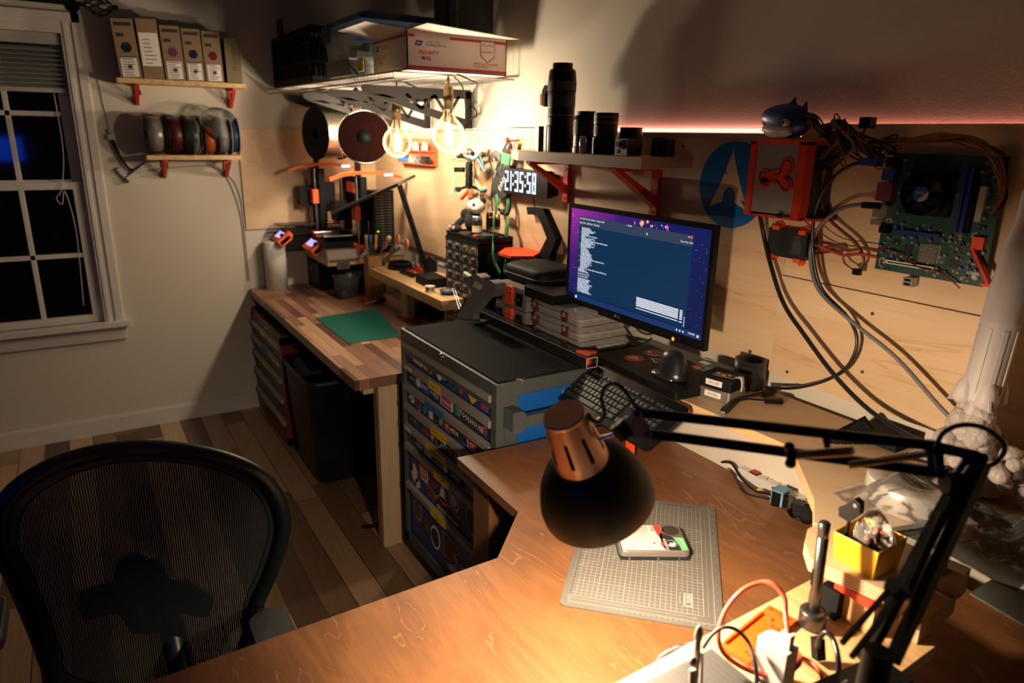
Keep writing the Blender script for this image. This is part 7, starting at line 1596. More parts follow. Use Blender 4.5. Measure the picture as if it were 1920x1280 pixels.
spool(cs2.x, cs2.y, cs2.z, .135, .15, BLACKM, FOIL, 'spool wrapped in shiny mesh foil above the left 3D printer', .25, mfl=BLACKM)
b = MB(); b.wire([Xp(660, 238, .50), Xp(647, 262, .50), Xp(641, 290, .50), Xp(650, 304, .46), Xp(668, 318, .42)], .0016, mat('orange_filament', (.5, .08, .03), .4), 6); tag(b.obj('filament_strand'), 'thin reddish filament strand running down from the dark red spool', 'filament')
td = thing('tilted_display', 'flat dark display tilted up on a black leg behind the tool block', 'display', tuple(Yp(775, 490, -.25)))
a, c = Yp(621, 403, -.44), Yp(747, 349, -.34)
dv = V((-.30, .22, .02)); b = MB()
nrm = (c-a).cross(dv).normalized(); 
if nrm.z < 0: nrm = -nrm
v = [a, c, c+dv, a+dv]; v2 = [p+nrm*.014 for p in v]
b.add(v+v2, [(3, 2, 1, 0), (4, 5, 6, 7), (0, 1, 5, 4), (1, 2, 6, 5), (2, 3, 7, 6), (3, 0, 4, 7)], mat('display_shell', (.04, .042, .045), .3, .5)); b.obj('panel', td, bev=.002)
b = MB(); lt = c+(a-c)*.06; b.bar(lt+dv*.3, V((Yp(776, 490, -.24).x, -.16, s2z+.002)), .022, .014, BLACK, up=(1, 0, 0)); b.obj('leg', td, bev=.002)
tw = thing('slatted_tower', 'black slatted computer tower with a green light behind the 3D printers', 'computer', (.62, -.2, 1.0))
x0, x1 = .515, .60; y_ = -.245
b = MB(); b.box(x0, y_, s2z+.06, x1, -.13, 1.315, BLACK); b.obj('case', tw, bev=.003)
b = MB(); zc0, zc1 = s2z+.10, 1.31
for i in range(20): b.box(x1, y_+.008, zc0+i*(zc1-zc0)/20, x1+.003, -.138, zc0+(i+.45)*(zc1-zc0)/20, DGREY)
for i in range(20):
    for xx_ in (.35, .72): b.box(x1+.003, y_+.115*xx_, zc0+i*(zc1-zc0)/20, x1+.0045, y_+.115*xx_+.010, zc0+(i+.3)*(zc1-zc0)/20, GREY)
b.obj('slats', tw)
b = MB(); q = Xp(709, 434, x1+.004); b.ball(q, .004, glow('green_led', (.3, 1.0, .02), 3.0)); b.obj('indicator', tw, label='green indicator light')
b = MB(); b.wire([Yp(724, 363, -.12), Yp(735, 372, -.11), Yp(731, 385, -.11), Yp(722, 390, -.12)], .004, BLACK, 8).wire([Yp(725, 392, -.15), Yp(736, 400, -.13), Yp(728, 412, -.14)], .004, BLACK, 8); tag(b.obj('cable_loops'), 'two loops of black cable at the right side of the slatted tower', 'cable')
dc = thing('parts_cabinet', 'black small-parts cabinet with many clear drawers', 'parts cabinet', (1.52, -.12, BZ))
DX0, DX1, DY0, DY1, DZ1 = 1.365, 1.665, -.20, -.035, 1.20
b = MB(); b.box(DX0, DY0+.004, BZ+.0005, DX1, DY1, DZ1-.006, BLACK).box(DX0, DY0-.002, DZ1-.03, DX1, DY1, DZ1-.022, BLACK)
b.box(DX0, DY0, DZ1-.006, DX0+.006, DY1, DZ1, BLACK).box(DX1-.006, DY0, DZ1-.006, DX1, DY1, DZ1, BLACK).box(DX0, DY0, DZ1-.006, DX1, DY0+.006, DZ1, BLACK).box(DX0, DY1-.006, DZ1-.006, DX1, DY1, DZ1, BLACK)
nr = 10; rh = (DZ1-.03-BZ-.01)/nr
for i in range(nr+1): b.box(DX0, DY0-.004, BZ+.006+i*rh, DX1, DY0+.004, BZ+.010+i*rh, BLACK)
for x in (DX0, (DX0+DX1)/2-.003, DX1-.006): b.box(x, DY0-.001, BZ+.006, x+.006, DY0+.004, DZ1-.022, BLACK)
b.obj('housing', dc)
DRC = mat('clear_drawer_front', (.22, .205, .19), .2, noise=.3, nscale=50); DRI = mat('drawer_contents', (.02, .02, .022), .6, noise=.9, nscale=60)
cw_ = (DX1-DX0-.012)/4
for i in range(nr):
    for j in range(4):
        xx_ = DX0+.006+j*cw_+(.003 if j > 1 else 0); zz0 = BZ+.011+i*rh
        b = MB(); b.box(xx_+.0015, DY0-.0005, zz0, xx_+cw_-.004, DY0+.004, zz0+rh-.007, DRC).box(xx_+.010, DY0-.001, zz0+.003, xx_+cw_-.012, DY0-.0004, zz0+rh*.45, DRI).box(xx_+cw_*.3, DY0-.008, zz0+rh*.52, xx_+cw_*.62, DY0-.0005, zz0+rh*.62, DRC)
        b.box(xx_+.012, DY0-.0012, zz0+rh*.62, xx_+cw_-.016, DY0-.0005, zz0+rh*.72, PAPER)
        if (i, j) in ((9, 2), (9, 3)): b.box(xx_+.03, DY0-.0016, zz0+.006, xx_+.05, DY0-.0006, zz0+rh-.006, YELLOW)
        b.obj('drawer', dc, label='clear plastic drawer front')
b = MB(); b.box(DX1, -.16, 1.10, DX1+.0008, -.10, 1.14, DGREY); b.obj('side_label', dc)
q = Yp(886, 428, -.15); t = thing('glass_jar', 'dark glass jar with a silver lid on the parts cabinet', 'jar', (q.x, -.14, DZ1))
b = MB(); JX = q.x-.012; b.lathe([(0, .001), (.021, .001), (.022, .004), (.022, .060), (.018, .066), (0, .066)], mat('jar_dark', (.02, .02, .025), .12, coat=.4), TRN((JX, -.12, DZ1-.005)), 28); b.obj('body', t)
b = MB(); b.lathe([(.0195, .064), (.0195, .078), (0, .078)], STEEL, TRN((JX, -.12, DZ1-.005)), 28); b.obj('lid', t)
b = MB(); b.lathe([(.0223, .010), (.0223, .038)], PAPER, TRN((JX, -.12, DZ1-.005)), 28).lathe([(.0225, .030), (.0225, .037)], YELLOW, TRN((JX, -.12, DZ1-.005)), 28); b.obj('paper_label', t)
pdx, pdy, pdz = 1.435, -.105, DZ1-.005
t = thing('plush_panda', 'black and white plush animal slumped on the parts cabinet', 'plush toy', (pdx, pdy, pdz))
FW = mat('white_fur', (.62, .58, .50), .95, noise=.15, nscale=300, bump=.8); FB = mat('black_fur', (.015, .014, .013), .95, noise=.3, nscale=300, bump=.8)
b = MB(); b.ball((pdx+.035, pdy, pdz+.115), .040, FW, sc=(1.15, 1, .82)); b.ball((pdx+.072, pdy-.02, pdz+.108), .016, FW, sc=(1, 1, .8)); b.obj('head', t, label='white head')
b = MB(); b.ball((pdx+.058, pdy+.02, pdz+.140), .015, FB).ball((pdx+.020, pdy-.015, pdz+.146), .010, FB, sc=(1, 1, .6)).ball((pdx+.060, pdy-.026, pdz+.122), .012, FB, sc=(1, .5, .8)); b.obj('ears', t)
b = MB(); b.ball((pdx+.01, pdy, pdz+.048), .046, FB, sc=(1, .85, 1.05)); b.ball((pdx-.032, pdy-.02, pdz+.075), .020, FB, sc=(1, 1, 1.2)); b.tube([(pdx-.03, pdy-.02, pdz+.06), (pdx-.04, pdy-.05, pdz+.035), (pdx-.038, pdy-.062, pdz+.02)], .015, FB, 10); b.obj('body', t)
b = MB()
for dx in (-.055, -.02): b.ball((pdx+dx, pdy-.062, pdz+.016), .017, FB, sc=(1.2, 1, .9)).ball((pdx+dx-.010, pdy-.076, pdz+.017), .010, mat('pink_pad', (.55, .36, .30), .8))
b.obj('feet', t)
b = MB(); b.box(1.56, -.15, DZ1-.005, 1.63, -.08, DZ1+.004, DGREY).box(1.56, -.17, DZ1-.005, 1.585, -.155, DZ1+.003, ORANGE); tag(b.obj('small_tray', bev=.001), 'flat grey and orange bit lying on the right of the parts cabinet', 'part')
pg = thing('orange_pegboard', 'orange printed pegboard on the back wall behind the light bulbs', 'pegboard', (.72, 0, 1.44))
g0, g1 = Yp(757, 258, 0), Yp(822, 314, 0); gx0_, gx1_, gz0_, gz1_ = g0.x, g1.x, Yp(822, 314, 0).z, Yp(760, 258, 0).z
PGO = mat('pegboard_orange', (.85, .16, .05), .5)
b = MB(); b.box(gx0_, -.006, gz0_, gx1_, -.0005, gz1_, PGO)
nh = 15
for i in range(nh):
    for j in range(7): b.prism(circ(.0038, 6), .0006, mat('peg_hole', (.40, .05, .02), .6), face_y(gx0_+.012+i*(gx1_-gx0_-.024)/(nh-1), -.006, gz0_+.012+j*(gz1_-gz0_-.024)/6))
b.obj('board', pg)
b = MB(); zs = (gz0_+.012, gz0_+.078)
for z in zs: b.box(gx0_+.01, -.045, z-.004, gx1_-.005, -.006, z, PGO)
b.obj('ledge', pg)
def boat(x, z, m, s=1.0):
    t = thing('toy_boat', 'tiny printed boat', 'toy boat', (x, -.03, z), group='small printed boats')
    M = TRN((x, -.028, z+.0005)) @ Matrix.Scale(s, 4)
    b = MB(); rs_ = []
    for u, wy, h in ((-.030, .010, .018), (-.02, .013, .016), (0, .014, .016), (.018, .010, .020), (.032, .001, .026)):
        rs_.append([M @ V((u, y, zz)) for y, zz in ((-wy, h), (-wy*.6, .002), (0, 0), (wy*.6, .002), (wy, h))])
    v = [p for r in rs_ for p in r]; f = [(j*5+i, j*5+i+1, (j+1)*5+i+1, (j+1)*5+i) for j in range(4) for i in range(4)]
    f += [[0, 5, 10, 15, 20, 24, 19, 14, 9, 4], [0, 1, 2, 3, 4]]
    b.add(v, f, m); b.obj('hull', t)
    b = MB(); b.box(-.016, -.009, .016, .004, .009, .034, m, M).box(-.018, -.010, .034, .006, .010, .037, m, M); b.cyl(M @ V((-.008, 0, .037)), M @ V((-.008, 0, .046)), .003, m, n=8); b.obj('cabin', t)
    return t
BOATS = [(0.30, 1, 'black_boat', (.02, .02, .02), 'tiny black boat, leftmost on the upper pegboard ledge'), (.52, 1, 'white_boat', (.70, .66, .60), 'tiny white boat in the middle of the upper pegboard ledge'), (.78, 1, 'white_boat', (.70, .66, .60), 'tiny white boat at the right of the upper pegboard ledge'),
         (.06, 0, 'blue_boat', (.05, .18, .42), 'tiny blue boat at the left end of the lower pegboard ledge'), (.22, 0, 'blue_boat', (.05, .18, .42), 'second tiny blue boat from the left on the lower pegboard ledge'), (.40, 0, 'beige_boat', (.60, .48, .36), 'tiny beige boat on the lower pegboard ledge'), (.56, 0, 'grey_boat', (.22, .22, .22), 'tiny grey boat right of the beige one'), (.72, 0, 'dark_boat', (.05, .05, .05), 'tiny dark boat right of the grey one'), (.86, 0, 'black_boat', (.02, .02, .02), 'tiny black boat, rightmost on the lower pegboard ledge')]
for u, lv, mn, c, lab in BOATS:
    tag(boat(gx0_+u*(gx1_-gx0_), zs[lv], mat(mn, c, .45), 1.05), lab)
dr = thing('racing_drone', 'small racing drone with pale teal propellers hung on the wall', 'drone', (1.31, -.03, 1.40))
yd = -.045
def D_(px, py, y=yd): return Yp(px, py, y)
CF = mat('carbon_plate', (.015, .015, .016), .4)
b = MB(); b.bar(D_(881, 296), D_(879, 354), .030, .010, CF, up=(0, 1, 0))
for a, c in (((882, 300), (862, 292)), ((882, 300), (905, 292)), ((880, 348), (858, 356)), ((880, 348), (908, 358))): b.bar(D_(*a), D_(*c), .012, .006, CF, up=(0, 1, 0))
for z in (305, 320, 335): b.bar(D_(880, z, yd-.02), D_(879, z+14, yd-.02), .036, .018, BLACKM, up=(0, 1, 0))
b.obj('frame', dr, bev=.001)
MTR = mat('motor_metal', (.10, .09, .08), .3, .8)
PRP = mat('teal_propeller', (.22, .50, .46), .35)
for (px, py, a0) in ((862, 292, .5), (905, 290, 1.2), (858, 355, 1.45), (906, 356, .2), (898, 296, .9)):
    c = D_(px, py, yd-.01)
    b = MB(); b.cyl(c+V((0, .012, 0)), c+V((0, -.014, 0)), .012, MTR, n=16); b.obj('motor', dr)
    b = MB()
    for k in range(3):
        a = a0+2*PI*k/3; d = V((math.cos(a), 0, math.sin(a))); n_ = V((-math.sin(a), 0, math.cos(a)))
        p = [c+V((0, -.018, 0))+d*.004+n_*.003, c+V((0, -.020, 0))+d*.03+n_*.010, c+V((0, -.018, 0))+d*.062+n_*.004, c+V((0, -.018, 0))+d*.064-n_*.002, c+V((0, -.015, 0))+d*.03-n_*.006, c+V((0, -.016, 0))+d*.004-n_*.003]
        _app(b, p, .0012, PRP, (0, 1, 0))
    b.obj('propeller', dr, label='pale teal three bladed propeller')
b = MB(); b.bar(D_(894, 308, yd-.03), D_(902, 316, yd-.03), .018, .012, PO, up=(0, 1, 0)); b.bar(D_(896, 298, yd-.035), D_(910, 322, yd-.035), .010, .006, mat('blue_blade', (.06, .22, .40), .4), up=(0, 1, 0)); b.bar(D_(898, 348, yd-.02), D_(904, 354, yd-.02), .016, .012, YELLOW, up=(0, 1, 0)); b.bar(D_(853, 318, yd-.03), D_(870, 318, yd-.03), .022, .010, BLACK, up=(0, 1, 0)); b.obj('fittings', dr, bev=.002, label='orange, blue and yellow fittings')
b = MB()
for a, c in (((878, 358), (866, 372)), ((882, 360), (884, 378))): b.cyl(D_(*a, yd-.02), D_(*c, yd-.02), .0085, PO, n=14).cyl(D_(*c, yd-.02), D_(*c, yd-.02)+(D_(*c)-D_(*a)).normalized()*.002, .0075, BLACK, n=14)
b.obj('skids', dr, label='orange tubes at the lower end')
b = MB(); b.ball(D_(880, 285, yd-.02), .022, mat('camera_pod', (.28, .26, .24), .35, .5), sc=(1, .8, .8)).ball(D_(886, 288, yd-.04), .010, BLACK); b.wire([D_(845, 300, -.02), D_(860, 296, -.04), D_(872, 286, -.05)], .0018, RED, 6); b.obj('camera_pod', dr)
ln_ = thing('black_strap_bundle', 'black printed strap and pouch hanging from an orange hook', 'strap', (1.62, -.03, 1.42))
YS = -.035
def L_(px, py, y=YS): return Yp(px, py, y)
def ribbon(pts, wds, m, b, n=(0, -1, 0), th=.0015, k=5):
    P_ = catmull(pts, k); N = len(P_); W2 = [wds[min(len(wds)-1, int(i/(N-1)*(len(wds)-1)))] + (wds[min(len(wds)-1, int(i/(N-1)*(len(wds)-1))+1)]-wds[min(len(wds)-1, int(i/(N-1)*(len(wds)-1)))])*((i/(N-1)*(len(wds)-1)) % 1) for i in range(N)]
    L1, L2 = [], []
    for i in range(N):
        t = (P_[min(i+1, N-1)]-P_[max(i-1, 0)]).normalized(); s = t.cross(V(n)).normalized()
        L1.append(P_[i]-s*W2[i]/2); L2.append(P_[i]+s*W2[i]/2)
    o = V(n)*th; v = L1+L2+[p+o for p in L1]+[p+o for p in L2]; f = []
    for i in range(N-1): f += [(i, i+1, N+i+1, N+i), (2*N+i, 3*N+i, 3*N+i+1, 2*N+i+1), (i, 2*N+i, 2*N+i+1, i+1), (N+i, N+i+1, 3*N+i+1, 3*N+i)]
    b.add(v, f, m, True); return b
STB = mat('strap_black', (.012, .013, .015), .7, noise=.3)
b = MB(); ribbon([L_(955, 262), L_(945, 285), L_(935, 310), L_(925, 345), L_(924, 370)], [.018, .03, .028, .02, .02], STB, b); ribbon([L_(958, 266, -.045), L_(948, 290, -.045), L_(938, 320, -.05)], [.022, .024, .02], mat('strap_navy', (.02, .025, .04), .7), b)
ribbon([L_(920, 295, -.03), L_(930, 288, -.04), L_(938, 300, -.05)], [.02, .03, .02], mat('strap_grey', (.12, .12, .13), .7), b)
ribbon([L_(918, 296, -.02), L_(922, 315, -.02), L_(925, 330, -.02), L_(922, 360, -.02), L_(924, 395, -.02)], [.012, .014, .014, .012, .012], STB, b)
b.obj('strap', ln_)
b = MB(); P4 = [L_(934, 312, -.05), L_(955, 310, -.05), L_(956, 345, -.05), L_(948, 368, -.05), L_(938, 372, -.05), L_(922, 362, -.05), L_(925, 335, -.05)]; _app(b, P4, .03, STB, (0, 1, 0)); b.obj('pouch', ln_, bev=.004, seg=2)
b = MB(); M = frame_of(L_(936, 356, -.0515), (L_(946, 318)-L_(934, 350)), (0, -1, 0)); b.text('Ethix', .036, M @ TRN((0, -.012, .001)), PAPER)
M = frame_of(L_(927, 334, -.0375), (L_(933, 312)-L_(926, 336)), (0, -1, 0)); b.text('TEAM', .014, M @ TRN((0, -.004, .002)), PAPER, bold=.0003); M = frame_of(L_(950, 280, -.048), (L_(956, 268)-L_(950, 280)), (0, -1, 0)); b.text('ADV', .012, M, PAPER); b.obj('lettering', ln_)
b = MB(); b.ball(L_(951, 262, -.05), .010, ORANGE).bar(L_(957, 270, -.02), L_(956, 292, -.02), .016, .010, ORANGE, up=(0, 1, 0)); b.cyl(L_(955, 264, 0), L_(952, 262, -.05), .004, ORANGE); b.ball(L_(941, 288, -.055), .008, ORANGE); b.obj('hook', ln_, label='orange printed hooks', bev=.001)
gs = thing('green_strap', 'green lanyard ribbon hanging in long loops beside the parts cabinet', 'strap', (1.64, -.06, 1.1))
b = MB(); GR = MATS['green_ribbon']
_app(b, [L_(940, 284, -.06), L_(957, 290, -.06), L_(954, 310, -.06), L_(939, 306, -.06)], .006, GR, (0, 1, 0))
ribbon([L_(930, 366, -.05), L_(932, 380, -.055), L_(930, 400, -.06), L_(926, 430, -.06), L_(924, 460, -.21), L_(928, 490, -.215), L_(938, 512, -.22)], [.030, .028, .012, .018, .022, .02, .016], GR, b)
ribbon([L_(950, 352, -.03), L_(952, 380, -.04), L_(950, 400, -.045), L_(952, 420, -.06), L_(950, 445, -.06), L_(950, 470, -.06)], [.018, .016, .010, .020, .022, .02], GR, b)
b.wire([L_(950, 475, -.06), L_(948, 490, -.08), L_(955, 500, -.10), L_(962, 506, -.12), L_(948, 512, -.14), L_(946, 500, -.13), L_(953, 484, -.10)], .0045, GR, 8)
b.obj('ribbon', gs)
bt = thing('battery_pair', 'two black and gold cylindrical cells hanging above the parts cabinet', 'battery', (1.60, -.06, 1.24))
b = MB()
for (px, py, h) in ((918, 415, .075), (933, 416, .062)):
    c = L_(px, py, -.05); M = TRN((c.x, c.y, c.z-h/2)); r = .015 if h > .07 else .012
    b.lathe([(0, 0), (r, 0), (r, h*.16)], GOLD, M, 20).lathe([(r, h*.16), (r*1.01, h*.17), (r*1.01, h*.72)], BLACK, M, 20).lathe([(r, h*.72), (r, h*.80)], GOLD, M, 20).lathe([(r, h*.80), (r*.9, h), (0, h)], BLACK if h > .07 else GOLD, M, 20)
b.obj('cells', bt)
b = MB(); b.ball(L_(945, 398, -.04), .018, BLACK, sc=(1.5, .8, .7)); b.wire([L_(935, 392, -.03), L_(950, 402, -.05), L_(956, 388, -.04), L_(955, 370, -.03)], .006, BLACK, 8); b.obj('clip', bt)
WZ = 1.822
ws = thing('wire_shelf', 'white wire shelf on grey truss brackets high on the back wall', 'wire shelf', (.8, -.3, WZ))
WIRE = mat('coated_wire', (.34, .32, .29), .4, .3)
f0, f1, r1, r0 = V((.02, -.600, WZ)), V((1.62, -.533, WZ)), V((1.60, -.004, WZ)), V((.02, -.02, WZ))
b = MB()
for dz in (0, -.022): b.tube([f0+V((0, 0, dz)), f1+V((0, 0, dz))], .0035, WIRE, 8)
b.tube([r0, r1], .0035, WIRE, 8).tube([f1, r1], .0030, WIRE, 8).tube([f0, r0], .003, WIRE, 8)
for t_ in (.33, .66): b.tube([f0+(r0-f0)*t_+V((0, 0, -.005)), f1+(r1-f1)*t_+V((0, 0, -.005))], .003, WIRE, 8)
n_ = 60
n_ = 48
for i in range(n_+1):
    a = f0+(f1-f0)*i/n_; c = r0+(r1-r0)*i/n_; b.tube([a+V((0, 0, -.022)), a+V((0, 0, .003)), c+V((0, 0, .003))], .0013, WIRE, 5)
b.obj('wire_deck', ws)
BKT = mat('bracket_grey_paint', (.032, .030, .028), .65, .0, spec=.2)
def truss(x, lab):
    t = thing('shelf_bracket', lab, 'shelf bracket', (x, -.25, 1.64), group='grey truss brackets under the wire shelf')
    th = .004; b = MB()
    def bar2(a, c, w_): b.bar((x, a[0], a[1]), (x, c[0], c[1]), w_, th, BKT, up=(1, 0, 0))
    zt, zb, L = WZ-.012-.02, 1.632, -.515
    M = frame_of((x-th/2, 0, 0), (0, 1, 0), (1, 0, 0))
    b.prism([(-.001, zt+.008), (L+.01, zt+.008), (L, zt-.004), (L+.01, zt-.022), (L+.12, zt-.040), (-.001, zt-.030)], th, BKT, M)
    b.prism([(-.001, zb), (-.026, zb), (-.026, zt), (-.001, zt)], th, BKT, M)
    b.prism([(-.026, zb), (-.026, zb+.042), (L+.10, zt-.026), (L+.02, zt-.028)], th, BKT, M)
    n = 4; xs = [L+.20, L+.27, L+.335, L+.40, L+.455]
    def zlow(y): return zt-.03+(y-(L+.06))/(-.026-(L+.06))*(zb+.03-(zt-.03))
    for i in range(len(xs)-1):
        a, c = (xs[i], zt-.02), (xs[i+1], zlow(xs[i+1]))
        if i % 2: a, c = (xs[i], zlow(xs[i])), (xs[i+1], zt-.02)
        bar2(a, c, .014)
    b.box(x-.02, -.004, zb, x+.02, -.0006, zt, BKT)
    b.obj('bracket_plate', t); return t
truss(1.226, 'rightmost grey truss bracket, nearest the right bulb')
truss(.78, 'second grey truss bracket from the right under the wire shelf')
truss(.36, 'third grey truss bracket from the right above the spools')
truss(.05, 'leftmost grey truss bracket at the left wall')
ZS = WZ+.0052
mb_ = thing('mailing_box', 'open white mailing box with red stripes and blue eagle emblem', 'box', (1.35, -.3, ZS))
a, c = Yp(763, 134, -.47), Yp(700, 128, -.47)
bx1 = 1.38; bx0 = .98; by0, by1 = -.50, -.085; bh2 = .132
CWT = mat('white_carton', (.66, .60, .54), .7, noise=.03); CIN = mat('carton_inside', (.42, .32, .22), .8); RST = mat('stripe_red', (.42, .03, .04), .6)
e1_ = Yp(764, 132, -.50); bx1 = e1_.x
e2_ = Yp(701, 128, -.50); bx0 = e2_.x
b = MB(); th = .004
b.box(bx0, by0, ZS, bx1, by0+th, ZS+bh2, CWT).box(bx1-th, by0, ZS, bx1, by1, ZS+bh2, CWT).box(bx0, by0, ZS, bx0+th, by1, ZS+bh2, CWT).box(bx0, by1-th, ZS, bx1, by1, ZS+bh2, CWT).box(bx0, by0, ZS, bx1, by1, ZS+th, CWT)
b.obj('carton', mb_)
b = MB()
b.add([V((bx0, by0, ZS+bh2)), V((bx1, by0, ZS+bh2)), V((bx1-.03, by0-.14, ZS+bh2+.018)), V((bx0+.0, by0-.14, ZS+bh2+.018))], [(0, 1, 2, 3)], CWT)
b.add([V((bx1, by0, ZS+bh2)), V((bx1, by1, ZS+bh2)), V((bx1+.12, by1-.02, ZS+bh2-.012)), V((bx1+.11, by0+.03, ZS+bh2+.012))], [(0, 1, 2, 3)], CWT)
b.add([V((bx0, by0, ZS+bh2)), V((bx0, by1, ZS+bh2)), V((bx0-.04, by1, ZS+bh2+.05)), V((bx0-.04, by0, ZS+bh2+.05))], [(0, 1, 2, 3)], CWT)
b.obj('flap', mb_, solid=.003)
b = MB(); FX = face_y(bx0, by0-.0004, ZS); SX = frame_of((bx1+.0004, by0, ZS), (0, 1, 0), (1, 0, 0)); Wf, Ws = bx1-bx0, by1-by0
def eagle(M, s):
    b.prism([(0, 0), (s*1.5, 0), (s*1.9, s), (s*.35, s)], .0004, BLUEINK, M); b.prism([(s*.2, s*.15), (s*.9, s*.45), (s*1.5, s*.35), (s*1.1, s*.7), (s*.6, s*.6)], .0008, PAPER, M)
b.prism([(0, .112), (Wf, .112), (Wf, .121), (0, .121)], .0004, RST, FX); eagle(FX @ TRN((.03, .082, 0)), .018); b.text('UNITED STATES\nPOSTAL SERVICE', .009, FX @ TRN((.08, .094, .0006)), BLUEINK); b.text('PRIORITY\n  MAIL', .018, FX @ TRN((.05, .050, .0006)), REDINK); b.text('1-800-ASK-USPS', .010, FX @ TRN((Wf-.13, .014, .0006)), REDINK)
b.prism([(.0, .112), (.03, .112), (.03, .121), (0, .121)], .0004, RST, SX); b.prism([(.17, .112), (Ws, .112), (Ws, .121), (.17, .121)], .0004, RST, SX); b.prism([(0, .006), (Ws, .006), (Ws, .016), (0, .016)], .0004, RST, SX)
eagle(SX @ TRN((.03, .084, 0)), .017); b.text('UNITED STATES', .008, SX @ TRN((.075, .096, .0006)), BLUEINK); b.text('POSTAL SERVICE', .011, SX @ TRN((.075, .085, .0006)), BLUEINK)
b.text('PRIORITY\n  MAIL', .019, SX @ TRN((.045, .056, .0006)), REDINK, bold=.0003)
T2 = SX @ TRN((.33, .084, 0)); b.prism([(-.032, .035), (.032, .035), (.032, -.018), (0, -.042), (-.032, -.018)], .0004, RST, T2); b.prism([(-.029, .033), (.029, .033), (.029, -.016), (0, -.038), (-.029, -.016)], .0007, CWT, T2)
b.text('TRACKED\n  * * *\nINSURED', .012, T2 @ TRN((-.026, .016, .001)), BLUEINK); b.text('LARGE FLAT RATE BOX\nFOR DOMESTIC', .010, SX @ TRN((.27, .034, .0006)), REDINK)
b.obj('printing', mb_)
ct = thing('black_crate', 'black plastic crate at the left end of the wire shelf', 'crate', (.25, -.35, ZS))
kx0, kx1, ky0, ky1, kh_ = .04, .36, -.57, -.12, .245
k1 = Yp(590, 150, -.56); kx1 = max(.3, k1.x); 
b = MB(); BCR = mat('crate_black', (.003, .004, .004), .6, spec=.15)
for (p, q_) in (((kx0, ky0), (kx1, ky0)), ((kx1, ky0), (kx1, ky1)), ((kx0, ky0), (kx0, ky1)), ((kx0, ky1), (kx1, ky1))):
    a, c = V((p[0], p[1], 0)), V((q_[0], q_[1], 0)); L = (c-a).length
    for z, h in ((ZS+.015, .03), (ZS+.095, .012), (ZS+.17, .012), (ZS+kh_-.015, .03)): b.bar(a+V((0, 0, z)), c+V((0, 0, z)), .008, h, BCR)
    for i in range(int(L/.02)+1): r = a+(c-a)*i/int(L/.02); b.bar(r+V((0, 0, ZS)), r+V((0, 0, ZS+kh_)), .006, .008, BCR)
b.box(kx0, ky0, ZS, kx1, ky1, ZS+.004, BCR).box(kx0+.012, ky0+.012, ZS+.004, kx1-.012, ky1-.012, ZS+kh_*.8, mat('crate_fill', (.012, .012, .013), .8)); b.obj('shell', ct)
b = MB(); b.box(kx0+.005, ky0+.03, ZS+kh_+.001, kx0+.06, ky0+.05, ZS+kh_+.10, mat('dull_grey_book', (.05, .05, .045), .7)); b.obj('folder', ct)
tt = thing('storage_tote', 'large translucent storage tote with a blue lid behind the mailing box', 'storage tote', (.65, -.3, ZS))
tx0, tx1, ty0, ty1, thh = kx1+.02, bx0-.06, -.52, -.06, .245
TOT = clearmat('tote_plastic', (.20, .22, .22), .62, .4)
b = MB(); b.rings([[V(((tx0+tx1)/2+x*s, (ty0+ty1)/2+y*s, ZS+z)) for x, y in rrect(tx1-tx0, ty1-ty0, .03, 4)] for s, z in ((.92, .0005), (.93, .005), (1.0, thh-.03))], TOT, cap=False); b.obj('tub', tt)
b = MB(); b.prism(rrect(tx1-tx0+.015, ty1-ty0+.015, .03, 4, (tx0+tx1)/2, (ty0+ty1)/2), .018, mat('tote_lid_blue', (.015, .05, .15), .4), TRN((0, 0, ZS+thh-.03))); b.prism(rrect(tx1-tx0-.02, ty1-ty0-.02, .03, 4, (tx0+tx1)/2, (ty0+ty1)/2), .012, mat('tote_lid_clear', (.10, .12, .13), .4), TRN((0, 0, ZS+thh-.012))); b.obj('lid', tt, label='blue rimmed lid', bev=.003)
b = MB(); b.box(tx0-.012, -.36, ZS+thh-.09, tx0+.002, -.24, ZS+thh-.015, BLUEP).box((tx0+tx1)/2-.30 if False else tx0+.04, ty0-.014, ZS+thh-.085, tx0+.12, ty0-.002, ZS+thh-.015, MATS['tote_lid_blue']); b.obj('clamp', tt, label='blue clamp')
b = MB(); random.seed(40)
for k in range(14): p = V((random.uniform(tx0+.08, tx1-.08), random.uniform(ty0+.08, ty1-.08), ZS+random.uniform(.03, .16))); b.cbox(p, (random.uniform(.04, .12), random.uniform(.04, .1), random.uniform(.02, .07)), random.choice([BLACKM, DGREY, GREY, mat('green_bit', (.01, .09, .03), .5)]))
b.obj('contents', tt, label='dark odds and ends inside')
b = MB(); xx0 = Yp(628, 143, -.55).x; b.box(xx0, -.585, ZS+.0006, xx0+.30, -.525, ZS+.055, mat('small_tote_black', (.02, .025, .027), .4)).box(xx0-.005, -.59, ZS+.055, xx0+.305, -.523, ZS+.062, GREY); tag(b.obj('small_tub', bev=.003), 'low black tub with a grey rim in front of the large tote', 'tub')
b = MB(); q = Yp(672, 124, -.592); b.box(q.x, -.594, ZS+.002, q.x+.055, -.5905, ZS+.050, YELLOW); tag(b.obj('yellow_card'), 'yellow card hanging in front of the low black tub', 'card')
AMBG = clearmat('bulb_glass', (.16, .08, .03), .03, .03, ior=1.22)
BRASS = mat('old_brass', (.16, .11, .05), .35, .85)
FIL = glow('filament', (1.0, .70, .38), 22.0)
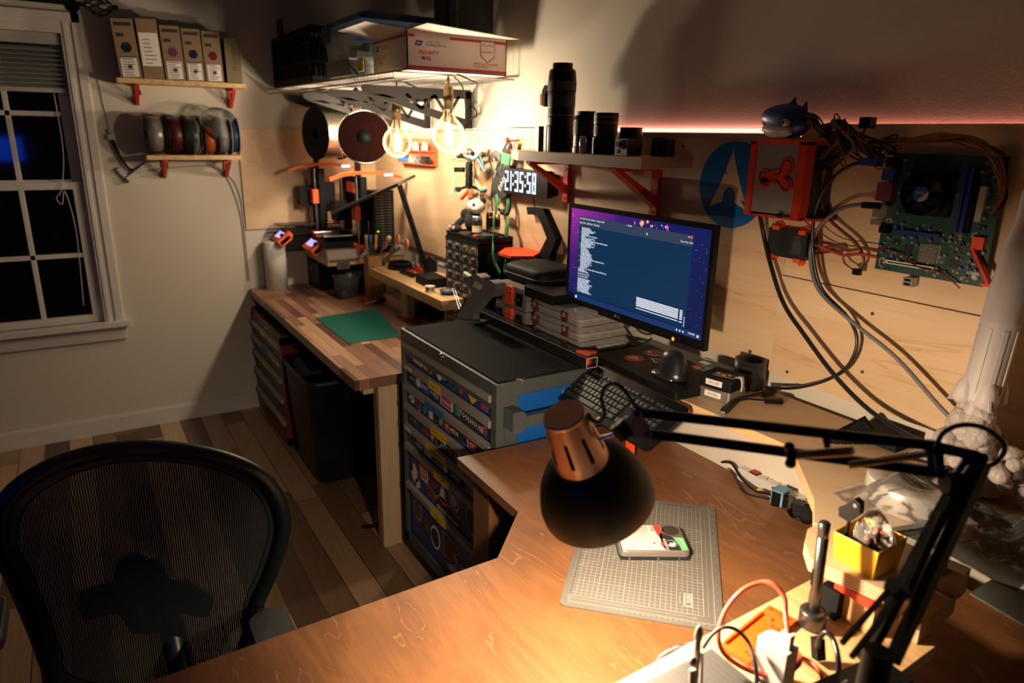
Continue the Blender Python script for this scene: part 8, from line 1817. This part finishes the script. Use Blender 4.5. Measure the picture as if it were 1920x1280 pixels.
def edison(c, lab):
    t = thing('pendant_bulb', lab, 'light bulb', (c.x, c.y, c.z), group='round filament bulbs hung from the wire shelf')
    b = MB(); b.lathe([(.0, -.066), (.020, -.063), (.042, -.050), (.058, -.030), (.0655, -.006), (.064, .018), (.053, .042), (.036, .060), (.024, .074), (.0185, .090), (.0175, .102)], AMBG, TRN(c), 40); b.obj('glass_globe', t)
    b = MB(); b.lathe([(.0175, .100), (.0185, .102), (.0185, .130), (.021, .132), (.021, .152), (.019, .154), (.019, .180), (.013, .190), (.006, .196), (.006, .215), (0, .215)], BRASS, TRN(c), 28); b.cyl(c+V((-.018, 0, .168)), c+V((-.034, 0, .168)), .003, BRASS); b.obj('socket', t)
    b = MB(); b.tube([c+V((.010*math.cos(a), .010*math.sin(a), -.036+.0042*a*1.05)) for a in [k*PI/8 for k in range(16*3)]][:46], .0022, FIL, 5)
    for k in range(6): a = 2*PI*k/6; b.cyl(c+V((.013*math.cos(a), .013*math.sin(a), -.038)), c+V((.008*math.cos(a+.4), .008*math.sin(a+.4), .045)), .0016, FIL, n=5)
    b.obj('filament', t)
    b = MB(); b.cyl(c+V((0, 0, .05)), c+V((0, 0, .1)), .006, clearmat('stem_glass', (.6, .5, .4), .1)); b.obj('stem', t)
    b = MB(); top = V((c.x, c.y, WZ+.012)); b.wire([c+V((0, 0, .213)), V((c.x+.002, c.y, c.z+.23)), V((c.x+.01, c.y, max(WZ-.01, c.z+.24))), top+V((.02, 0, 0)), top+V((.05, .02, -.01)), V((c.x+.09, c.y+.08, WZ-.03))], .0032, BLACK, 8); b.obj('cord', t)
edison(BULBS[2], 'right glowing filament bulb, nearest the camera')
edison(BULBS[1], 'middle glowing filament bulb beside the dark red spool')
edison(BULBS[0], 'far glowing filament bulb mostly hidden behind the spools')
b = MB(); b.wire([Yp(852, 145, -.25), Yp(866, 160, -.18), Yp(872, 190, -.12), Yp(873, 220, -.08), Yp(870, 245, -.05), Yp(874, 235, -.04), Yp(884, 222, -.03), Yp(893, 218, -.03), Yp(893, 208, -.03), Yp(886, 200, -.03), Yp(878, 204, -.03), Yp(872, 215, -.03)], .0032, BLACK, 8); tag(b.obj('twisted_cord'), 'twisted black cord looping down behind the right bulb', 'cord')
tb2 = thing('black_carton', 'dark carton standing above the mailing box near the wall', 'box', (1.15, -.05, 2.0))
b = MB(); a, c = Yp(833, 12, -.06), Yp(901, 0, -.06); x1_ = Yp(901, 40, -.06).x; x2_ = Yp(941, 60, -.06).x; zb2 = ZS+bh2+.012
zb2 = Yp(860, 70, -.06).z; 
b.box(Yp(834, 40, -.25).x, -.26, ZS+bh2+.02, x1_-.02, -.03, Yp(840, 10, -.06).z+.10, mat('carton_dark_print', (.030, .040, .034), .7)); b.obj('box', tb2)
b = MB(); b.add([V((x1_-.02, -.26, ZS+bh2+.02)), V((x1_-.02, -.03, ZS+bh2+.03)), V((x1_-.02, -.03, 2.40)), V((x1_-.02, -.26, 2.40))], [(0, 1, 2, 3)], CWT)
b.add([V((x1_-.02, -.25, ZS+bh2+.02)), V((x1_+.10, -.22, ZS+bh2+.0)), V((x1_+.10, -.22, 2.38)), V((x1_-.02, -.25, 2.38))], [(0, 1, 2, 3)], mat('grey_flap', (.20, .20, .19), .7)); b.obj('side_flap', tb2, solid=.003, label='grey side flap')
b = MB(); F = face_y(Yp(834, 40, -.25).x, -.2604, ZS+bh2+.03)
for k in range(3): b.text('PRINTED MATTER', .016, F @ TRN((.01+.03*k, .05+k*.07, 0)), BLACK)
b.obj('printing', tb2)
def wall_shelf_left(y0, y1, z, lab, d=.16):
    t = thing('filament_shelf', lab, 'shelf', (.08, (y0+y1)/2, z), group=None)
    b = MB(); b.box(.001, y0, z-.022, d, y1, z, PINE); b.obj('board', t, bev=.001)
    for y in (y0+.085, y1-.06):
        b = MB(); w_ = .016; M = frame_of((0, y+w_/2, 0), (1, 0, 0), (0, -1, 0)) @ Matrix.Identity(4)
        M = Matrix(((1, 0, 0, 0), (0, 0, -1, y+w_/2), (0, 1, 0, 0), (0, 0, 0, 1)))
        b.prism([(.001, z-.023), (d-.01, z-.023), (d-.01, z-.033), (.001, z-.033)], w_, RED, M); b.prism([(.001, z-.033), (.012, z-.033), (.012, z-.12), (.001, z-.12)], w_, RED, M); b.prism([(.012, z-.120), (.012, z-.095), (d-.035, z-.033), (d-.012, z-.033)], w_, RED, M); b.obj('bracket', t, label='red printed bracket', bev=.001)
        b = MB(); b.box(.012, y+w_/2, z-.07, .03, y+w_/2+.012, z-.045, BLACK); b.obj('clip', t)
    return t
UZ, LZ = 1.838, 1.480
wall_shelf_left(-1.335, -.745, UZ, 'upper short wooden shelf with filament boxes on the left wall')
wall_shelf_left(-1.25, -.80, LZ, 'lower short wooden shelf with filament spools on the left wall')
def fbox(yc, w_, h, lab, tilt=0.0, col=CARD, win=(.03, .10, .20), big=False, hexm=True):
    t = thing('filament_box', lab, 'box', (.1, yc, UZ)); b = MB()
    R_ = TRN((.02, yc, UZ+.0008)) @ Matrix.Rotation(tilt, 4, 'X')
    b.box(0, -w_/2, 0, .135, w_/2, h, col, R_); b.obj('carton', t, bev=.002)
    F = R_ @ frame_of((.1352, -w_/2, 0), (0, 1, 0), (1, 0, 0)); b = MB()
    if big: b.prism([(.004, h*.22), (w_-.004, h*.22), (w_-.004, h*.77), (.004, h*.77)], .0005, PAPER, F)
    else: b.prism([(w_*.12, .006), (w_*.88, .006), (w_*.88, h*.36), (w_*.12, h*.36)], .0005, PAPER, F); b.prism([(w_*.12, h*.345), (w_*.88, h*.345), (w_*.88, h*.365), (w_*.12, h*.365)], .0008, mat('label_edge_'+str(int(win[0]*100)), win, .5), F)
    random.seed(int(yc*1000) & 255)
    for k in range(7):
        yy_ = (.012+k*h*.045) if not big else h*.26+k*h*.065; L = random.uniform(.3, .62)*w_
        b.prism([(w_*.2, yy_), (w_*.2+L, yy_), (w_*.2+L, yy_+.0035), (w_*.2, yy_+.0035)], .0008, INK, F)
    if not big: b.prism([(w_*.42, h*.16), (w_*.62, h*.16), (w_*.62, h*.22), (w_*.42, h*.22)], .001, INK, F)
    b.obj('label_sheet', t)
    b = MB()
    if hexm and not big:
        b.prism(circ(w_*.27, 6, w_*.5, h*.52), .0006, mat('window_film_'+str(int(win[2]*100)), tuple(c*.35 for c in win), .25), F)
        b.prism([(w_*.1, h*.88), (w_*.9, h*.88), (w_*.9, h*.94), (w_*.1, h*.94)], .0005, INK, F); b.prism([(w_*.12, h*.70), (w_*.48, h*.70), (w_*.48, h*.76), (w_*.12, h*.76)], .0005, INK, F)
        b.obj('spool_window', t, label='hexagonal window')
FB_ = [(-1.270, .092, .262, 'leftmost brown filament box with a dark window on the upper shelf', .055, CARD, (.03, .05, .07)), (-1.172, .090, .27, 'tall filament box with a big white label, second from the left', .035, CARD, (0, 0, 0)), (-1.075, .088, .248, 'brown filament box with an orange topped label, third from the left', .03, CARD, (.35, .12, .22)), (-.983, .084, .242, 'brown filament box with a navy window, fourth from the left', .025, CARD, (.02, .03, .12)), (-.893, .084, .238, 'brown filament box with a reddish label, fifth from the left', .02, CARD, (.35, .03, .04))]
for i, (yc, w_, h, lab, tl_, col, wn) in enumerate(FB_): fbox(yc, w_, h, lab, tl_, col, wn, big=(i == 1))
t = thing('tall_dark_box', 'black and brown carton with vertical lettering at the right end of the upper shelf', 'box', (.1, -.79, UZ))
b = MB(); b.box(.02, -.835, UZ+.0008, .15, -.76, UZ+.215, mat('carton_olive', (.16, .12, .06), .7), front=BLACK); b.obj('carton', t, bev=.001)
b = MB(); b.text('FILLAMENT', .026, frame_of((.1506, -.785, UZ+.06), (0, 0, 1), (1, 0, 0)), INK); b.obj('lettering', t)
def wspool(yc, r, wd, mf, mw, lab):
    t = thing('filament_spool', lab, 'filament spool', (.1, yc, LZ))
    M = frame_of((.105, yc, LZ+r+.001), (1, 0, 0), (0, 1, 0))
    for s in (0, 1):
        b = MB(); z0 = -wd/2+s*(wd-.004); b.lathe([(r*.26, z0), (r, z0), (r, z0+.004), (r*.26, z0+.004), (r*.26, z0)], mf, M, 36, smooth=False); b.obj('flange', t)
    b = MB(); b.lathe([(r*.2, -wd/2+.005), (r*.86, -wd/2+.0045), (r*.88, 0), (r*.86, wd/2-.0045), (r*.2, wd/2-.005)], mw, M, 36); b.obj('wound_filament', t)
SFL = mat('spool_flange_dark', (.012, .013, .014), .35)
wspool(-1.195, .098, .085, SFL, mat('filament_silver', (.30, .28, .23), .3, .3), 'leftmost spool with silvery filament on the lower shelf')
wspool(-1.105, .098, .08, SFL, mat('filament_dark_red', (.07, .008, .006), .4), 'spool of dark red filament, second on the lower shelf')
wspool(-1.025, .097, .07, SFL, mat('filament_charcoal', (.04, .045, .05), .3), 'charcoal spool wrapped in crinkled film in the middle of the lower shelf')
wspool(-.945, .075, .06, SFL, mat('filament_orange', (.55, .10, .02), .4), 'smaller spool of orange filament on the lower shelf')
wspool(-.88, .092, .062, SFL, mat('filament_grey', (.22, .22, .22), .35), 'grey filament spool right of the orange one')
wspool(-.825, .095, .042, mat('clear_flange', (.25, .27, .28), .2), mat('filament_blue', (.02, .05, .10), .4), 'rightmost blue spool with pale flanges on the lower shelf')
BAGF = clearmat('bag_film', (.5, .5, .48), .12, .1, bumps=40)
tag(crumple((.11, -1.02, LZ+.09), .09, .042, .092, 5, BAGF).obj('plastic_bag'), 'crinkled clear bag over the charcoal spool on the lower shelf', 'plastic bag')
tag(crumple((.11, -.90, LZ+.14), .085, .085, .10, 15, BAGF).obj('plastic_bag'), 'puffy clear bag standing up over the right spools of the lower shelf', 'plastic bag')
WC = mat('white_cord', (.42, .40, .37), .5)
b = MB(); b.wire([(.004, -1.41, 1.85), (.004, -1.40, 1.72), (.004, -1.39, 1.60)], .0025, WC, 6).cyl((.012, -1.39, 1.60), (.012, -1.385, 1.575), .012, WC).box(.002, -1.40, 1.55, .03, -1.37, 1.575, WHITEP); tag(b.obj('white_plug'), 'white plug on a thin white cord beside the window casing', 'plug')
b = MB(); b.wire([(.015, -1.385, 1.55), (.02, -1.375, 1.52), (.02, -1.36, 1.47), (.02, -1.335, 1.42), (.02, -1.31, 1.40)], lambda t: .009-.004*t, BLACK, 10); tag(b.obj('extension_cord'), 'short thick black cord drooping from the white plug', 'cord')
b = MB(); M = frame_of((.004, -1.335, 1.355), (0, .80, .60), (1, 0, 0)); b.box(-.005, -.015, 0, .13, .015, .03, WHITEP, M).box(-.01, .02, 0, .012, .07, .02, WHITEP, M); tag(b.obj('white_adapter', bev=.002), 'white slanted power adapter bar on the left wall below the cord', 'adapter')
b = MB(); b.wire([(.004, -1.24, 1.40), (.004, -1.10, 1.415), (.004, -.93, 1.42), (.004, -.87, 1.38), (.004, -.83, 1.28), (.004, -.805, 1.15), (.004, -.800, .98), (.004, -.80, .78)], .0035, WC, 6); tag(b.obj('wall_cable'), 'pale cable running along the left wall and down to the bench', 'cable')
b = MB(); b.wire([(.004, -.93, 1.42), (.004, -.84, 1.36), (.004, -.80, 1.26), (.004, -.792, 1.1), (.004, -.79, .78)], .0035, WC, 6); tag(b.obj('wall_cable'), 'second pale cable dropping close beside the plywood panel edge', 'cable')
CHB = mat('chair_frame_black', (.005, .008, .009), .4, spec=.35)
def chair():
    t = thing('office_chair', 'black mesh office chair with its curved backrest towards the room', 'office chair', (2.86, -1.52, 0))
    d0 = 1.30
    L = [(2, 1000), (0, 965), (8, 930), (40, 895), (100, 866), (180, 847), (262, 840), (345, 843), (420, 855), (476, 877), (508, 912), (521, 955), (516, 1000), (498, 1060), (478, 1110), (468, 1160), (462, 1215)]
    R2 = [(120, 1290), (92, 1230), (72, 1170), (50, 1110), (26, 1050)]
    def cp(px, py, dd_=0.0):
        u = (px-262)/262.0
        base = V((2.735, 0, 0)); n = V((1, 0, -.13)).normalized(); r = ray(px, py)
        tt_ = (V((2.735, -1.5, 1.04))-CAM).dot(n)/r.dot(n)
        return CAM+r*tt_+V((.05*u*u+dd_, 0, 0))
    loop = [cp(*p) for p in L+[(420, 1290), (270, 1320)]+R2]
    b = MB(); P_ = catmull(loop, 5, True)
    b.tube(P_, .0165, CHB, 12, True); b.obj('back_frame', t)
    MSH = bpy.data.materials.new('chair_mesh_weave'); MSH.use_nodes = True; nt = MSH.node_tree; bs_ = nt.nodes['Principled BSDF']; bs_.inputs['Base Color'].default_value = (.006, .011, .013, 1); bs_.inputs['Roughness'].default_value = .6
    tc = nt.nodes.new('ShaderNodeTexCoord'); sp = nt.nodes.new('ShaderNodeSeparateXYZ'); nt.links.new(tc.outputs['Object'], sp.inputs[0])
    mu = nt.nodes.new('ShaderNodeMath'); mu.operation = 'MULTIPLY'; mu.inputs[1].default_value = 230; nt.links.new(sp.outputs[1], mu.inputs[0])
    fr = nt.nodes.new('ShaderNodeMath'); fr.operation = 'FRACT'; nt.links.new(mu.outputs[0], fr.inputs[0])
    lt_ = nt.nodes.new('ShaderNodeMath'); lt_.operation = 'LESS_THAN'; lt_.inputs[1].default_value = .10; nt.links.new(fr.outputs[0], lt_.inputs[0])
    tr_2 = nt.nodes.new('ShaderNodeBsdfTransparent'); mx = nt.nodes.new('ShaderNodeMixShader'); nt.links.new(lt_.outputs[0], mx.inputs[0]); nt.links.new(bs_.outputs[0], mx.inputs[1]); nt.links.new(tr_2.outputs[0], mx.inputs[2]); nt.links.new(mx.outputs[0], nt.nodes['Material Output'].inputs[0])
    MATS['chair_mesh_weave'] = MSH
    c = sum(P_, V((0, 0, 0)))/len(P_); N = len(P_); rs_ = []
    for k in range(9):
        s = 1-k/8*.995; rs_.append([c+(p-c)*s+V((-.02*(1-s*s), 0, 0)) for p in P_])
    b = MB(); b.rings(rs_, MSH, True, cap=False); b.obj('back_mesh', t, label='see-through woven mesh')
    b = MB()
    band = [c+(p-c)*.88 for p in P_]; v = P_+band; b.add([p+V((-.004, 0, 0)) for p in v], [(i, (i+1) % N, N+(i+1) % N, N+i) for i in range(N)], BLACKM); b.obj('mesh_border', t)
    b = MB(); lum = [(150, 1135), (185, 1128), (217, 1118), (217, 1100), (222, 1080), (242, 1066), (268, 1062), (296, 1068), (314, 1085), (320, 1104), (350, 1108), (380, 1122), (405, 1140), (395, 1172), (370, 1174), (345, 1168), (316, 1188), (306, 1210), (250, 1212), (236, 1190), (224, 1172), (190, 1178), (160, 1184), (148, 1160)]
    lp_ = [cp(px, py, -.045) for px, py in lum]; _app(b, lp_, -.018, CHB, (1, 0, 0)); b.obj('lumbar_support', t, bev=.004)
    b = MB(); b.tube(catmull([cp(275, 1195, -.075), V((2.62, -1.53, .58)), V((2.70, -1.52, .47)), V((2.86, -1.50, .44))], 6), .024, CHB, 12); b.obj('spine', t)
    b = MB(); sx, sy = 2.98, -1.50; o_ = [V((sx+x, sy+y, .475+.02*math.cos(6*x)-.15*y*y)) for x, y in rrect(.46, .50, .12, 6)]
    b.tube(o_, .018, CHB, 10, True); b.obj('seat_frame', t)
    b = MB(); cc2 = V((sx, sy, .468)); b.rings([[cc2+(p-cc2)*s+V((0, 0, -.018*(1-s))) for p in o_] for s in (1, .8, .6, .4, .2, .01)], MSH, True, cap=False); b.obj('seat_mesh', t)
    for s, (px, py) in ((1, (518, 1188)), (-1, (5, 1182))):
        b = MB(); yy_ = -1.50+s*.30; 
        ap = Zp(522 if s > 0 else -30, 1236 if s > 0 else 1210, .60); yy_ = ap.y
        b.tube(catmull([V((2.76, yy_-s*.03, .45)), V((2.70, yy_, .52)), V((2.74, yy_, .58)), V((2.80, yy_, .61))], 5), .016, CHB, 10); b.obj('arm_post', t)
        b = MB(); b.rings([[V((ap.x-.02+x*q_, yy_+y*q_, z)) for x, y in rrect(.20, .085, .042, 5)] for q_, z in ((.85, .612), (1, .620), (1, .638), (.86, .646))], mat('arm_pad', (.02, .022, .022), .5)); b.obj('arm_pad', t)
    b = MB(); b.cyl((2.90, -1.50, .44), (2.90, -1.50, .10), .028, DSTEEL); b.box(2.80, -1.58, .40, 3.0, -1.42, .45, CHB); b.obj('gas_lift', t)
    for k in range(5):
        a = 2*PI*k/5+.2; e = V((2.90+.30*math.cos(a), -1.50+.30*math.sin(a), .075)); b = MB(); b.bar((2.90, -1.50, .12), e, .045, .03, CHB); leg = b.obj('leg', t, bev=.006)
        b = MB(); b.cyl(e+V((-.02*math.sin(a), .02*math.cos(a), -.045)), e+V((.02*math.sin(a), -.02*math.cos(a), -.045)), .029, BLACK, n=20); b.obj('caster', leg)
chair()
